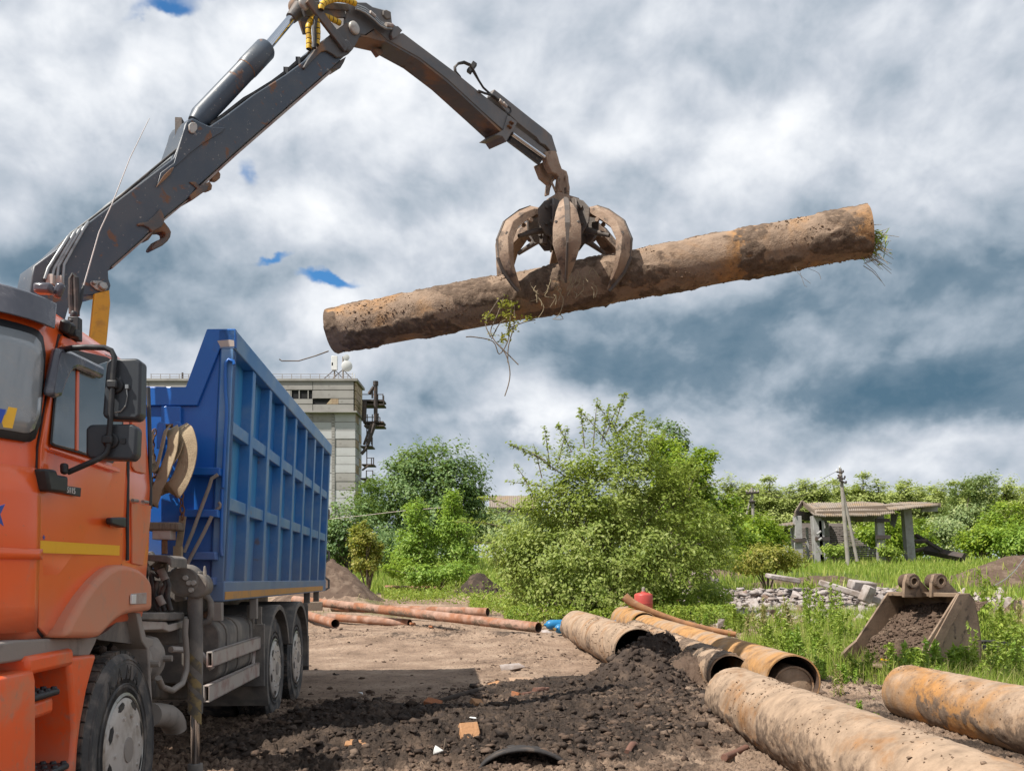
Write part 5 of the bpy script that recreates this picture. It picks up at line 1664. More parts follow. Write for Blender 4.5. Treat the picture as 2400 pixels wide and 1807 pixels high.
def chain(label, pix, s0, r=.017):
    pts = smooth_path([Ts(*Z3((x, y)), s0) for x, y in pix], 8)
    L = [0]
    for a_, b_ in zip(pts, pts[1:]):
        L.append(L[-1] + (b_ - a_).length)
    X = np.array([[*p] for p in pts])
    n = max(4, int(L[-1] / .045))
    mb = MB()
    for k in range(n):
        s = (k + .5) * L[-1] / n
        c = Vector([np.interp(s, L, X[:, j]) for j in range(3)])
        c2 = Vector([np.interp(s + .01, L, X[:, j]) for j in range(3)])
        d = (c2 - c).normalized() if (c2 - c).length > 1e-6 else Vector((0, 0, -1))
        e = d.orthogonal().normalized()
        if k % 2:
            e = d.cross(e)
        loop = [c + d * (.030 * math.cos(t)) + e * (r * math.sin(t)) for t in [i / 8 * 6.2832 for i in range(9)]]
        mb.tube(loop, .006, 5, caps=False)
    mb.v = [tuple(TM @ Vector(v)) for v in mb.v]
    o = mb.build('rusty_chain', RUST, thing=TM @ pts[0], smooth=60)
    return tag(o, label, 'chain', 'rusty chains hung with the slings')
chain('rusty chain looped behind the left sling', [(175, 715), (158, 800), (165, 900), (180, 960), (172, 1040), (165, 1100)], SW - .12)
chain('rusty chain bundle hanging under the wide sling', [(395, 960), (392, 1020), (375, 1060), (350, 1100), (318, 1120), (322, 1150)], SW - .3)
chain('rusty chain dangling straight down to the lowest wall step', [(345, 1120), (350, 1190), (355, 1260), (352, 1300)], SW - .25)
chain('rusty chain folded inside the wide sling', [(395, 980), (365, 1040), (330, 1090), (300, 1100)], SW - .2)
hs = ribbon('ratchet_strap', [Ts(*Z3((x, y)), SW - .2) for x, y in ((357, 1275), (345, 1380), (326, 1500))], .05, (1, 0, 0), STRAP)
hs.box(TM @ Ts(*Z3((326, 1510)), SW - .2), (.06, .04, .09))
tag(hs.build('ratchet_strap', STRAP, thing=TM @ Ts(*Z3((357, 1275)), SW - .2)), 'dirty ratchet strap hanging under the chain beside the leaning bars', 'strap')

# ================================================================ pipes
def rust_pipe_mat(name, mud, rust, dark, mud_lo, mud_hi, rust_lo, rust_hi, sc=1.6, bump=.35):
    m, n, b, out = new_mat(name)
    co = n.node('ShaderNodeTexCoord').outputs['Object']
    big = n.noise(co, sc, 8, 0.66, 0.4)
    rr = n.ramp(n.noise(co, 4.2, 9, 0.68, 0.3), [(0.3, dark), (0.5, rust), (0.72, tuple(min(1, k * 1.35) for k in rust))])
    mu = n.ramp(n.noise(co, 6.5, 9, 0.66), [(0.3, tuple(k * .62 for k in mud)), (0.52, mud), (0.74, tuple(min(1, k * 1.3) for k in mud))])
    f = n.smooth(big, mud_lo, mud_hi)
    col = n.mix(f, rr, mu)
    st = n.smooth(n.noise(n.vec('MULTIPLY', co, (1, 1, 1)), 11, 8, 0.7), rust_lo, rust_hi)
    col = n.mix(n.math('MULTIPLY', st, .75), col, dark)
    cr = n.node('ShaderNodeAttribute', attribute_name='crust').outputs['Fac']
    mudc = n.ramp(n.noise(co, 14, 8, .7), [(.3, (.075, .052, .038)), (.5, (.15, .105, .075)), (.72, (.25, .18, .13))])
    col = n.mix(n.smooth(n.math('MULTIPLY_ADD', n.math('SUBTRACT', n.noise(co, 30, 6, .7), .5), .7, cr), .22, .55), col, mudc)
    n.put(b.inputs['Base Color'], col)
    b.inputs['Roughness'].default_value = .88
    b.inputs['Specular IOR Level'].default_value = .25
    bn = n.node('ShaderNodeBump')
    bn.inputs['Strength'].default_value = bump
    bn.inputs['Distance'].default_value = .02
    n.put(bn.inputs['Height'], n.noise(co, 28, 9, .7))
    n.t.links.new(bn.outputs[0], b.inputs['Normal'])
    return m
PIPE_TAN = rust_pipe_mat('clay_dusted_pipe', (0.37, 0.265, 0.185), (0.30, 0.15, 0.06), (0.085, 0.058, 0.042), .30, .50, .58, .72)
PIPE_OCHRE = rust_pipe_mat('ochre_rust_pipe', (0.36, 0.255, 0.175), (0.40, 0.215, 0.085), (0.15, 0.08, 0.042), .44, .62, .60, .74)
PIPE_LIFT = rust_pipe_mat('lifted_pipe_rust', (0.30, 0.215, 0.155), (0.43, 0.23, 0.095), (0.12, 0.076, 0.05), .36, .56, .55, .70, sc=.8, bump=.9)
PIPE_THIN = rust_pipe_mat('thin_red_rust_pipe', (0.36, 0.225, 0.17), (0.30, 0.135, 0.075), (0.14, 0.07, 0.045), .42, .60, .60, .74)
PIPE_IN = surf('dark_pipe_inside', (0.075, 0.05, 0.038), [((0.15, 0.085, 0.05), 6, .45, .7, 7, .8)], rough=.95, bump=.4, bscale=30)

def pipe(name, label, p0, p1, D, material, wall=.012, n=40, crust=0.0, seed=1, dents=0.0, bend=None, group=None, cap=None, crust_low=True, seg_len=.05, extra=None, rot=0.0):
    """hollow pipe p0 -> p1; crust adds caked mud lumps to the outside"""
    p0, p1 = Vector(p0), Vector(p1)
    d = p1 - p0
    L = d.length
    d.normalize()
    up = Vector((0, 0, 1))
    up = (up - d * up.dot(d)).normalized()
    sd = d.cross(up)
    m = max(3, int(L / (seg_len if crust else .35)))
    s = np.linspace(0, L, m + 1)
    a = np.linspace(0, 2 * np.pi, n, endpoint=False)
    S, A = np.meshgrid(s, a, indexing='ij')
    R = np.full_like(S, D / 2)
    off = np.zeros_like(S)
    cm = np.zeros_like(S)
    if crust:
        cx, sy = np.cos(A) * D / 2, np.sin(A) * D / 2
        f1 = fbm(S * 2.2 + seed * 9, cx * 4 + 3, sy * 4 + seed, oct=4)
        f2 = fbm(S * 16 + seed * 5, cx * 26, sy * 26 + seed, oct=4, rough=.7)
        m_ = sstep(f1, .47, .56)
        if crust_low:
            m_ = m_ * (0.35 + .65 * sstep(-np.cos(A), -.7, .5))
        cm = m_ * np.clip(.2 + 1.6 * np.clip(f2 - .25, 0, 1), 0, 1)
        R = R + crust * m_ * (.10 + 1.5 * np.clip(f2 - .25, 0, 1)) + .004 * (f2 - .5)
    # ring frame: angle 0 is up
    C = np.array(p0)[None, None] + np.array(d)[None, None] * S[..., None]
    if bend is not None:
        t = S / L
        C = C + np.array(bend)[None, None] * (4 * t * (1 - t))[..., None]
    if dents:
        R = R * (1 + dents * (fbm(S * 1.3 + seed, np.cos(A) * 1.2, np.sin(A) * 1.2, oct=2) - .5))
    dirv = np.array(up)[None, None] * np.cos(A)[..., None] + np.array(sd)[None, None] * np.sin(A)[..., None]
    Vo = C + dirv * R[..., None]
    ri = D / 2 - wall
    Vi = C[[0, -1]] + dirv[[0, -1]] * ri
    Vi2 = C[[0, -1]] + dirv[[0, -1]] * ri
    allv = np.concatenate([Vo.reshape(-1, 3), Vi[0], Vi[1]])
    k = np.arange(n)
    k2 = (k + 1) % n
    Q = []
    idx = np.arange((m + 1) * n).reshape(m + 1, n)
    Q.append(np.stack([idx[:-1], idx[:-1][:, k2], idx[1:][:, k2], idx[1:]], -1).reshape(-1, 4))
    b0, b1 = (m + 1) * n, (m + 1) * n + n
    Q.append(np.stack([idx[0][k2], idx[0], b0 + k, b0 + k2], -1))
    Q.append(np.stack([idx[-1], idx[-1][k2], b1 + k2, b1 + k], -1))
    o = raw_mesh(name, allv - np.array(p0), quads=np.concatenate(Q), material=material, smooth=True, attrs={'crust': np.concatenate([cm.ravel(), np.zeros(2 * n)])})
    o.location = p0
    o.data.set_sharp_from_angle(angle=math.radians(50))
    tag(o, label, 'pipe', group)
    # inside wall, a part of its own
    mid = C[[0, m // 2, m]]
    iv = (mid + dirv[[0, m // 2, m]] * (ri - .001)).reshape(-1, 3)
    iq = np.concatenate([np.stack([j * n + k2, j * n + k, (j + 1) * n + k, (j + 1) * n + k2], -1) for j in (0, 1)])
    inn = raw_mesh('pipe_bore', iv - np.array(p0), quads=iq, material=PIPE_IN, smooth=True, parent=o)
    return o

def axis_pt(px, py, Z):
    return at(px, py, Z)
GP = 'large rusty pipes dumped on the ground'
# A: clay dusted pipe left of the pile, near end buried in a mud plug
pipe('large_pipe', 'clay-dusted large pipe left of the pile, near end plugged with black mud', (1.83, 13.0, .345), (1.42, 19.6, .37), .71, PIPE_TAN, crust=.03, seed=2, n=56, group=GP)
# B: half hidden between A and C
pipe('large_pipe', 'muddy large pipe with empty dark mouth between two longer pipes', (2.62, 10.75, .26), (2.55, 18.6, .30), .50, PIPE_TAN, crust=.03, seed=5, n=48, group=GP, crust_low=False)
# C: ochre pipe with a thinner pipe inside its mouth
cpipe = pipe('large_pipe', 'long ochre-rusted pipe with a thinner pipe inside its open mouth', (3.06, 9.75, .295), (2.98, 20.2, .32), .595, PIPE_OCHRE, crust=.012, seed=8, n=56, wall=.014, group=GP)
pipe('large_pipe', 'short far ochre pipe butted behind the long ochre one', (2.96, 20.0, .34), (2.93, 23.6, .36), .66, PIPE_OCHRE, crust=.014, seed=12, n=48, group=GP)
ip = pipe('inner_pipe', 'clay-filled thinner pipe lying inside the ochre pipe mouth', (3.10, 9.86, .235), (3.04, 13.0, .24), .45, PIPE_TAN, crust=.01, seed=21, n=40, group=None, wall=.02)
mb = MB().lathe([(.205, .0), (.15, -.02), (.01, -.03)], (3.10, 9.88, .235), (-.02, 1, 0), 24)
mb.build('clay_fill', PIPE_TAN, ip, smooth=60)
# E: nearest, running out of the picture bottom right
epipe = pipe('large_pipe', 'nearest large pipe caked with mud lumps, running out at the bottom right', (2.13, 8.55, .285), (2.24, 3.2, .30), .575, PIPE_TAN, crust=.026, seed=31, n=96, group=GP, seg_len=.016)
# F: right hand pipe by the bucket
pipe('large_pipe', 'rust-stained large pipe at the right in front of the bucket', (4.02, 9.1, .27), (4.30, 4.0, .29), .545, PIPE_OCHRE if False else rust_pipe_mat('stained_clay_pipe', (0.36, 0.26, 0.185), (0.40, 0.20, 0.07), (0.11, 0.07, 0.045), .36, .62, .58, .72), crust=.018, seed=44, n=64, group=GP, seg_len=.03)
# weld sleeve ring on A
mb = MB()
mb.lathe([(.362, -.06), (.368, -.02), (.366, .03), (.360, .07)], (1.72, 14.8, .35), (Vector((1.42, 19.6, .37)) - Vector((1.83, 13.0, .345))), 40)
# torn edge of clay coating on A as a thick patch is covered by the crust
# mud plug in front of A
def heap(name, c, rx, ry, h, material, label=None, cat=None, seed=1, n=46, rough=.35, kind=None, rot=0.0, power=1.0):
    """uneven mound with crumbly surface"""
    g = np.linspace(-1.25, 1.25, n)
    Xg, Yg = np.meshgrid(g, g, indexing='xy')
    r2 = Xg ** 2 + Yg ** 2
    ca, sa = math.cos(rot), math.sin(rot)
    wx = c[0] + (Xg * rx) * ca - (Yg * ry) * sa
    wy = c[1] + (Xg * rx) * sa + (Yg * ry) * ca
    f = fbm(Xg * 1.7 + seed * 3.1, Yg * 1.7 - seed, oct=4)
    f2 = fbm(Xg * 6 + seed, Yg * 6, oct=5, rough=.72)
    z = np.exp(-r2 * 1.7 * power) * (1 - rough + 2 * rough * f) * h + (f2 - .5) * h * .55 * np.exp(-r2 * 1.2)
    z = z - .10 * h - .12 * sstep(r2, 1.0, 1.5) * h
    base = ground_h(wx, wy)
    V = np.stack([wx - c[0], wy - c[1], base + z - c[2]], -1).reshape(-1, 3)
    idx = np.arange(n * n).reshape(n, n)
    Q = np.stack([idx[:-1, :-1], idx[:-1, 1:], idx[1:, 1:], idx[1:, :-1]], -1).reshape(-1, 4)
    o = raw_mesh(name, V, quads=Q, material=material, smooth=True)
    o.location = c
    if label:
        tag(o, label, cat)
    if kind:
        o['kind'] = kind
    return o
plug = heap('mud_plug', (1.97, 12.55, 0), .62, .62, .66, WET_EARTH, 'black mud plug spilling from the mouth of the clay-dusted pipe', 'mud heap', seed=4, n=110, rough=.5)
def heap_lumps(o, n_, smin, smax, material, seed):
    r = np.random.default_rng(seed)
    co = np.empty(len(o.data.vertices) * 3, dtype=np.float32)
    o.data.vertices.foreach_get('co', co)
    co = co.reshape(-1, 3) + np.array(o.location)
    co = co[co[:, 2] > ground_h(co[:, 0], co[:, 1]) + .02]
    p = co[r.integers(0, len(co), n_)]
    lumps('mud_crumbs', p, smin * (smax / smin) ** (r.random(n_) ** 2), material, seed=seed, flat=1.0)['kind'] = 'stuff'
heap_lumps(plug, 900, .008, .05, WET_EARTH, 31)
dark = heap('mud_heap', (1.62, 11.1, 0), .75, .62, .36, WET_EARTH, 'low dark mud heap left of the nearest pipe end', 'mud heap', seed=14, n=110, rough=.6)
heap_lumps(dark, 700, .008, .045, WET_EARTH, 33)
heap('mud_heap', (2.30, 11.6, 0), .5, .6, .36, MUD, 'brown crumbly mud between the pipe mouths', 'mud heap', seed=6, n=90, rough=.5)
lumps('mud_crumbs', [(1.95 + random.gauss(0, .3), 12.2 + random.gauss(0, .3), .30 + random.gauss(0, .12)) for _ in range(260)], [random.uniform(.008, .028) for _ in range(260)], WET_EARTH, seed=3)['kind'] = 'stuff'
# mud on top of pipe E and A: crumb layer
CRUMB = soil_noise_mat('crumbled_clay', (0.27, 0.19, 0.135), [((0.16, 0.11, 0.08), 1.7, .45, .62, 8, .9)])
CRUMB_L = soil_noise_mat('clinging_clay', (0.27, 0.185, 0.125), [((0.14, 0.095, 0.065), 1.2, .48, .62, 8, .85)])
def crumbs_on_pipe(name, p0, p1, D, n, smin, smax, material, seed, a0=-2.6, a1=2.6, t0=0, t1=1):
    r = np.random.default_rng(seed)
    p0, p1 = np.array(p0), np.array(p1)
    d = (p1 - p0) / np.linalg.norm(p1 - p0)
    up = np.array((0, 0, 1.0))
    sd = np.cross(d, up)
    t = t0 + (t1 - t0) * r.random(n * 3)
    a = a0 + (a1 - a0) * r.random(n * 3)
    L = np.linalg.norm(p1 - p0)
    keep = fbm(t * L * 1.9 + seed, np.cos(a) * 1.5, np.sin(a) * 1.5, oct=4) + .05 * r.normal(size=n * 3) > .56
    t, a = t[keep][:n], a[keep][:n]
    P_ = p0 + (p1 - p0) * t[:, None] + (up * np.cos(a)[:, None] + sd * np.sin(a)[:, None]) * (D / 2 + .004)
    s = smin * (smax / smin) ** (r.random(len(t)) ** 2)
    o = lumps(name, P_, s, material, seed=seed)
    o['kind'] = 'stuff'
    return o
crumbs_on_pipe('mud_crust', (2.13, 8.55, .285), (2.24, 3.2, .30), .575, 800, .003, .012, CRUMB, 71)
crumbs_on_pipe('mud_crust', (1.83, 13.0, .345), (1.42, 19.6, .37), .71, 600, .005, .02, CRUMB, 72, t1=.6)
crumbs_on_pipe('mud_crust', (2.62, 10.75, .26), (2.55, 18.6, .30), .50, 1500, .006, .026, CRUMB, 73)
crumbs_on_pipe('mud_crust', (4.02, 9.1, .27), (4.30, 4.0, .29), .545, 700, .004, .011, CRUMB, 74)

# lifted pipe in the grapple
LP0, LP1 = at(779, 776, 10.95), at(2036, 541, 9.75)
lp = pipe('lifted_pipe', 'long rust-brown pipe held up in the crane grapple', LP0, LP1, .535, PIPE_LIFT, crust=.030, seed=52, n=72, seg_len=.02, crust_low=False)
crumbs_on_pipe('clinging_soil', LP0, LP1, .535, 3500, .003, .014, CRUMB_L, 75, a0=0, a1=6.28)
mb = MB()
mb.tube([at(722, 835, 10.7), at(704, 818 + 10, 10.75), at(660, 845, 10.8), at(655, 841, 10.8)], [.009, .008, .007, .009], 6)
o = MB().tube([at(770, 823, 10.75), at(740, 834, 10.78), at(700, 846, 10.8), at(660, 846, 10.8), at(655, 842, 10.8)], [.008, .007, .007, .007, .009], 6)
tag(o.build('bent_rod', WOOD, thing=at(770, 823, 10.75), smooth=60), 'thin bent rod poking out below the left end of the lifted pipe', 'rod')

# thin pipes in the yard
GT = 'thin red-rusted pipes on the packed earth'
pipe('thin_pipe', 'longest thin red-rusted pipe reaching towards the blue cylinders', at(1262, 1470.5, 20.6), at(690, 1405, 27.4), .245, PIPE_THIN, crust=.004, seed=3, n=28, group=GT)
pipe('thin_pipe', 'thin red-rusted pipe lying just behind the longest one', at(1143, 1434, 25.2), at(780, 1424, 27.6), .245, PIPE_THIN, n=24, group=GT, crust=.004, seed=8)
pipe('thin_pipe', 'short thin pipe stub with open mouth beside the lorry wheel', at(786, 1461, 23.3), at(690, 1432, 26.5), .24, PIPE_THIN, n=24, group=GT)
pipe('thin_pipe', 'thin pipe lying underneath the longest one', at(960, 1460, 24.0), at(770, 1446, 25.6), .22, PIPE_THIN, n=20, group=GT)
pipe('thin_pipe', 'upper of two slim far pipes stacked before the weeds', at(903, 1375, 45.0), at(1104, 1379, 43.5), .16, PIPE_THIN, n=14, group=GT)
pipe('thin_pipe', 'lower right of two slim far pipes stacked before the weeds', at(962, 1384, 43.5), at(1100, 1387, 42.5), .15, PIPE_THIN, n=14, group=GT)
mb = MB().box(at(735, 1420, 25.6), (.5, .3, .24), Matrix.Rotation(.2, 3, 'Z'))
tag(mb.build('timber_block', WOOD, thing=at(735, 1432, 25.6), bevel=.015), 'timber block under the left end of the longest thin pipe', 'block')
# bent pipe leaning over the ochre pipe
bp = [at(*p) for p in ((1464, 1397, 21.6), (1480, 1411, 21.55), (1502, 1423, 21.5), (1535, 1437, 21.5), (1580, 1453, 21.5), (1625, 1466, 21.4), (1680, 1478, 21.3), (1725, 1486, 21.2))]
bpd = smooth_path(bp, 5)
mb = MB().tube(bpd, [.105 - .045 * i / (len(bpd) - 1) for i in range(len(bpd))], 18)
o = mb.build('bent_pipe', surf('bent_pipe_rust', (0.34, 0.165, 0.075), [((0.20, 0.10, 0.055), 3, .45, .65, 8, .8), ((0.42, 0.28, 0.2), 5, .55, .7, 7, .6)], rough=.9, bump=.3, bscale=30), thing=bp[-1], smooth=60)
tag(o, 'curved bent rusty pipe rising to the left behind the ochre pipe', 'pipe')

# gas cylinders
def gas_cylinder(label, p0, p1, D, material, name='gas_cylinder', valve=True, group=None, dome=1.0):
    p0, p1 = Vector(p0), Vector(p1)
    d = (p1 - p0).normalized()
    L = (p1 - p0).length
    r = D / 2
    q_ = dome
    prof = [(r * .92, 0.0), (r, .03), (r, L - r * 1.1 * q_), (r * .96, L - r * .75 * q_), (r * .80, L - r * .38 * q_), (r * .5, L - r * .10 * q_), (r * .28, L), (r * .26, L + .02 + .03 * q_)]
    o = MB().lathe(prof, p0, d, 24).build(name, material, thing=p0, smooth=45)
    tag(o, label, 'gas cylinder', group)
    if valve:
        MB().lathe([(r * .22, L + .04), (r * .24, L + .10), (r * .12, L + .16)], p0, d, 10).tube([p0 + d * (L + .08), p0 + d * (L + .08) + Vector((.0, -.10, -.03))], .02, 8).build('valve', surf('brass_valve', (0.45, 0.30, 0.12), rough=.4, metal=.6) if 'brass_valve' not in bpy.data.materials else bpy.data.materials['brass_valve'], o, smooth=40)
    return o
BLUE_CYL = surf('blue_cylinder_paint', (0.012, 0.17, 0.38), [((0.05, 0.26, 0.44), 3, .5, .7, 6, .6), ((0.16, 0.11, 0.07), 7, .62, .76, 7, .7)], rough=.42)
RED_CYL = surf('red_cylinder_paint', (0.46, 0.065, 0.055), [((0.55, 0.15, 0.12), 3, .45, .7, 6, .6), ((0.20, 0.06, 0.04), 9, .62, .76, 7, .6)], rough=.45)
GB = 'blue gas cylinders lying behind the pipes'
gas_cylinder('blue gas cylinder lying farthest left, domed neck toward the thin pipe', at(1420, 1461, 23.0), at(1279, 1464, 22.6), .25, BLUE_CYL, group=GB)
gas_cylinder('blue gas cylinder with brass valve half hidden by the clay-dusted pipe', at(1372, 1472, 22.6), at(1305, 1473, 21.5), .24, BLUE_CYL, group=GB)
gas_cylinder('blue gas cylinder lying under the rusty stub, right of the others', at(1462, 1466, 22.6), at(1388, 1462, 22.4), .25, BLUE_CYL, group=GB, valve=False)
pipe('pipe_stub', 'short rusty pipe stub resting on the blue gas cylinders', at(1432, 1462, 22.0), at(1412, 1455, 22.5), .20, PIPE_THIN, n=20)
rc = gas_cylinder('red gas cylinder standing upright behind the bent pipe', at(1508, 1440, 24.6), at(1508, 1388, 24.6), .51, RED_CYL, valve=False, dome=.28)
MB().lathe([(.262, -.02), (.264, .0), (.262, .02)], at(1508, 1413, 24.6), (0, 0, 1), 24).build('welded_band', RED_CYL, rc, smooth=40)
MB().lathe([(.05, 0), (.05, .10), (.03, .12)], at(1508, 1386, 24.6), (0, 0, 1), 10).build('valve', DUST_GREY, rc, smooth=40)

# ================================================================ excavator bucket
BKT = surf('worn_bucket_steel', (0.29, 0.205, 0.14), [((0.19, 0.13, 0.09), 2.5, .42, .64, 8, .85), ((0.085, 0.06, 0.045), 5, .54, .64, 10, .9), ((0.34, 0.185, 0.09), 6, .62, .75, 7, .5)], rough=.65, bump=.25, bscale=30, metal=.15)
al = math.radians(62)
bw = Vector((math.cos(al), -math.sin(al), 0))       # from the left plate towards the right plate
bdv = Vector((math.sin(al), math.cos(al), 0))        # from the mouth towards the back
R0 = at(2245, 1391, 13.0)
def BR(px, py, w_=0.0):
    return ray_plane(px, py, R0 + bw * w_, bw)
# plate separation so that the far top corner lands on its pixel
best = min((abs((lambda q: 1200 + F * q.x / q.y)(R0 - bw * (k * .01)) - 2082), k * .01) for k in range(30, 260))
BW_ = best[1]
bucket = thing('excavator_bucket', 'muddy excavator bucket lying mouth-down in the weeds, two eye lugs on top', 'excavator bucket', (R0.x, R0.y, 0))
side_px = [(2245, 1391), (2272, 1390), (2284, 1405), (2292, 1440), (2298, 1480), (2301, 1520), (2299, 1555), (2290, 1580), (2270, 1600), (2190, 1606), (2140, 1600), (2138, 1570), (2165, 1518)]
sp = [BR(*p) for p in side_px]
def bk(name, mb, material=None, bevel=.008, parent=None):
    return mb.build(name, material or BKT, parent or bucket, bevel=bevel)
bk('side_plate', MB().prism(sp, -bw * .03))
bk('side_plate', MB().prism([p - bw * BW_ for p in sp], -bw * .03))
bk('side_stiffener', MB().prism([BR(*p) + bw * .02 for p in [(2245, 1391), (2272, 1390), (2225, 1470), (2195, 1535), (2170, 1530)]], -bw * .02))
# left cutting edge wing
lw = [p - bw * (BW_ + .03) for p in [BR(*p) for p in [(2168, 1512), (2148, 1530), (2128, 1552), (2128, 1580), (2142, 1590), (2170, 1565)]]]
bk('side_cutter', MB().prism(lw, bw * .05))
# top, back and floor plates along the outline
prof = [sp[i] for i in range(0, 11)]
for i in range(len(prof) - 1):
    pass
mb = MB()
cen = sum(sp, Vector()) / len(sp)
ins = [p + (cen - p).normalized() * .028 for p in sp]
for i in range(0, 10):
    mb.add([sp[i], sp[i + 1], sp[i + 1] - bw * BW_, sp[i] - bw * BW_, ins[i], ins[i + 1], ins[i + 1] - bw * BW_, ins[i] - bw * BW_],
           [(0, 1, 2, 3), (7, 6, 5, 4), (0, 4, 5, 1), (3, 2, 6, 7), (1, 5, 6, 2), (0, 3, 7, 4)])
bk('shell_plate', mb, bevel=0)
bk('top_lip', MB().prism([sp[0] + Vector((0, 0, .012)), sp[0] - Vector((0, 0, .05)), sp[0] - Vector((0, 0, .05)) + bdv * .05, sp[0] + Vector((0, 0, .012)) + bdv * .06], -bw * (BW_ + .02)), bevel=.006)
lo = sp[11]
bk('cutting_edge', MB().prism([lo + Vector((0, 0, -.02)), lo + Vector((0, 0, .02)), lo + bdv * .3 + Vector((0, 0, .02)), lo + bdv * .3 + Vector((0, 0, -.02))], -bw * (BW_ + .03)))
for k, (px, py) in enumerate(((1962, 1556), (2000, 1562), (2090, 1560), (2138, 1565))):
    c = at(px, py, 13.2 if k > 1 else 13.9)
    mb = MB().loft([[c + bdv * .26 + bw * a_ + Vector((0, 0, b_)) for a_, b_ in ((-.06, -.04), (.06, -.04), (.06, .04), (-.06, .04))],
                    [c - bdv * .10 + bw * a_ + Vector((0, 0, b_)) for a_, b_ in ((-.045, -.015), (.045, -.015), (.045, .015), (-.045, .015))]])
    bk('bucket_tooth', mb, MUD if k < 2 else BKT, bevel=.008)
for px in (2130, 2193):
    c = at(px, 1362, 13.45)
    lug = bk('eye_lug', MB().prism([c + bdv * a_ + Vector((0, 0, b_)) for a_, b_ in ((-.10, .10), (.08, .12), (.16, .04), (.55, -.24), (-.16, -.24), (-.15, -.02))], bw * .05), BKT)
    ax = (bw - bdv * .2).normalized()
    rl = MB().lathe([(.075, -.12), (.105, -.12), (.115, -.06), (.108, -.05), (.122, .0), (.108, .05), (.115, .06), (.105, .12), (.075, .12)], c, ax, 24, close=True)
    bk('eye_ring', rl, MUD, parent=lug, bevel=.004)
    bk('eye_bush', MB().lathe([(.05, -.11), (.076, -.11), (.076, .118), (.05, .118)], c, ax, 20, close=True), BKT, parent=lug, bevel=0)
# tooth socket standing in the mouth
c = at(2108, 1530, 12.9)
mb = MB().loft([[c + Vector((.11 * math.cos(t) * k, .09 * math.sin(t) * k, z)) for t in [i * 6.2832 / 12 for i in range(12)]] for z, k in ((-.28, 1.0), (.05, .8), (.20, .55), (.21, .35), (.10, .3))])
bk('tooth_socket', mb, MUD, bevel=0)
tag(MB().box(at(2090, 1547, 12.7), (.30, .03, .02), Matrix.Rotation(.1, 3, 'Y')).build('yellow_stick', TAPE, thing=at(2090, 1547, 12.7)), 'short yellow stick lying before the bucket mouth', 'stick')
# soil in the bucket mouth
mid0 = R0 - bw * (BW_ * .5) + bdv * .35
n_ = 130
gu, gv = np.meshgrid(np.linspace(0, 1, n_), np.linspace(0, 1, n_), indexing='xy')
top_z, bot_z = R0.z - .10, 0.0
Wv = np.array(bw)
Dv = np.array(bdv)
front = np.array(sp[11]) * 1.0
ztop = top_z - .12 * gu
zz = bot_z + (ztop - bot_z) * gv
lipx = (np.array(sp[0]) - np.array(sp[11]))
prog = gv[..., None] * lipx[None, None] * np.array((1, 1, 0))[None, None]
basep = np.array(sp[11])[None, None] * np.array((1, 1, 0)) + prog - Wv[None, None] * (gu * (BW_ - .02) + .01)[..., None]
f = fbm(gu * 4, gv * 4, oct=6, rough=.72)
bul = .10 + .30 * np.clip(gv - .35, 0, 1) + .50 * sstep(1 - gu, .45, 1.0) * gv + .40 * (f - .5)
bul = bul * (gv > -1)
Vs = basep + Dv[None, None] * bul[..., None]
Vs[..., 2] = zz + .04 * (fbm(gu * 9, gv * 9, oct=3) - .5)
idx = np.arange(n_ * n_).reshape(n_, n_)
so = raw_mesh('soil_in_bucket', Vs.reshape(-1, 3) - np.array((R0.x, R0.y, 0)), quads=np.stack([idx[:-1, :-1], idx[:-1, 1:], idx[1:, 1:], idx[1:, :-1]], -1).reshape(-1, 4), material=MUD, smooth=True)
so.location = (R0.x, R0.y, 0)
tag(so, 'crumbly brown soil filling the excavator bucket mouth', 'soil')
rr_ = np.random.default_rng(8)
ii = rr_.integers(0, n_ * n_, 1400)
lumps('soil_lumps', Vs.reshape(-1, 3)[ii] - Dv * .01, .006 * 4 ** rr_.random(len(ii)), MUD, seed=4, flat=1.0)['kind'] = 'stuff'
lumps('soil_lumps', np.stack([rr_.uniform(4.95, 6.0, 120), rr_.uniform(12.6, 13.6, 120), rr_.uniform(.0, .06, 120)], 1), rr_.uniform(.008, .03, 120), MUD, seed=5)['kind'] = 'stuff'
# coil of black cable behind the bucket
mb = MB()
rc_ = random.Random(3)
cc = at(2330, 1535, 14.0)
for k in range(16):
    a0 = rc_.random() * 6.28
    r0 = .40 + rc_.random() * .2
    t1, t2 = rc_.uniform(-.25, .25), rc_.uniform(.35, .75)
    loop = []
    for i in range(33):
        a_ = i / 32 * 6.2832 + a0
        x, y = r0 * math.cos(a_) * 1.15, r0 * math.sin(a_) * .8
        loop.append(cc + Vector((x, y * .8, (y * t2 + x * t1 * .6) * .75 - .05)))
    mb.tube(loop, .012, 6, caps=False)
tag(mb.build('cable_coil', HOSE, thing=(cc.x, cc.y, 0), smooth=60), 'tangled coil of black cable behind the bucket', 'cable coil')
mb = MB()
for k in range(14):
    a_ = rc_.random() * 6.28
    p = at(2325, 1565, 13.6)
    mb.tube([p, p + Vector((math.cos(a_) * .07, -.03, math.sin(a_) * .07)), p + Vector((math.cos(a_ + .5) * .16, -.04, math.sin(a_ + .5) * .13))], .004, 5)
tag(mb.build('wire_tangle', STEEL, thing=at(2325, 1565, 13.6), smooth=60), 'bright frayed wire ends on the black cable coil', 'wire')

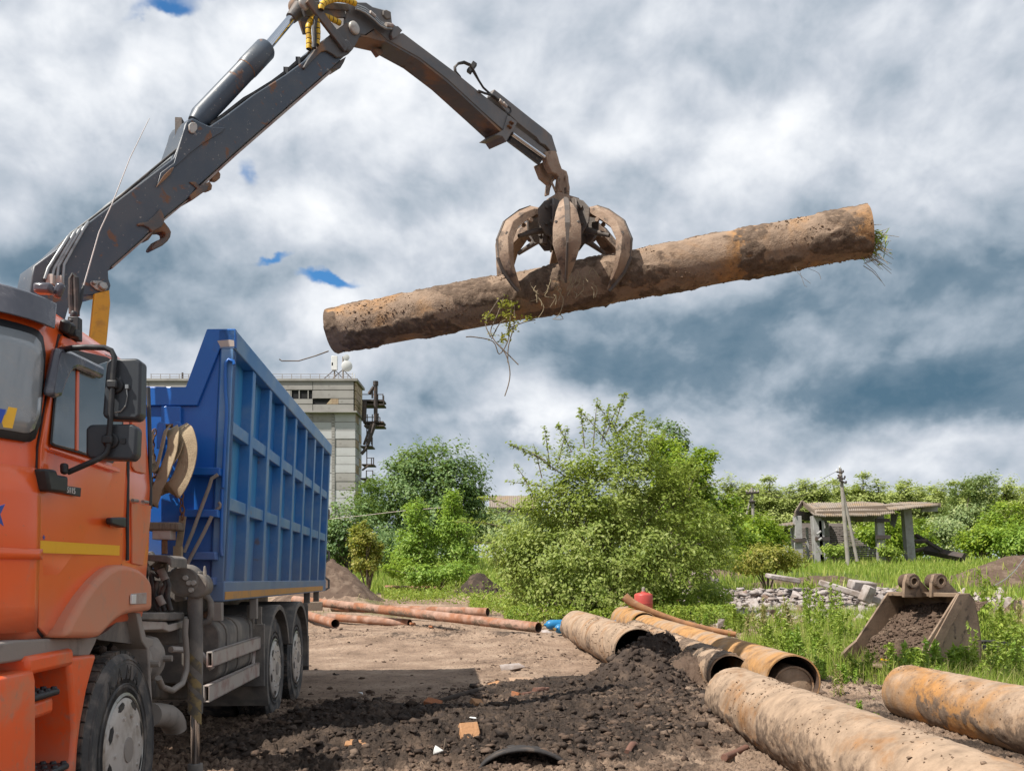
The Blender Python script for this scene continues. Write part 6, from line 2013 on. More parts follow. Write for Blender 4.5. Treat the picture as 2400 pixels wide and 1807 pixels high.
# ================================================================ loose bits on the churned soil
def chunk(seed, s, n=1.0):
    """angular broken piece: convex hull of a few random points"""
    import bmesh
    r = random.Random(seed)
    bm = bmesh.new()
    for _ in range(11):
        v = Vector((r.uniform(-1, 1) * s[0], r.uniform(-1, 1) * s[1], r.uniform(-1, 1) * s[2]))
        bm.verts.new(v)
    res = bmesh.ops.convex_hull(bm, input=bm.verts)
    bmesh.ops.delete(bm, geom=[g for g in res['geom_interior'] if isinstance(g, bmesh.types.BMVert)], context='VERTS')
    mb = MB()
    bm.verts.index_update()
    mb.add([v.co.copy() for v in bm.verts], [tuple(v.index for v in f_.verts) for f_ in bm.faces])
    bm.free()
    return mb
def brick_mb(seed, s=(.17, .10, .055)):
    r = random.Random(seed)
    a, b_, c = (k / 2 for k in s)
    j = lambda k: r.uniform(-.012, .012) + k
    bot = [Vector((j(-a), j(-b_), -c)), Vector((j(a * .6), j(-b_), -c)), Vector((j(a), j(-b_ * .3), -c)), Vector((j(a * .9), j(b_), -c)), Vector((j(-a), j(b_), -c))]
    top = [p * r.uniform(.93, 1.0) + Vector((0, 0, 2 * c)) for p in bot]
    for p in top:
        p.z = c + r.uniform(-.008, .008)
    return MB().loft([bot, top])
def lay(mb, material, name, label, cat, px, py, Z, rot=(0, 0, 0), lift=0.0, bevel=.006, group=None):
    o = mb.build(name, material, bevel=bevel, seg=1)
    p = at(px, py, Z)
    o.location = (p.x, Z, FH(p.x, Z) + max(.015, lift))
    o.rotation_euler = rot
    return tag(o, label, cat, group)
def Zg(py):
    return CZ * F / (py - YH)
lay(brick_mb(1, (0.150, 0.170, 0.054)), PALE_BRICK, 'broken_brick', 'pale orange broken brick tilted beside the black half-pipe', 'brick', 1101, 1768, 7.05, (.75, .1, .3))
lay(brick_mb(2), PALE_BRICK, 'broken_brick', 'orange broken brick at the edge of the lorry shadow', 'brick', 1160, 1622, Zg(1625), (.3, -.2, .6), .03)
lay(brick_mb(3), BRICK, 'broken_brick', 'dull broken brick in the shadowed black mud, left one', 'brick', 1017, 1702, Zg(1706), (.3, .2, -.4), .03)
lay(brick_mb(4, (0.136, 0.109, 0.054)), PALE_BRICK, 'broken_brick', 'mottled broken brick in the shadowed black mud, right one', 'brick', 1118, 1706, Zg(1711), (.5, .3, .7), .03)
lay(brick_mb(5), BRICK, 'broken_brick', 'brick-red fragment on the sunlit soil right of the shadow', 'brick', 1213, 1652, Zg(1655), (.1, .2, 1.2), .02)
lay(brick_mb(6), BRICK, 'broken_brick', 'broken brick lying in the brown mound by the long thin pipe', 'brick', 968, 1476, Zg(1482), (.2, .1, .5), .05)
lay(brick_mb(7), BRICK, 'broken_brick', 'small broken brick right of the one by the long thin pipe', 'brick', 1010, 1480, Zg(1486), (.1, .3, 1.4), .05)
lay(brick_mb(8, (0.204, 0.122, 0.027)), PALE_BRICK, 'broken_brick', 'half buried brick slab at the bottom edge of the soil', 'brick', 840, 1790, 6.9, (.1, .05, .2), .02)
lay(chunk(9, (.24, .2, .10)), CONCRETE_BIT, 'pale_stone', 'pale grey stone on the soil beyond the lorry shadow', 'stone', 1195, 1566, Zg(1575), (0, 0, .3), .05)
lay(chunk(10, (.22, .16, .05)), surf('sandy_clod', (.36, .24, .16), rough=.95, bump=.4), 'clay_slab', 'tan clay slab just right of the shadow corner', 'slab', 1218, 1592, Zg(1598), (.1, 0, .5), .03)
lay(chunk(11, (.20, .18, .05)), CONCRETE_BIT, 'pale_stone', 'white smear of rubble below the thin pipe mouth', 'stone', 1285, 1484, Zg(1490), (0, 0, 0), .02)
lay(chunk(12, (.05, .02, .05)), WHITE, 'paper_scrap', 'scrap of pale paper at the foot of the thin twig', 'scrap', 1029, 1782, 6.75, (.4, .2, .1), .02)
for k, (px, py, Z, a_, lab) in enumerate(((1108, 1745, 7.3, .2, 'scrap of pale paper behind the tilted broken brick'), (805, 1673, Zg(1676), 1.1, 'white scrap on the packed earth, nearer one'), (844, 1627, Zg(1628), .4, 'crumpled white scrap on the packed earth, farther one'))):
    lay(chunk(20 + k, (.035, .025, .008)), WHITE, 'paper_scrap', lab, 'scrap', px, py, Z, (.3, .2, a_), .025)
def stick(label, pix, r, material=WOOD, name='stick', n=6):
    pts = []
    for px, py, Z in pix:
        p = at(px, py, Z)
        p.z = max(p.z, FH(p.x, Z) + r * .5)
        pts.append(p)
    o = MB().tube(smooth_path(pts, 3), r, n).build(name, material, thing=pts[0], smooth=60)
    return tag(o, label, 'stick' if name != 'plank' else 'plank')
stick('long dark stick across the shadowed mud, farther one', [(1012, 1664, 9.7), (1070, 1655, 9.95), (1132, 1640, 10.3)], .03, surf('charred_wood', (.06, .045, .036), [((.14, .1, .07), 10, .5, .7, 6, .7)], rough=.95, bump=.3))
stick('long dark stick across the shadowed mud, nearer one', [(942, 1682, 9.1), (1000, 1674, 9.3), (1060, 1670, 9.4)], .022, bpy.data.materials['charred_wood'])
stick('reddish bark strip on the soil by the nearest pipe', [(1697, 1787, 6.7), (1725, 1772, 6.95), (1750, 1764, 7.1)], .028, surf('bark_strip', (.17, .085, .06), rough=.95, bump=.4))
stick('wood splinter standing out of the sunlit soil', [(1470, 1783, 6.8), (1482, 1765, 6.95), (1492, 1748, 7.1)], .025, bpy.data.materials['bark_strip'])
stick('thin twig standing in the foreground mud', [(1034, 1800, 6.75), (1038, 1772, 6.75), (1043, 1742, 6.75), (1044, 1730, 6.75)], .006)
stick('reddish bark fragment on sunlit soil mid distance', [(1225, 1652, 9.9), (1255, 1646, 10.0), (1285, 1640, 10.2)], .03, bpy.data.materials['bark_strip'])
stick('bark fragment beside the sunlit mud ridge', [(1252, 1648, 10.0), (1275, 1644, 10.1)], .04, bpy.data.materials['bark_strip'])
# half buried black pipe mouth at the bottom edge
hp = []
c = at(1228, 1806, 6.75)
mb = MB()
rings = []
for s_ in (0, 1):
    ring = []
    for k in range(25):
        a_ = math.pi * (.06 + .88 * k / 24)
        for rr in ((.36,) if s_ == 0 else (.36,)):
            ring.append(c + Vector((-math.cos(a_) * rr, -.3 + s_ * 1.2, math.sin(a_) * rr * .62 - .13 * s_)))
    rings.append(ring)
o = MB().loft(rings, close=False, caps=False).build('half_pipe', surf('black_pipe_scrap', (.03, .027, .027), [((.12, .09, .07), 8, .5, .7, 7, .8)], rough=.8, bump=.3), thing=(c.x, c.y, 0), smooth=60, fix=False)
m_ = o.modifiers.new('thickness', 'SOLIDIFY')
m_.thickness = .022
tag(o, 'half-buried black curved steel scrap at the bottom edge', 'scrap metal')

# ================================================================ concrete elevator tower
CONC = soil_noise_mat('grey_concrete_panel', (0.36, 0.345, 0.325), [((0.25, 0.235, 0.22), .35, .42, .66, 9, .7), ((0.16, 0.145, 0.13), 1.4, .60, .76, 8, .6)], bump=.15, bscale=3)
CONC_L = soil_noise_mat('pale_concrete_panel', (0.50, 0.505, 0.505), [((0.40, 0.395, 0.385), .3, .42, .66, 9, .7), ((0.22, 0.20, 0.185), 1.1, .62, .78, 8, .6)], bump=.15, bscale=3)
CONC_Y = soil_noise_mat('stained_concrete_panel', (0.46, 0.37, 0.25), [((0.27, 0.17, 0.11), .8, .46, .66, 8, .8)], bump=.15, bscale=3)
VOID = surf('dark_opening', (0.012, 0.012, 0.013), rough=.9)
TZ = 126.0
def tp(px, py, Z=TZ):
    return at(px, py, Z)
mpp = TZ / F
tower = thing('concrete_tower', 'tall grey concrete panel tower behind the tipper body with a wider top storey', 'tower', (tp(800, 1340).x, TZ, GH(tp(800, 1340).x, TZ)))
xr = tp(833, 0).x
zb = tower.location.z - 1
xl = tp(250, 0).x
ztop, zmid = tp(0, 894).z, tp(0, 967).z
DEP = 5.2
mb = MB()
mb.box2((xl + .5, TZ + .12, zb), (xr - .12, TZ + DEP - .1, zmid))
tow_core = mb.build('tower_core', CONC, tower)
# panels: lower shaft, rows of 20 px; columns from the right edge
row_h = 19.9
cols = [(833, 782), (780, 729), (727, 676), (674, 640)]
rws = 16
pr = random.Random(4)
pan_mesh = {}
def panel(name, x0, x1, z0, z1, y, material, gap=.035, t=.35, axis='x'):
    key = (round(abs(x1 - x0), 2), round(z1 - z0, 2), material.name, axis)
    cx, cz = (x0 + x1) / 2, (z0 + z1) / 2
    hx, hz = abs(x1 - x0) / 2 - gap, (z1 - z0) / 2 - gap
    if key not in pan_mesh:
        mb = MB()
        if axis == 'x':
            mb.box2((-hx, 0, -hz), (hx, t, hz))
        else:
            mb.box2((0, -hx, -hz), (-t, hx, hz))
        o = mb.build(name, material)
        pan_mesh[key] = o.data
    else:
        o = bpy.data.objects.new(name, pan_mesh[key])
        COL.objects.link(o)
    o.parent = tower
    w_ = Vector((cx, y, cz)) if axis == 'x' else Vector((y, cx, cz))
    o.location = w_ - tower.location
    return o
for ci, (xa, xb) in enumerate(cols):
    for k in range(rws):
        y0, y1 = 969 + k * row_h, 969 + (k + 1) * row_h
        panel('wall_panel', tp(xb, 0).x, tp(xa, 0).x, tp(0, y1).z, tp(0, y0).z, TZ + pr.uniform(-.04, .04), CONC_L if pr.random() < .8 else CONC)
    # rusty tie brackets at the joint
    if ci:
        mb = MB()
        for k in range(rws * 3):
            mb.box((tp(xa + 1, 0).x, TZ - .05, tp(0, 975 + k * row_h / 3).z), (.45, .12, .35))
        o = mb.build('joint_brackets', CONC, tower)
        o['kind'] = 'stuff'
for k in range(rws):
    y0, y1 = 969 + k * row_h, 969 + (k + 1) * row_h
    for j in range(2):
        panel('wall_panel', TZ + .3 + j * 2.4, TZ + .3 + (j + 1) * 2.4, tp(0, y1).z, tp(0, y0).z, xr + .02, CONC_L if (k + j) % 3 else CONC_Y, axis='y')
# top storey, overhanging, long
yt = TZ - .7
xr2 = tp(829, 0, yt).x + .2
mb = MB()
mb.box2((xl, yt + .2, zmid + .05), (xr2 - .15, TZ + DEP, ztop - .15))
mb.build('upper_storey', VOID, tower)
def T2(px, py):
    return at(px, py, yt)
rows = [(894, 914), (914.5, 934), (934.5, 947), (947.5, 965)]
xs = [829, 733, 637, 541, 445, 349, 253]
for i in range(6):
    for r_, (y0, y1) in enumerate(rows):
        x1, x0 = xs[i], xs[i + 1]
        segs = [(x0, x1)]
        if r_ == 1 and i == 1:
            segs = [(x0, 681), (732, x1)]
        if r_ == 1 and i in (3, 4, 5):
            segs = [(x0, x0 + 20), (x0 + 76, x1)]
        if r_ == 2 and i == 0:
            segs = [(793, x1)]
        for a_, b_ in segs:
            if b_ - a_ > 1.5:
                panel('wall_panel', T2(a_, 0).x, T2(b_, 0).x, T2(0, y1).z, T2(0, y0).z, yt + pr.uniform(-.03, .03), CONC)
for r_, (y0, y1) in enumerate(rows):
    for j in range(2):
        panel('wall_panel', yt + .3 + j * 2.75, yt + .3 + (j + 1) * 2.75, T2(0, y1).z, T2(0, y0).z, xr2 + .05, CONC_Y, axis='y')
for i, px in enumerate((682, 701, 722, 733)):
    MB().box2((T2(px, 0).x - .07, yt + .05, T2(0, 934).z), (T2(px, 0).x + .07, yt + .25, T2(0, 914.5).z)).build('window_mullion', CONC, tower)
tri = [T2(776, 934.5), T2(793, 934.5), T2(793, 947), T2(765, 947)]
MB().prism(tri, (0, .3, 0)).build('broken_panel', CONC_Y, tower)
MB().box2((xl - .3, yt - .25, ztop - .12), (xr2 + .35, TZ + DEP + .3, ztop + .22)).build('roof_coping', CONC, tower)
MB().box2((xl - .3, yt - .2, zmid - .12), (xr2 + .25, TZ + DEP + .3, zmid + .10)).build('ledge', CONC, tower)
# roof railing
mb = MB()
zr0, zr1 = ztop + .2, tp(0, 878).z
for px in range(352, 830, 22):
    mb.box2((T2(px, 0).x - .035, yt + .3, zr0), (T2(px, 0).x + .035, yt + .37, zr1))
mb.box2((T2(350, 0).x, yt + .31, zr1 - .05), (T2(826, 0).x, yt + .36, zr1)).box2((T2(350, 0).x, yt + .31, (zr0 + zr1) / 2 - .03), (T2(826, 0).x, yt + .36, (zr0 + zr1) / 2 + .03))
r_ = mb.build('roof_railing', DUST_GREY, tower)
r_['kind'] = 'stuff'
MB().box2((T2(421, 0).x - .1, yt + 1, zr0), (T2(421, 0).x + .1, yt + 1.2, tp(0, 872).z)).build('roof_pole', DARK_METAL, tower)
# antennas
def mast(label, px, y_top, y_bot=892):
    o = MB().tube([at(px, y_bot, 128), at(px, y_top, 128)], .12, 8).build('antenna_mast', DUST_GREY, thing=at(px, y_bot, 128), smooth=50)
    tag(o, label, 'antenna')
    for dx in (-26, 22):
        MB().tube([at(px, 866, 128), at(px + dx, 889, 128)], .06, 6).build('stay', DARK_METAL, o)
    return o
m1_ = mast('white panel antenna mast on the tower roof', 784, 838)
MB().box(at(784, 851, 127.7), (.85, .35, 2.0)).build('panel_antenna', WHITE, m1_, bevel=.05)
MB().box(at(779, 854, 127.7), (.3, .35, .5)).build('radio_unit', WHITE, m1_, bevel=.03)
m2_ = mast('mast with round white dish on the tower roof', 804, 836)
MB().lathe([(.1, -.3), (.75, -.25), (.78, .05), (.6, .15), (.1, .2)], at(813, 858, 127.6), (.35, -1, 0), 24).build('dish', WHITE, m2_, smooth=40)
MB().lathe([(.1, -.2), (.42, -.2), (.42, .1), (.1, .15)], at(812, 838, 127.6), (.35, -1, 0), 20).build('dish', WHITE, m2_, smooth=40)
for k, px in enumerate((826, 831)):
    tag(MB().tube([at(px, 892, 127.5), at(px, 873 + k * 4, 127.5)], .07, 6).build('antenna_mast', WHITE, thing=at(px, 892, 127.5)), ('taller thin white rod at the right end of the tower roof', 'shorter thin white rod at the right end of the tower roof')[k], 'antenna')
# steel stair and platforms on the right side
stair = thing('escape_stair', 'rusty steel escape stair with platforms on the right side of the tower', 'staircase', (tp(866, 0).x, TZ + 2, zb))
def sb(px0, py0, px1, py1, d0=1.0, d1=3.6, name='platform'):
    a_, b_ = at(px0, py0, TZ), at(px1, py1, TZ)
    return MB().box2((a_.x, TZ + d0, min(a_.z, b_.z)), (b_.x, TZ + d1, max(a_.z, b_.z))).build(name, DARK_METAL, stair)
def st(pts, r=.1, name='post', dd=1.0):
    return MB().tube([Vector((at(px, py, TZ).x, TZ + dd, at(px, py, TZ).z)) for px, py in pts], r, 6).build(name, DARK_METAL, stair)
sb(846, 933, 897, 937)
sb(846, 943, 897, 946)
sb(848, 984, 896, 988)
sb(850, 993, 897, 996)
sb(842, 1042, 870, 1045)
sb(845, 1085, 873, 1088)
sb(842, 1118, 871, 1121)
st([(878, 895), (878, 984)], .30)
st([(878, 890), (878, 900)], .4, 'post_head')
st([(874, 903), (862, 920)], .25, 'brace')
st([(870, 905), (870, 930)], .14)
st([(852, 938), (850, 984)], .35)
st([(876, 990), (858, 1042)], .30, 'stringer')
st([(868, 990), (850, 1040)], .18, 'stringer')
st([(858, 1046), (844, 1062)], .25, 'stringer')
st([(846, 1100), (862, 1088)], .15, 'stringer')
st([(846, 1136), (860, 1121)], .15, 'stringer')
for px, y0, y1 in ((895, 920, 937), (883, 922, 937), (897, 924, 946), (858, 968, 988), (884, 966, 985), (888, 975, 988), (870, 968, 985), (857, 990, 1042), (870, 1022, 1045), (868, 1026, 1040), (857, 1052, 1088), (873, 1070, 1088), (868, 1072, 1086), (871, 1100, 1120), (856, 1100, 1121), (857, 1121, 1135), (865, 990, 1020)):
    st([(px, y0), (px, y1)], .08, 'railing_post')
for pts in ([(846, 921), (896, 921)], [(850, 975), (888, 975)], [(870, 1024), (870, 1030)], [(857, 1071), (873, 1071)], [(856, 1101), (871, 1101)], [(857, 1000), (866, 1000)], [(857, 1010), (862, 1010)], [(857, 1056), (857, 1080)]):
    st(pts, .06, 'handrail')

# ================================================================ ruined shed at the right
SZ = 84.0
SLATE = soil_noise_mat('weathered_slate_sheet', (0.28, 0.235, 0.195), [((0.33, 0.225, 0.12), .45, .48, .66, 8, .7), ((0.22, 0.195, 0.175), 1.2, .52, .7, 8, .7)], bump=.2, bscale=6)
POST = soil_noise_mat('weathered_concrete_post', (0.36, 0.35, 0.345), [((0.22, 0.20, 0.19), 1.5, .45, .68, 8, .7)], bump=.2, bscale=6)
BRICKW = soil_noise_mat('grey_brickwork', (0.25, 0.215, 0.20), [((0.33, 0.29, 0.27), .8, .45, .66, 8, .7)], bump=.1, bscale=8)
def ZS(p):
    return (1650 + p[0] * .3604, 1050 + p[1] * .3604)
def sp_(p, Z=SZ):
    return at(*ZS(p), Z)
shed = thing('ruined_shed', 'derelict open shed on concrete posts with a sagging slate roof', 'shed', (sp_((920, 715)).x, SZ, GH(sp_((920, 715)).x, SZ) - .3))
def post(pts, w_, Z, name='post', lean=True):
    w_ = w_ * .68
    a_, b_ = sp_(pts[0], Z), sp_(pts[1], Z)
    b_.z = min(b_.z, GH(b_.x, Z) - .1)
    u = Vector((w_ / 2, 0, 0))
    v = Vector((0, w_, 0))
    return MB().loft([[b_ - u, b_ + u, b_ + u + v, b_ - u + v], [a_ - u, a_ + u, a_ + u + v, a_ - u + v]]).build(name, POST, shed, bevel=.03)
post(((612, 440), (626, 700)), .95, SZ)
post(((735, 440), (757, 500)), 1.2, SZ)
post(((762, 470), (775, 720)), .75, SZ)
post(((795, 480), (812, 690)), .75, SZ + 8, )
post(((1147, 430), (1165, 720)), 1.0, SZ)
post(((1325, 395), (1355, 715)), 1.15, SZ + 2)
post(((672, 515), (680, 700)), .35, SZ + 3)
post(((576, 520), (600, 560)), .5, SZ + 4)
for p_ in ((1165, 578), (1160, 470), (620, 600), (770, 590)):
    c = sp_(p_, SZ - .1)
    MB().box(c, (1.3, .3, .35)).build('post_band', DARK_METAL, shed)
for a_, b_ in (((745, 600), (765, 585)), ((740, 640), (765, 690)), ((735, 560), (760, 540))):
    MB().tube([sp_(a_, SZ - .3), sp_(b_, SZ - .3)], .12, 6).build('loose_bar', POST, shed)
# beams
def beam(a_, b_, h, Z0, Z1=None, material=None, name='beam', d=.4):
    Z1 = Z1 or Z0
    p, q_ = sp_(a_, Z0), sp_(b_, Z1)
    return MB().loft([[p, p + Vector((0, d, 0)), p + Vector((0, d, h)), p + Vector((0, 0, h))], [q_, q_ + Vector((0, d, 0)), q_ + Vector((0, d, h)), q_ + Vector((0, 0, h))]]).build(name, material or WOOD, shed)
beam((600, 462), (800, 480), .8, SZ + .5, SZ + 8, DARK_METAL)
beam((720, 470), (1140, 478), .55, SZ + 6, SZ + 4, POST)
beam((740, 435), (1240, 425), .35, SZ + .2)
beam((700, 425), (1540, 385), .45, SZ + 3, SZ + 2)
beam((1420, 415), (1520, 412), .5, SZ + 1.5, SZ + 1.5, POST)
beam((595, 440), (640, 365), .4, SZ - .2, SZ + 5)
beam((640, 365), (720, 430), .4, SZ + 5, SZ - .2)
beam((990, 480), (1140, 470), 1.1, SZ + 4.5, SZ + 4.5, SLATE, name='hung_sheet', d=.1)
# corrugated roof sheets laid one by one
def sheet(c4, n=5, name='roof_sheet', t=.10, amp=.05, waves=7, material=None):
    """corrugated sheet between four corners: ridge a,b and eave d,c"""
    a_, b_, c_, d_ = (Vector(p) for p in c4)
    m_ = waves * 4
    top, bot = [], []
    mb = MB()
    vs = []
    for j in (0, 1):
        for i in range(m_ + 1):
            u = i / m_
            p = (a_.lerp(b_, u)).lerp(d_.lerp(c_, u), j)
            nrm = (b_ - a_).cross(d_ - a_).normalized()
            if nrm.z < 0:
                nrm = -nrm
            vs.append(p + nrm * amp * math.sin(u * waves * 6.2832))
    vs += [v - Vector((0, 0, t)) for v in vs]
    k = m_ + 1
    fs = []
    for i in range(m_):
        fs.append((i, i + 1, k + i + 1, k + i))
        fs.append((2 * k + i, 3 * k + i, 3 * k + i + 1, 2 * k + i + 1))
        fs.append((k + i, k + i + 1, 3 * k + i + 1, 3 * k + i))
        fs.append((i, 2 * k + i, 2 * k + i + 1, i + 1))
    fs += [(0, k, 3 * k, 2 * k), (m_, 2 * k + m_, 3 * k + m_, k + m_)]
    mb.add(vs, fs)
    return mb.build(name, material or SLATE, shed, fix=False)
rs = random.Random(12)
ridge = [(640, 363), (740, 357), (840, 357), (940, 352), (1040, 350), (1110, 355), (1170, 363)]
eave = [(712, 430), (790, 436), (880, 433), (970, 431), (1060, 430), (1150, 428), (1238, 415)]
for i in range(6):
    for half in (0, 1):
        t0, t1 = half * .5, half * .5 + .53
        def rp(k, t):
            p, q_ = sp_(ridge[k], SZ + 7), sp_(eave[k], SZ - .5)
            return p.lerp(q_, t) + Vector((0, 0, .05 * (1 - half) + rs.uniform(-.04, .04)))
        sheet((rp(i, t0), rp(i + 1, t0), rp(i + 1, t1), rp(i, t1)))
for k, (a_, b_, c_, d_) in enumerate((((1165, 365), (1215, 360), (1265, 395), (1205, 400)), ((1210, 356), (1265, 356), (1320, 388), (1262, 395)), ((1265, 352), (1325, 352), (1380, 380), (1318, 388)), ((1322, 350), (1390, 352), (1440, 374), (1378, 380)), ((1388, 352), (1440, 352), (1490, 370), (1438, 374)), ((1440, 353), (1535, 358), (1525, 366), (1490, 370)))):
    sheet((sp_(a_, SZ + 5), sp_(b_, SZ + 5), sp_(c_, SZ), sp_(d_, SZ)), waves=5)
sheet((sp_((615, 380), SZ + 7), sp_((640, 363), SZ + 7), sp_((600, 435), SZ), sp_((583, 440), SZ)), waves=3, name='roof_sheet')
sheet((sp_((520, 490), SZ + 4), sp_((600, 475), SZ + 4), sp_((600, 492), SZ), sp_((445, 508), SZ)), waves=6)
sheet((sp_((1215, 425), SZ + 4), sp_((1262, 430), SZ + 4), sp_((1240, 510), SZ + 3.5), sp_((1210, 490), SZ + 3.5)), waves=4, name='hung_sheet', material=POST)
# brick wall remains at the back: courses of brick, stepped broken top edge
mb = MB()
wr = random.Random(2)
p0 = sp_((630, 700), SZ + 9)
x0_, x1_ = sp_((626, 0), SZ + 9).x, sp_((1150, 0), SZ + 9).x
zb_ = GH((x0_ + x1_) / 2, SZ + 9) - .2
top_l = [(630, 515), (770, 520), (800, 500), (900, 500), (935, 520), (985, 575), (1020, 600), (1075, 645), (1145, 665), (1160, 700)]
tx = [sp_(p, SZ + 9).x for p in top_l]
tz_ = [sp_(p, SZ + 9).z for p in top_l]
ch, bwid = .22, .62
nrow = int((max(tz_) - zb_) / ch)
for r_ in range(nrow):
    z = zb_ + r_ * ch
    x = x0_ - (r_ % 2) * bwid / 2
    while x < x1_:
        if np.interp(x + bwid / 2, tx, tz_) > z + ch * .6:
            mb.box((x + bwid / 2, SZ + 9 + wr.uniform(-.03, .03), z + ch / 2), (bwid - .05, .5, ch - .04))
        x += bwid
bwall = mb.build('brick_courses', BRICKW, shed, fix=False)
bwall['kind'] = 'stuff'
MB().box2((x0_, SZ + 9.1, zb_), (sp_((930, 0), SZ + 9).x, SZ + 9.5, zb_ + 4.2)).build('mortar_core', BRICKW, shed)
# collapsed rafters and rubble beside the shed
for k, (a_, b_, Za, Zb, lab) in enumerate((((1375, 565), (1545, 665), 88, 86, 'steepest collapsed dark beam right of the ruined shed'), ((1365, 605), (1455, 605), 87, 87, 'level collapsed beam right of the ruined shed'), ((1455, 615), (1550, 670), 88, 87, 'short collapsed beam crossing the steepest one'), ((1440, 662), (1690, 712), 88, 85, 'long collapsed roof edge sloping into the grass'), ((1380, 668), (1470, 645), 89, 88, 'collapsed beam propped at the foot of the pile'))):
    p, q_ = sp_(a_, Za), sp_(b_, Zb)
    o = MB().tube([p, q_], .22 if k != 3 else .45, 5).build('collapsed_beam', DARK_METAL if k < 4 else WOOD, thing=p)
    tag(o, lab, 'beam')

# ================================================================ utility poles and wires
POLE = soil_noise_mat('weathered_pole_concrete', (0.33, 0.30, 0.27), [((0.24, 0.20, 0.17), 1.5, .45, .68, 8, .7)], bump=.2, bscale=8)
pz = 76.0
up1 = thing('utility_pole', 'concrete utility pole with a slanting brace in front of the ruined shed', 'utility pole', (at(1987, 1315, pz).x, pz, GH(at(1987, 1315, pz).x, pz)))
def pb(name, pts, r0, r1, Z=pz, parent=None, material=None, n=8):
    P_ = [at(px, py, Z) for px, py in pts]
    return MB().tube(P_, [r0 + (r1 - r0) * i / (len(P_) - 1) for i in range(len(P_))], n).build(name, material or POLE, parent, smooth=50)
pb('post', [(1969, 1098), (1973, 1135), (1978, 1200), (1988, 1325)], .13, .19, parent=up1)
pb('brace', [(1975, 1150), (1988, 1210), (2009, 1315)], .11, .15, Z=pz + 1.5, parent=up1)
for a_, b_ in (((1961, 1106), (1975, 1108)), ((1962, 1120), (1980, 1122)), ((1966, 1125), (1982, 1132)), ((1964, 1112), (1972, 1128))):
    pb('cross_arm', [a_, b_], .07, .07, Z=pz - .3, parent=up1, material=DARK_METAL)
for px, py in ((1961, 1103), (1968, 1095), (1976, 1105), (1980, 1118), (1983, 1130)):
    c = at(px, py, pz - .3)
    MB().lathe([(.04, -.10), (.08, -.05), (.08, .05), (.05, .12)], c, (0, 0, 1), 8).build('insulator', WHITE if px < 1970 else DARK_METAL, up1)
pz2 = 112.0
up2 = thing('utility_pole', 'farther utility pole with a cross-arm left of the ruined shed', 'utility pole', (at(1767, 1250, pz2).x, pz2, GH(at(1767, 1250, pz2).x, pz2)))
pb('post', [(1762, 1142), (1764, 1180), (1767, 1262)], .15, .21, Z=pz2, parent=up2)
pb('cross_arm', [(1748, 1156), (1779, 1154)], .13, .13, Z=pz2 - .3, parent=up2, material=DARK_METAL)
pb('cross_arm', [(1756, 1176), (1770, 1175)], .18, .18, Z=pz2 - .3, parent=up2, material=DARK_METAL)
pb('brace', [(1762, 1160), (1750, 1205)], .10, .10, Z=pz2, parent=up2)
for px in (1750, 1757, 1769, 1777):
    MB().lathe([(.06, -.1), (.14, 0), (.07, .2)], at(px, 1152, pz2 - .3), (0, 0, 1), 8).build('insulator', POLE, up2)
def wire(label, pts, r=.02, material=None):
    P_ = smooth_path([at(*p) for p in pts], 6)
    o = MB().tube(P_, r, 4, caps=False).build('overhead_wire', material or DARK_METAL, thing=P_[0], smooth=60)
    tag(o, label, 'wire')
wire('thin pale overhead wire sagging from behind the tipper body to the ash saplings', [(700, 1222, 60), (775, 1216, 60), (860, 1207, 59), (955, 1196, 58), (1060, 1188, 57)], .02, GUARD)
wire('overhead wire running from the far pole to the near pole', [(1779, 1152, pz2), (1860, 1152, 95), (1962, 1104, pz)], .02)
wire('lower overhead wire running from the far pole to the near pole', [(1777, 1158, pz2), (1865, 1166, 95), (1965, 1122, pz)], .02)

# small slate-roofed house behind the big bush
hz = 92.0
house = thing('small_house', 'small grey house with a slate roof half hidden behind the leafy bush', 'house', (at(1200, 1215, hz).x, hz, GH(at(1200, 1215, hz).x, hz)))
ha, hb, hc, hd = at(1146, 1162, hz + 3.5), at(1258, 1162, hz + 3.5), at(1257, 1189, hz), at(1147, 1188, hz)
shed_keep = shed
shed = house
for i in range(4):
    t0, t1 = i / 4, (i + 1) / 4
    sheet((ha.lerp(hb, t0), ha.lerp(hb, t1), hd.lerp(hc, t1), hd.lerp(hc, t0)), waves=6, amp=.04)
shed = shed_keep
back_d = Vector((0, 3.5, -1.2))
MB().prism([ha, hb, hb + back_d, ha + back_d], (0, 0, -.1)).build('roof_back', SLATE, house)
MB().box2((hd.x + .4, hz + .3, house.location.z - .5), (hc.x - .4, hz + 6, hd.z)).build('wall', POST, house)
MB().box2((hd.x + .3, hz + .1, hd.z - .9), (hc.x - .3, hz + .28, hd.z - .08)).build('fascia_board', DARK_METAL, house)
for i in range(2):
    MB().box2((hd.x + 1.0 + i * 2.2, hz + .22, hd.z - 2.3), (hd.x + 1.9 + i * 2.2, hz + .32, hd.z - 1.2)).build('window', VOID, house)

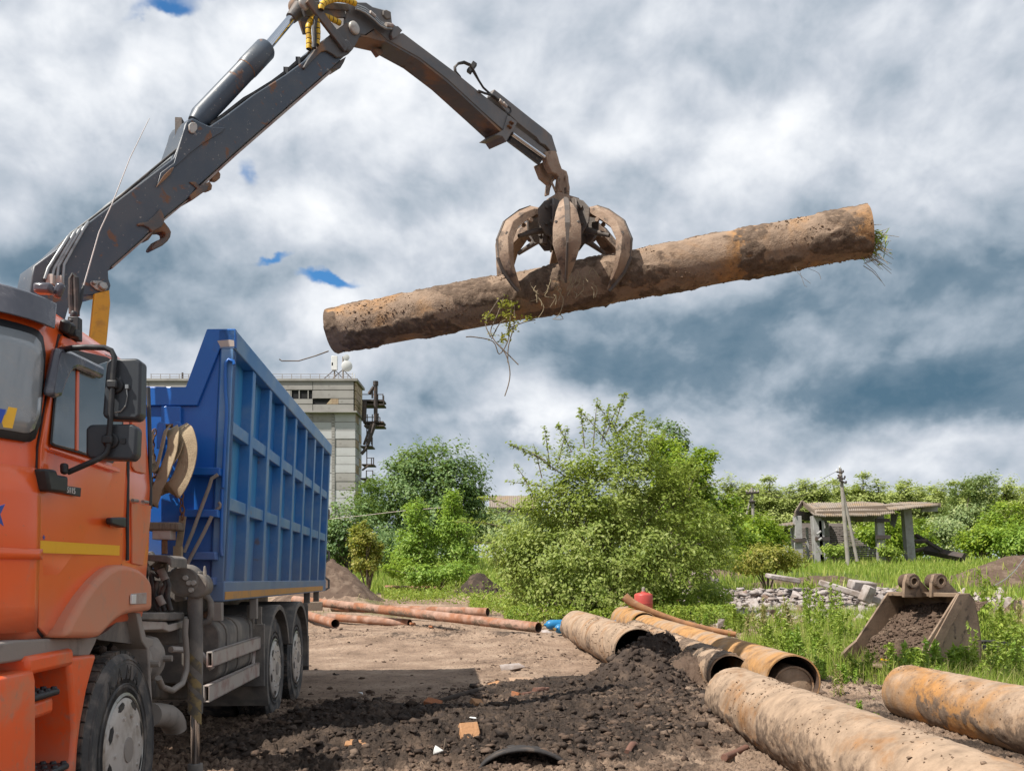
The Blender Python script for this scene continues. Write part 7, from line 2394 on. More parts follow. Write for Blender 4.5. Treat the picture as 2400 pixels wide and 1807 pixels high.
# ================================================================ rubble strip
RUB_PINK = soil_noise_mat('pinkish_rubble', (0.40, 0.29, 0.245), [((0.24, 0.16, 0.125), 3, .45, .65, 8, .8)], bump=.5, bscale=20)
RUB_BROWN = soil_noise_mat('brown_rubble', (0.24, 0.165, 0.125), [((0.14, 0.095, 0.07), 3, .45, .65, 8, .8)], bump=.5, bscale=20)
def rubble(n, seed):
    r = random.Random(seed)
    protos = []
    for k in range(9):
        s = (r.uniform(.22, .5), r.uniform(.15, .35), r.uniform(.07, .2))
        mb = chunk(100 + k, s)
        o = mb.build('rubble_chunk', (CONCRETE_BIT, CONCRETE_BIT, RUB_PINK, CONCRETE_BIT, RUB_BROWN)[k % 5])
        protos.append(o)
    out = 0
    spots = []
    for i in range(n):
        if r.random() < .72:
            px = 1620 + 470 * r.random() ** 1.0
            row = r.gauss(0, 1)
            Y = 31.5 + 3.6 * row + (px - 1620) * .004
        else:
            px = r.uniform(2080, 2400)
            Y = r.uniform(26, 40)
        x = (px - 1200) / F * Y
        spots.append((x, Y))
    for i, (x, Y) in enumerate(spots):
        p = protos[i % 9]
        o = p if i < 9 else p.copy()
        if i >= 9:
            COL.objects.link(o)
        dense = math.exp(-((Y - 33.5) / 2.6) ** 2) if x < 14 else .25
        sc = r.uniform(.35, 1.0) * (1 if r.random() > .08 else 1.7)
        o.location = (x, Y, GH(x, Y) + .04 + r.random() ** 1.5 * .5 * dense)
        o.rotation_euler = (r.uniform(-1.1, 1.1), r.uniform(-1.1, 1.1), r.uniform(0, 6.28))
        o.scale = (sc, sc, sc)
        tag(o, 'broken concrete chunk in the rubble strip beyond the weeds', 'rubble chunk', 'broken concrete chunks in the rubble strip')
rubble(290, 5)
rr_ = np.random.default_rng(17)
nx_ = 2600
yy_ = 33.3 + rr_.normal(0, 2.3, nx_)
xx_ = (rr_.uniform(1600, 2100, nx_) - 1200) / F * yy_
lumps('concrete_rubble', np.stack([xx_, yy_, ground_h(xx_, yy_) + rr_.random(nx_) * .65 * np.exp(-((yy_ - 33.4) / 2.4) ** 2)], 1), rr_.uniform(.04, .17, nx_), CONCRETE_BIT, seed=21, flat=.5)['kind'] = 'stuff'
# long broken slabs that stand out
for k, (px, py, Z, s, rot, lab) in enumerate(((1995, 1388, 30.5, (1.1, .17, .11), (0, .32, -.35), 'long pale concrete beam lying slanted in the rubble left of the bucket'), (2020, 1372, 32, (.5, .2, .16), (.2, .1, .3), 'thick concrete slab end behind the long slanted beam'),
                                              (2032, 1392, 30, (.18, .17, .28), (.2, .35, .4), 'upright concrete stump left of the bucket lugs'), (1652, 1352, 33, (.45, .3, .10), (0, .35, .2), 'big tilted concrete slab at the left end of the rubble'), (1835, 1355, 33, (.6, .28, .09), (.1, .15, .1), 'flat pale slab on top of the rubble strip'))):
    mb = MB().box((0, 0, 0), [2 * q_ for q_ in s])
    o = mb.build('concrete_slab', CONCRETE_BIT, bevel=.04, seg=1)
    p = at(px, py, Z)
    o.location = (p.x, Z, max(p.z, GH(p.x, Z) + .15))
    o.rotation_euler = rot
    tag(o, lab, 'slab')
for k, (px, py, Z, mt, lab) in enumerate(((2372, 1418, 24, BRICK, 'rust-orange brick lump in the weeds at the far right'), (1905, 1432, 20, CONCRETE_BIT, 'white flat slab among the weeds left of the bucket'), (2385, 1450, 21, CONCRETE_BIT, 'pale slab lying in the weeds under the orange lump'), (1575, 1318, 33, BRICK, 'orange brick heap at the right foot of the leafy bush'))):
    lay(chunk(60 + k, (.45, .3, .25 if k in (0, 3) else .08)), mt, 'rubble_lump', lab, 'rubble', px, py, Z, (0, 0, k), .05)
heap('earth_heap', (26.0, 45.5, GH(26, 45.5)), 3.8, 2.2, .7, EARTH, 'brown earth heap at the far right behind the bucket', 'earth heap', seed=9)
heap('earth_heap', (15.5, 47.0, GH(15.5, 47)), 4.2, 1.6, .75, EARTH, 'brown earth heap in front of the ruined shed grass', 'earth heap', seed=12)
heap('earth_heap', (12.6, 55.0, GH(12.6, 55)), 2.2, 1.4, .9, EARTH, 'brown earth heap at the left foot of the ruined shed', 'earth heap', seed=15)
heap('earth_heap', (-7.0, 34.5, GH(-7.0, 34.5)), 2.0, 1.6, .75, EARTH, 'brown earth heap just right of the tipper body', 'earth heap', seed=19, n=60)
heap('earth_heap', (-1.35, 37.0, GH(-1.35, 37)), 1.1, .8, .75, WET_EARTH, 'dark earth heap beside the leafy bush', 'earth heap', seed=23)
tag(MB().tube(smooth_path([at(2400, 1308, 40), at(2380, 1335, 38), at(2355, 1358, 36), at(2330, 1372, 35)], 5), .02, 5).build('loose_wire', STEEL, thing=at(2330, 1372, 35), smooth=60), 'thin pale wire arching over the far right earth heap', 'wire')

# ================================================================ vegetation
L_BIG = leaf_mat('silvery_bush_leaves', (0.19, 0.265, 0.05), (0.30, 0.375, 0.085), (0.42, 0.465, 0.15), .42, .5)
L_DARK = leaf_mat('dark_tree_leaves', (0.085, 0.160, 0.055), (0.165, 0.265, 0.085), (0.25, 0.34, 0.125), .32, .5)
L_BRIGHT = leaf_mat('bright_maple_leaves', (0.120, 0.213, 0.021), (0.230, 0.350, 0.031), (0.375, 0.461, 0.051), .42, .45)
L_ASH = leaf_mat('fresh_ash_leaves', (0.139, 0.260, 0.034), (0.270, 0.419, 0.060), (0.409, 0.539, 0.112), .42, .45)
L_YELLOW = leaf_mat('yellow_green_leaves', (0.155, 0.186, 0.031), (0.295, 0.302, 0.054), (0.434, 0.372, 0.093), .38, .5)
L_POPLAR = leaf_mat('pale_poplar_leaves', (0.35, 0.42, 0.135), (0.42, 0.48, 0.155), (0.48, 0.52, 0.19), .35, .5)
L_WILLOW = leaf_mat('grey_willow_leaves', (0.155, 0.232, 0.088), (0.271, 0.349, 0.136), (0.408, 0.455, 0.214), .3, .5)
L_WEED = leaf_mat('weed_leaves', (0.145, 0.232, 0.031), (0.281, 0.388, 0.057), (0.465, 0.524, 0.116), .4, .5)
L_DRY = leaf_mat('dry_weed_leaves', (0.186, 0.158, 0.065), (0.354, 0.298, 0.131), (0.550, 0.484, 0.242), .35, .6)
L_GRASS = leaf_mat('grass_blades', (0.151, 0.242, 0.030), (0.293, 0.403, 0.060), (0.545, 0.545, 0.161), .4, .5)

def leaf_geo(P, size, r, aspect=.55, droop=0.0, normal_up=.75, size_var=.35, outw=None):
    """diamond leaves folded along the midrib: four corners, two triangles"""
    n = len(P)
    nrm = r.normal(size=(n, 3))
    nrm[:, 2] = np.abs(nrm[:, 2]) + normal_up
    if outw is not None:
        nrm = nrm * .75 + outw
    nrm /= np.linalg.norm(nrm, axis=1, keepdims=True)
    d = r.normal(size=(n, 3))
    d[:, 2] -= droop
    d -= nrm * (d * nrm).sum(1, keepdims=True)
    d /= np.linalg.norm(d, axis=1, keepdims=True)
    s = np.cross(nrm, d)
    L = (size * (1 - size_var + 2 * size_var * r.random(n)))[:, None]
    Wd = L * aspect / 2
    fold = nrm * L * .10
    A = P - d * L * .5
    Bv = P + s * Wd + fold
    C_ = P + d * L * .5
    D_ = P - s * Wd + fold
    V = np.stack([A, Bv, C_, D_], 1).reshape(-1, 3)
    k = np.arange(n)[:, None] * 4
    T = np.concatenate([k + np.array([0, 1, 2]), k + np.array([0, 2, 3])], 1).reshape(-1, 3)
    return V, T

def clump_points(envs, n, r, sub=26, sub_r=.35, fill=.35, flat=.8):
    """envs: [(centre, radii, weight)] ellipsoids; leaves gather in small clumps near the envelope's shell"""
    w_ = np.array([e[2] for e in envs], float)
    w_ /= w_.sum()
    out, cents = [], []
    per = max(4, n // (len(envs) * sub))
    for e, ww in zip(envs, w_):
        c, rad = np.array(e[0]), np.array(e[1])
        ns = max(3, int(sub * len(envs) * ww))
        dirs = r.normal(size=(ns, 3))
        dirs /= np.linalg.norm(dirs, axis=1, keepdims=True)
        rr = (fill + (1 - fill) * r.random((ns, 1)) ** .5)
        cc = c + dirs * rad * rr
        for q_ in cc:
            m_ = max(3, int(n * ww / ns))
            sr = sub_r * (.6 + .8 * r.random())
            pts = r.normal(size=(m_, 3)) * .5
            out.append(q_ + pts * sr * np.array((1, 1, flat)))
            cents.append(q_)
    return np.concatenate(out), np.array(cents)

def branches(base, targets, r0, r, k=14, material=BARK, parent=None, name='branch', sag=.15, joined=True, r1=.3):
    mb = MB()
    for t in targets[:k]:
        t = Vector(t)
        b_ = Vector(base)
        mid = b_.lerp(t, .5) + Vector((r.uniform(-1, 1), r.uniform(-1, 1), 0)) * (t - b_).length * .06 + Vector((0, 0, (t - b_).length * sag))
        pts = [b_, b_.lerp(mid, .5) + Vector((0, 0, (t - b_).length * .04)), mid, mid.lerp(t, .5), t]
        mb.tube(pts, [r0, r0 * .8, r0 * .6, r0 * .42, r0 * .22], 6)
    return mb

def tree(name, label, cat, base, envs, nleaf, lsize, mat, seed, trunk_r=.12, sub=26, sub_r=.4, fill=.35, group=None, trunk_to=None, nbr=12, aspect=.55, shoots=(), multi=False, normal_up=.75):
    r = np.random.default_rng(seed)
    rr = random.Random(seed)
    t = thing(name, label, cat, base, 0, group)
    P_, C_ = clump_points(envs, nleaf, r, sub, sub_r, fill)
    sh_tw = MB()
    extra = []
    for a_, b_, m_, wd in shoots:
        a_, b_ = Vector(a_), Vector(b_)
        sh_tw.tube([a_, a_.lerp(b_, .5) + Vector((0, 0, (b_ - a_).length * .05)), b_], [.02, .014, .006], 5)
        tt = r.random(m_)[:, None]
        q_ = np.array(a_) * (1 - tt) + np.array(b_) * tt + np.array((0, 0, 1)) * (.2 * (b_ - a_).length * tt * (1 - tt))
        extra.append(q_ + r.normal(size=(m_, 3)) * wd * (1 - .6 * tt))
    if extra:
        P_ = np.concatenate([P_] + extra)
    gz_ = ground_h(P_[:, 0], P_[:, 1])
    P_ = P_[P_[:, 2] > gz_ + .05]
    cen = np.average([e[0] for e in envs], axis=0, weights=[e[2] for e in envs])
    spread_ = np.std(P_, axis=0) + .05
    ow = (P_ - cen) / spread_
    ow /= np.linalg.norm(ow, axis=1, keepdims=True)
    V, T = leaf_geo(P_, lsize, r, aspect, normal_up=normal_up, outw=ow * 1.1, size_var=.5)
    crown = raw_mesh('crown', V - np.array(base), tris=T, material=mat, parent=t)
    tg = [Vector(c) for c in C_[r.permutation(len(C_))][:nbr]]
    mb = MB()
    b0 = Vector(base) - Vector((0, 0, .15))
    if multi:
        stems = branches(b0, tg, trunk_r, rr, nbr)
        stems.build('trunk', BARK, t, smooth=60)
    else:
        top = Vector(trunk_to) if trunk_to else Vector(base) + Vector((0, 0, (Vector(envs[0][0]).z - base[2]) * .9))
        mid = b0.lerp(top, .5) + Vector((rr.uniform(-.1, .1), rr.uniform(-.1, .1), 0))
        mb.tube([b0, b0.lerp(mid, .5), mid, mid.lerp(top, .5), top], [trunk_r * 1.25, trunk_r, trunk_r * .8, trunk_r * .6, trunk_r * .35], 8)
        trk = mb.build('trunk', BARK, t, smooth=60)
        for g_ in range(min(nbr, len(tg))):
            st_ = b0.lerp(top, rr.uniform(.35, .95))
            branches(st_, [tg[g_]], trunk_r * .4, rr, 1).build('limb', BARK, trk, smooth=60)
    if sh_tw.v:
        s_ = sh_tw.build('twigs', BARK, t, smooth=60)
        s_['kind'] = 'stuff'
    return t

def E(px, py, Z, rx, ry, depth=None, w_=None):
    """ellipsoid seen at a pixel, radii in pixels"""
    c = at(px, py, Z)
    m_ = Z / F
    d = depth if depth is not None else (rx + ry) / 2 * m_ * .9
    return (tuple(c), (rx * m_, d, ry * m_), w_ if w_ is not None else rx * ry)
def ground_at(px, Z):
    x = (px - 1200) / F * Z
    return (x, Z, GH(x, Z))

# big leafy bush in the middle
BZ_ = 27.0
bigenv = [E(1400, 1290, BZ_, 185, 115, 1.9), E(1290, 1330, BZ_ - .6, 95, 80, 1.2), E(1540, 1330, BZ_ - .5, 110, 85, 1.3), E(1430, 1150, BZ_, 130, 95, 1.4), E(1340, 1130, BZ_, 60, 90, .9), E(1480, 1060, BZ_, 60, 75, .8), E(1220, 1260, BZ_ - .4, 60, 35, .7), E(1640, 1245, BZ_, 75, 70, .9), E(1560, 1190, BZ_, 70, 60, .9), E(1190, 1290, BZ_ - .4, 70, 50, .8), E(1230, 1350, BZ_ - .6, 70, 60, .8), E(1280, 1190, BZ_, 60, 60, .8), E(1660, 1320, BZ_ - .3, 70, 60, .9), E(1580, 1120, BZ_ + .2, 60, 50, .8), E(1370, 1400, BZ_ - 1.0, 150, 45, 1.0)]
def sh(px0, py0, px1, py1, m_=60, wd=.10, Z=BZ_):
    return (at(px0, py0, Z), at(px1, py1, Z + .2), m_, wd)
shoots = [sh(1330, 1120, 1197, 1043, 130), sh(1280, 1080, 1190, 1040, 70), sh(1290, 1100, 1275, 998, 110), sh(1340, 1060, 1305, 995, 110), sh(1370, 1050, 1360, 958, 110), sh(1440, 1060, 1358, 962, 120), sh(1450, 1020, 1400, 950, 120), sh(1440, 1000, 1467, 920, 120), sh(1450, 1010, 1505, 965, 110), sh(1500, 1030, 1508, 975, 80),
          sh(1330, 1160, 1185, 1128, 130), sh(1200, 1240, 1065, 1222, 120), sh(1250, 1290, 1100, 1270, 120), sh(1240, 1330, 1120, 1290, 100), sh(1270, 1120, 1250, 1040, 80), sh(1310, 1080, 1330, 1000, 90), sh(1410, 1040, 1430, 950, 90), sh(1560, 1200, 1690, 1125, 110), sh(1600, 1180, 1640, 1100, 80), sh(1500, 1120, 1560, 1010, 100), sh(1230, 1200, 1120, 1165, 100), sh(1250, 1160, 1205, 1085, 90), sh(1390, 1050, 1400, 935, 90), sh(1420, 1020, 1462, 925, 60), sh(1210, 1380, 1205, 1445, 80), sh(1270, 1400, 1250, 1455, 80)]
tree('leafy_bush', 'largest leafy green bush standing behind the blue gas cylinders', 'bush', ground_at(1400, BZ_), bigenv, 52000, .115, L_BIG, 3, trunk_r=.045, sub=70, sub_r=.33, fill=.25, nbr=26, aspect=.5, shoots=shoots, multi=True)

# dark tree group left of the centre
tree('willow_tree', 'big dark round-crowned tree right of the concrete tower', 'tree', ground_at(1010, 70), [E(1000, 1150, 70, 115, 95, 3.4), E(940, 1110, 70, 50, 55, 2), E(1085, 1130, 70, 55, 65, 2.2), E(1030, 1085, 70, 75, 50, 2.4), E(900, 1180, 70, 40, 60, 2), E(1000, 1240, 69, 115, 70, 3), E(1110, 1210, 70, 30, 80, 1.5)], 26000, .27, L_DARK, 5, trunk_r=.3, sub=42, sub_r=.85, fill=.3, nbr=14)
tree('shrub', 'dark rounded shrubs at the foot of the concrete tower', 'shrub', ground_at(830, 64), [E(830, 1240, 64, 60, 75, 2.4), E(780, 1270, 64, 55, 60, 2), E(870, 1180, 66, 35, 55, 1.6), E(900, 1290, 62, 60, 45, 2)], 13000, .24, L_DARK, 6, trunk_r=.12, sub=30, sub_r=.75, fill=.3, multi=True)
tree('shrub', 'yellow-green shrub right of the tipper body', 'shrub', ground_at(862, 43), [E(864, 1262, 43, 38, 45, .9), E(858, 1315, 43, 34, 32, .8)], 5200, .15, L_YELLOW, 7, trunk_r=.05, sub=26, sub_r=.3, multi=True)
tree('ash_sapling', 'left of two bright green saplings before the dark tree', 'sapling', ground_at(985, 42), [E(975, 1205, 42, 28, 38, .6), E(985, 1260, 42, 46, 45, .9), E(980, 1310, 42, 52, 40, 1.0), E(945, 1300, 42, 30, 40, .7)], 6800, .165, L_ASH, 8, trunk_r=.06, sub=24, sub_r=.34, aspect=.4, shoots=[sh(975, 1200, 978, 1162, 60, .14, 42)])
tree('ash_sapling', 'right of two bright green saplings before the dark tree', 'sapling', ground_at(1070, 42), [E(1062, 1190, 42, 32, 38, .6), E(1068, 1245, 42, 42, 45, .9), E(1080, 1305, 42, 44, 38, .9)], 6200, .165, L_ASH, 9, trunk_r=.06, sub=24, sub_r=.34, aspect=.4, shoots=[sh(1065, 1190, 1068, 1148, 60, .14, 42)])
tree('low_shrub', 'low bright shrubs under the two green saplings', 'shrub', ground_at(1020, 39), [E(1000, 1345, 39, 60, 24, .8), E(1075, 1340, 39, 50, 26, .8), E(940, 1335, 40, 45, 22, .8)], 5200, .13, L_ASH, 10, trunk_r=.03, sub=22, sub_r=.3, multi=True)
tree('maple_tree', 'bright yellow-green tree just behind the right side of the leafy bush', 'tree', ground_at(1620, 38), [E(1600, 1130, 38, 62, 70, 1.4), E(1570, 1075, 38, 50, 50, 1.0), E(1640, 1095, 38, 36, 48, .9), E(1690, 1215, 38, 55, 55, 1.2), E(1620, 1210, 38, 70, 70, 1.4), E(1700, 1275, 38, 50, 40, 1.0)], 17000, .17, L_BRIGHT, 11, trunk_r=.13, sub=34, sub_r=.42, fill=.3)
tree('young_tree', 'darker tall tree tips showing between the leafy bush and the bright tree', 'tree', ground_at(1575, 46), [E(1548, 1020, 46, 26, 45, .8), E(1590, 1035, 46, 22, 36, .7), E(1560, 1100, 46, 50, 60, 1.2)], 4200, .17, L_DARK, 12, trunk_r=.1, sub=26, sub_r=.35)
tree('shrub', 'dense green shrub left of the ruined shed', 'shrub', ground_at(1790, 66), [E(1770, 1255, 66, 60, 45, 2.2), E(1720, 1270, 64, 50, 40, 2), E(1800, 1290, 66, 30, 20, 1.4)], 12000, .24, L_BRIGHT, 13, trunk_r=.08, sub=30, sub_r=.62, multi=True)
tree('shrub', 'pale yellowish bush before the ruined shed', 'shrub', ground_at(1800, 44), [E(1800, 1308, 44, 66, 30, 1.4), E(1840, 1312, 44, 40, 22, 1.1), E(1760, 1318, 43, 50, 24, 1.1)], 5200, .15, L_YELLOW, 14, trunk_r=.04, sub=26, sub_r=.36, fill=.3, multi=True, normal_up=.2)
tree('shrub', 'low dark green shrub at the right foot of the leafy bush', 'shrub', ground_at(1640, 30), [E(1630, 1400, 28, 80, 30, 1.0), E(1560, 1400, 27, 60, 34, .8), E(1690, 1300, 36, 45, 24, 1.0)], 7200, .11, L_WEED, 15, trunk_r=.03, sub=28, sub_r=.3, multi=True)
tree('shrub', 'pale leafy trees in front of the small slate-roofed house', 'shrub', ground_at(1190, 80), [E(1180, 1235, 80, 70, 32, 2), E(1130, 1225, 82, 40, 40, 2), E(1250, 1225, 82, 40, 45, 2), E(1210, 1260, 78, 90, 30, 2)], 9000, .28, L_WILLOW, 17, trunk_r=.1, sub=28, sub_r=.7, multi=True)
# trees right of and behind the shed
tree('willow_tree', 'tall grey-green willow behind the right end of the shed', 'tree', ground_at(2265, 112), [E(2265, 1185, 112, 50, 62, 3), E(2235, 1240, 112, 50, 50, 3), E(2300, 1150, 112, 36, 40, 2.2), E(2200, 1260, 110, 55, 40, 3)], 13000, .34, L_WILLOW, 16, trunk_r=.25, sub=34, sub_r=.95)
for k, (px, py, Z, rx, ry, mt, lab) in enumerate(((2060, 1240, 104, 60, 42, L_BRIGHT, 'bright shrub seen through the middle of the shed'), (2140, 1255, 106, 50, 40, L_BRIGHT, 'bright shrub seen through the right bay of the shed'), (2350, 1225, 100, 62, 52, L_BRIGHT, 'bright rounded shrub at the far right edge behind the grass'),
                                                  (2390, 1262, 92, 60, 32, L_ASH, 'low bright shrub at the right edge before the taller one'), (2300, 1262, 96, 50, 26, L_BRIGHT, 'low dark-edged shrub right of the collapsed beams'), (1950, 1275, 104, 45, 24, L_ASH, 'small green shrub behind the shed brick wall'))):
    tree('shrub', lab, 'shrub', ground_at(px, Z), [E(px, py, Z, rx, ry, 2.4), E(px - rx * .4, py + ry * .5, Z, rx * .6, ry * .5, 2), E(px + rx * .4, py + ry * .4, Z, rx * .6, ry * .6, 2)], 4600, .34, mt, 30 + k, trunk_r=.1, sub=24, sub_r=.8, multi=True)
for k, (px, py, Z, rx, ry, lab) in enumerate(((1960, 1290, 80, 26, 12, 'leafy weed clump at the foot of the braced pole'), (2085, 1290, 83, 22, 12, 'leafy weed clump right of the braced pole'))):
    tree('weed_clump', lab, 'weeds', ground_at(px, Z), [E(px, py, Z, rx, ry, 1.2)], 900, .26, L_WEED, 50 + k, trunk_r=.04, sub=16, sub_r=.5, multi=True)

# poplar shelter belt: four trees built once, copied along two rows
protos = []
for k in range(5):
    r = random.Random(60 + k)
    h = r.uniform(12.5, 14.5)
    env = []
    for j in range(9):
        f_ = .30 + .64 * j / 8
        rad_ = (1.15 + 1.1 * math.sin(min(1, f_ * 1.15) * 2.6)) * r.uniform(.7, 1.1) * (1 if f_ < .85 else .6)
        env.append(((r.uniform(-.7, .7), r.uniform(-.5, .5), h * f_), (rad_, rad_ * .9, h * r.uniform(.06, .10)), rad_ * rad_))
    save = GH
    GH = lambda x, y: 0.0
    _g = ground_h
    ground_h = lambda x, y: np.zeros_like(np.asarray(x, float))
    t = tree('poplar_tree', 'tall pale green poplar in the long shelter belt on the horizon', 'tree', (0, 0, 0), env, 9500, .36, L_POPLAR, 70 + k, trunk_r=.16, sub=9, sub_r=.85, fill=.12, group='poplars of the shelter belt', nbr=7, trunk_to=(0, 0, h * .92))
    GH = save
    ground_h = _g
    protos.append(t)
r = random.Random(99)
i = 0
for row, (Y, x0, x1, step) in enumerate(((150, 20, 96, 3.2), (158, -14, 98, 3.6), (164, 22, 100, 3.4))):
    x = x0
    while x < x1:
        xx = x + r.uniform(-.8, .8)
        yy = Y + r.uniform(-1.5, 1.5)
        sc = r.uniform(.93, 1.05)
        if row == 1 and x < 18:
            sc *= .80
        z = GH(xx, yy) - .2
        p = protos[i % 5]
        if i < 5:
            p.location = (xx, yy, z)
            p.rotation_euler = (0, 0, r.uniform(0, 6.28))
            p.scale = (sc * 1.3, sc * 1.2, sc)
        else:
            dup(p, (xx, yy, z), r.uniform(0, 6.28), (sc * r.uniform(1.15, 1.5), sc * 1.2, sc))
        i += 1
        x += step
# undergrowth below the belt
rg = np.random.default_rng(5)
n_ = 9000
xx_ = rg.uniform(-20, 100, n_)
yy_ = rg.uniform(120, 148, n_)
P_ = np.stack([xx_, yy_, ground_h(xx_, yy_) + rg.random(n_) ** 1.5 * (1.2 + 2.0 * fbm(xx_ * .15, yy_ * .15, oct=3))], 1)
V, T = leaf_geo(P_, .55, rg, .6)
raw_mesh('undergrowth', V, tris=T, material=L_BRIGHT)['kind'] = 'stuff'

# grass: blades as tapered triangles, thick where the green mask is strong
def grass(name, n, xlo, xhi, ylo, yhi, hmin, hmax, wid, mat, seed, thr=.3, px_range=None, power=1.0):
    r = np.random.default_rng(seed)
    y = ylo * (yhi / ylo) ** r.random(n * 3)
    if px_range:
        x = (r.uniform(px_range[0], px_range[1], n * 3) - 1200) / F * y
    else:
        x = r.uniform(xlo, xhi, n * 3)
    g = green_mask(x, y)
    keep = r.random(n * 3) < (g - thr) / (1 - thr)
    x, y = x[keep][:n], y[keep][:n]
    m_ = len(x)
    z = ground_h(x, y) - .01
    tall = .35 + 1.1 * fbm(x * .8, y * .8, oct=3)
    h = (hmin + (hmax - hmin) * r.random(m_) ** 1.6) * tall
    a_ = r.random(m_) * 6.283
    lean = r.normal(0, .32, m_) * h
    la = r.random(m_) * 6.283
    w_ = wid * (.6 + .8 * r.random(m_)) * (.6 + y / 40)
    dx_, dy_ = np.cos(a_) * w_ / 2, np.sin(a_) * w_ / 2
    b0 = np.stack([x - dx_, y - dy_, z], 1)
    b1 = np.stack([x + dx_, y + dy_, z], 1)
    mx, my = x + np.cos(la) * lean * .35, y + np.sin(la) * lean * .35
    m0 = np.stack([mx - dx_ * .8, my - dy_ * .8, z + h * .55], 1)
    m1 = np.stack([mx + dx_ * .8, my + dy_ * .8, z + h * .55], 1)
    tp_ = np.stack([x + np.cos(la) * lean, y + np.sin(la) * lean, z + h], 1)
    V = np.stack([b0, b1, m1, m0, tp_], 1).reshape(-1, 3)
    k = np.arange(m_)[:, None] * 5
    T = np.concatenate([k + np.array([0, 1, 2]), k + np.array([0, 2, 3]), k + np.array([3, 2, 4])], 1).reshape(-1, 3)
    o = raw_mesh(name, V, tris=T, material=mat)
    o['kind'] = 'stuff'
    return o
grass('grass', 52000, 0, 0, 9.5, 30, .08, .42, .010, L_GRASS, 1, px_range=(1700, 2480))
grass('dry_grass', 9000, 0, 0, 9.5, 32, .12, .5, .008, L_DRY, 2, px_range=(1650, 2480))
grass('far_grass', 42000, 0, 0, 36, 100, .25, .8, .03, L_GRASS, 3, px_range=(700, 2480), thr=.2)
grass('yard_grass', 9000, 0, 0, 22, 42, .06, .3, .012, L_DRY, 4, px_range=(680, 1700), thr=.25)
n_ = 9000
y = rg.uniform(10, 30, n_)
x = (rg.uniform(1700, 2460, n_) - 1200) / F * y
g = green_mask(x, y)
k = rg.random(n_) < g
x, y = x[k], y[k]
P_ = np.stack([x, y, ground_h(x, y) + rg.random(len(x)) * .22], 1)
V, T = leaf_geo(P_, .055, rg, .5)
raw_mesh('low_weeds', V, tris=T, material=L_WEED)['kind'] = 'stuff'
# weeds under the bush and by the saplings
P_ = []
for px0, px1, Y0, Y1, hh, m_ in ((1180, 1720, 24.5, 26.5, .55, 5200), (900, 1250, 34, 42, .5, 5200), (1100, 1250, 28, 33, .5, 2200), (1900, 2390, 58, 70, .6, 5200)):
    yv = rg.uniform(Y0, Y1, m_)
    xv = (rg.uniform(px0, px1, m_) - 1200) / F * yv
    P_.append(np.stack([xv, yv, ground_h(xv, yv) + rg.random(m_) * hh * (.3 + 1.2 * fbm(xv * .9, yv * .9, oct=3))], 1))
V, T = leaf_geo(np.concatenate(P_), .13, rg, .35, normal_up=.1)
raw_mesh('weed_cover', V, tris=T, material=L_WEED)['kind'] = 'stuff'

# single tall weeds: upright stem with narrow leaves, four built and copied
def tall_weed(seed, h, mat, dens=1.0, spread=.12):
    r = np.random.default_rng(seed)
    t = thing('tall_weed', 'tall leafy weed growing round the bucket and pipes', 'weed', (0, 0, 0), 0, 'tall weeds round the bucket and pipes')
    mb = MB()
    stems = []
    for k in range(int(3 + 3 * dens)):
        a_ = r.random() * 6.28
        d = r.random() * spread
        b_ = Vector((math.cos(a_) * d, math.sin(a_) * d, -.02))
        hh = h * r.uniform(.6, 1.0)
        tp_ = b_ + Vector((r.normal() * .12 * h, r.normal() * .12 * h, hh))
        mid = b_.lerp(tp_, .5) + Vector((r.normal() * .03, r.normal() * .03, 0))
        mb.tube([b_, mid, tp_], [.006, .005, .002], 5)
        stems.append((b_, mid, tp_))
    mb.build('stem', L_WEED, t, local=True)
    P_ = []
    for b_, mid, tp_ in stems:
        m_ = int(46 * dens)
        u = r.random(m_) ** .8
        q_ = np.where((u < .5)[:, None], np.array(b_) + (np.array(mid) - np.array(b_)) * (u * 2)[:, None], np.array(mid) + (np.array(tp_) - np.array(mid)) * (u * 2 - 1)[:, None])
        P_.append(q_ + r.normal(size=(m_, 3)) * np.array((.045, .045, .02)) * (1.15 - u)[:, None])
    V, T = leaf_geo(np.concatenate(P_), .085, r, .28, normal_up=.05)
    raw_mesh('leaves', V, tris=T, material=mat, parent=t)
    return t
wp = [tall_weed(1, .75, L_WEED), tall_weed(2, .55, L_WEED, 1.3, .2), tall_weed(3, .8, L_DRY, .7), tall_weed(4, .45, L_ASH, 1.2, .15), tall_weed(5, .95, L_WEED, .9)]
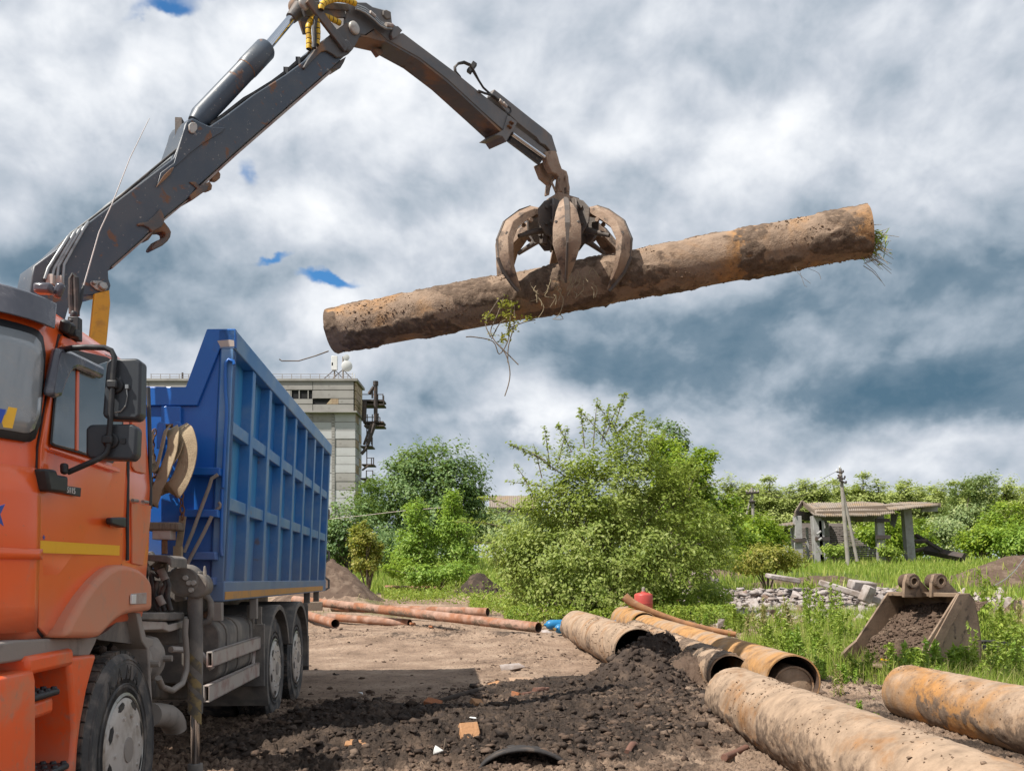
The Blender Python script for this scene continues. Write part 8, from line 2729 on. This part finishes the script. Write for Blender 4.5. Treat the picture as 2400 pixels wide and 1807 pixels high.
spots = [(1962, 10.6, 2, .62), (1930, 19, 4, 1.0), (1955, 19.5, 0, 1.2), (1900, 20, 4, 1.1), (1985, 18.5, 1, 1.0), (1840, 21, 2, 1.1), (1790, 22, 2, 1.0), (1815, 22, 0, .9), (2310, 16.5, 4, 1.35), (2330, 17, 0, 1.2), (2300, 18, 4, 1.2), (2350, 15.5, 1, 1.0), (2390, 15, 0, 1.0), (2370, 13.5, 1, 1.0),
         (2145, 11.9, 3, 1.0), (2165, 11.6, 1, .8), (2200, 11.4, 0, .62), (2185, 11.2, 3, .8), (2235, 11.9, 3, 1.0), (2262, 11.9, 1, .8), (2205, 12.1, 3, 1.1), (2120, 12.3, 1, .8), (2290, 12.0, 4, .7), (2290, 11.2, 1, .7), (2320, 11.6, 0, .7), (2380, 11.8, 4, .6), (2262, 11.3, 3, .6), (2125, 11.4, 3, .7), (1985, 11.6, 3, .6), (2010, 12.2, 1, .7), (1930, 12.5, 3, .6), (1950, 13.5, 1, .8),
         (1860, 17, 1, 1.0), (1910, 16, 0, .8), (1880, 15, 3, 1.0), (1830, 16, 1, .9), (1800, 18, 0, .7), (1760, 20, 2, .9), (1740, 22, 1, 1.1), (1700, 23, 0, .9), (1660, 24, 1, 1.0), (2350, 21, 4, 1.0), (2390, 22, 2, 1.0), (2030, 16, 1, .8), (1970, 15.5, 4, .8), (2060, 19, 0, .9), (1945, 22, 4, 1.2), (1890, 23, 4, 1.2), (2010, 9.0, 3, .45), (2140, 7.2, 3, .30), (2200, 7.0, 3, .3), (2040, 8.4, 1, .3), (1780, 11.3, 3, .35),
         (2340, 12.5, 1, .8), (2395, 12.8, 3, .9), (2360, 11.5, 3, .6), (2225, 12.0, 4, .45), (2075, 12.0, 0, .4), (1240, 23.5, 1, .9), (1300, 23.5, 0, .8), (1350, 23.8, 1, .8), (1200, 24.5, 3, .9), (1560, 25, 1, .9), (1600, 24.5, 0, .9), (1650, 23.6, 3, .9)]
used = set()
WPOS = (('before the nearest pipe gap', 2100),)
for px, Y, k, sc in spots:
    x = (px - 1200) / F * Y
    if px > 1720 and Y > 11.5:
        sc *= 1.3
    loc = (x, Y, GH(x, Y))
    wlab = ('tall green', 'bushy green', 'dry brownish', 'low fresh green', 'tallest slender')[k] + ' weed ' + ('at the foot of the leafy bush' if px < 1700 else 'along the right-hand pipe' if Y < 12.8 and px > 2050 else 'right of the bucket' if px > 2280 else 'between the ochre pipe and the bucket')
    rz_ = random.uniform(0, 6.28)
    if k not in used:
        used.add(k)
        wp[k].location = loc
        wp[k].rotation_euler = (0, 0, rz_)
        wp[k].scale = (sc, sc, sc)
        o = wp[k]
    else:
        o = dup(wp[k], loc, rz_, sc)
    o['label'] = wlab

# ================================================================ roots and plants caught on the lifted pipe
def vine():
    r = np.random.default_rng(4)
    Z = 10.15
    t = thing('hanging_vine', 'torn leafy vine hanging below the lifted pipe', 'plant', at(1180, 700, Z))
    mb = MB()
    paths = [[(1180, 700), (1165, 740), (1150, 775), (1160, 800), (1185, 830), (1195, 870), (1192, 900), (1183, 928)], [(1200, 705), (1195, 760), (1190, 800), (1170, 830), (1155, 800), (1110, 790), (1092, 790)], [(1160, 800), (1190, 830), (1215, 855)],
             [(1150, 735), (1138, 760), (1150, 790)], [(1205, 710), (1205, 760), (1192, 810), (1190, 850)], [(1190, 770), (1230, 755), (1255, 750)], [(1170, 700), (1140, 745)], [(1152, 795), (1170, 760), (1185, 750)]]
    for p in paths:
        mb.tube(smooth_path([at(px, py, Z - .02 * i) for i, (px, py) in enumerate(p)], 4), .0065, 5)
    mb.build('stems', WOOD, t, smooth=60)
    P_ = []
    for (px, py, rx, ry, m_) in ((1190, 712, 22, 14, 90), (1145, 742, 16, 12, 50), (1190, 740, 16, 20, 70), (1195, 770, 16, 18, 70), (1180, 795, 14, 14, 50), (1238, 747, 14, 8, 40), (1150, 780, 12, 10, 16), (1210, 760, 8, 14, 20)):
        q_ = np.stack([px + r.normal(0, rx * .5, m_), py + r.normal(0, ry * .5, m_)], 1)
        P_ += [np.array(at(a_, b_, Z + r.normal() * .05)) for a_, b_ in q_]
    V, T = leaf_geo(np.array(P_), .042, r, .55)
    raw_mesh('leaves', V - np.array(t.location), tris=T, material=L_YELLOW, parent=t)
vine()
def roots(name, label, items, Z, mat, rr=.004):
    mb = MB()
    for p in items:
        mb.tube(smooth_path([at(px, py, Z - .012 * i) for i, (px, py) in enumerate(p)], 3), rr, 4)
    o = mb.build(name, mat, thing=at(*items[0][0], Z), smooth=60)
    tag(o, label, 'roots')
rq = random.Random(6)
its = []
for k in range(34):
    px, py = rq.uniform(1240, 1400), rq.uniform(640, 690)
    py += (1320 - px) * .19
    its.append([(px, py), (px + rq.uniform(-8, 8), py + rq.uniform(4, 14)), (px + rq.uniform(-14, 14), py + rq.uniform(10, 30))])
its += [[(1300, 672), (1320, 700), (1312, 735), (1300, 745)], [(1295, 748), (1320, 748), (1310, 735)], [(1255, 690), (1275, 720), (1262, 745)]]
ROOT = surf('pale_roots', (.30, .24, .15), rough=.9)
roots('fine_roots', 'tangle of fine pale roots clinging under the grapple', its, 9.98, ROOT)
its = [[(1865, 620), (1870, 640), (1900, 665)], [(1895, 630), (1918, 640), (1924, 655)], [(1875, 638), (1885, 668), (1892, 672)]]
roots('fine_roots', 'thin hair roots hanging under the right half of the lifted pipe', its, 9.75, WOOD, .002)
def tuft():
    r = np.random.default_rng(9)
    Z = 9.75
    c = at(2040, 575, Z)
    t = thing('grass_tuft', 'grass and root tuft sticking out of the right end of the lifted pipe', 'plant', c)
    mb = MB()
    for k in range(60):
        d = Vector((1, r.normal() * .4, -.25 + r.normal() * .45)).normalized()
        L = r.uniform(.10, .34)
        b_ = c + Vector((-.06, r.normal() * .06, r.normal() * .09))
        mb.tube([b_, b_ + d * L * .5, b_ + d * L + Vector((0, 0, -.12 * L + r.normal() * .03))], [.004, .0035, .002], 4)
    mb.build('roots', ROOT, t, smooth=60)
    P_ = np.array(c) + r.normal(size=(170, 3)) * np.array((.06, .07, .09)) + np.array((.03, 0, .02))
    V, T = leaf_geo(P_, .10, r, .14, normal_up=.05)
    raw_mesh('blades', V - np.array(c), tris=T, material=L_GRASS, parent=t)
tuft()
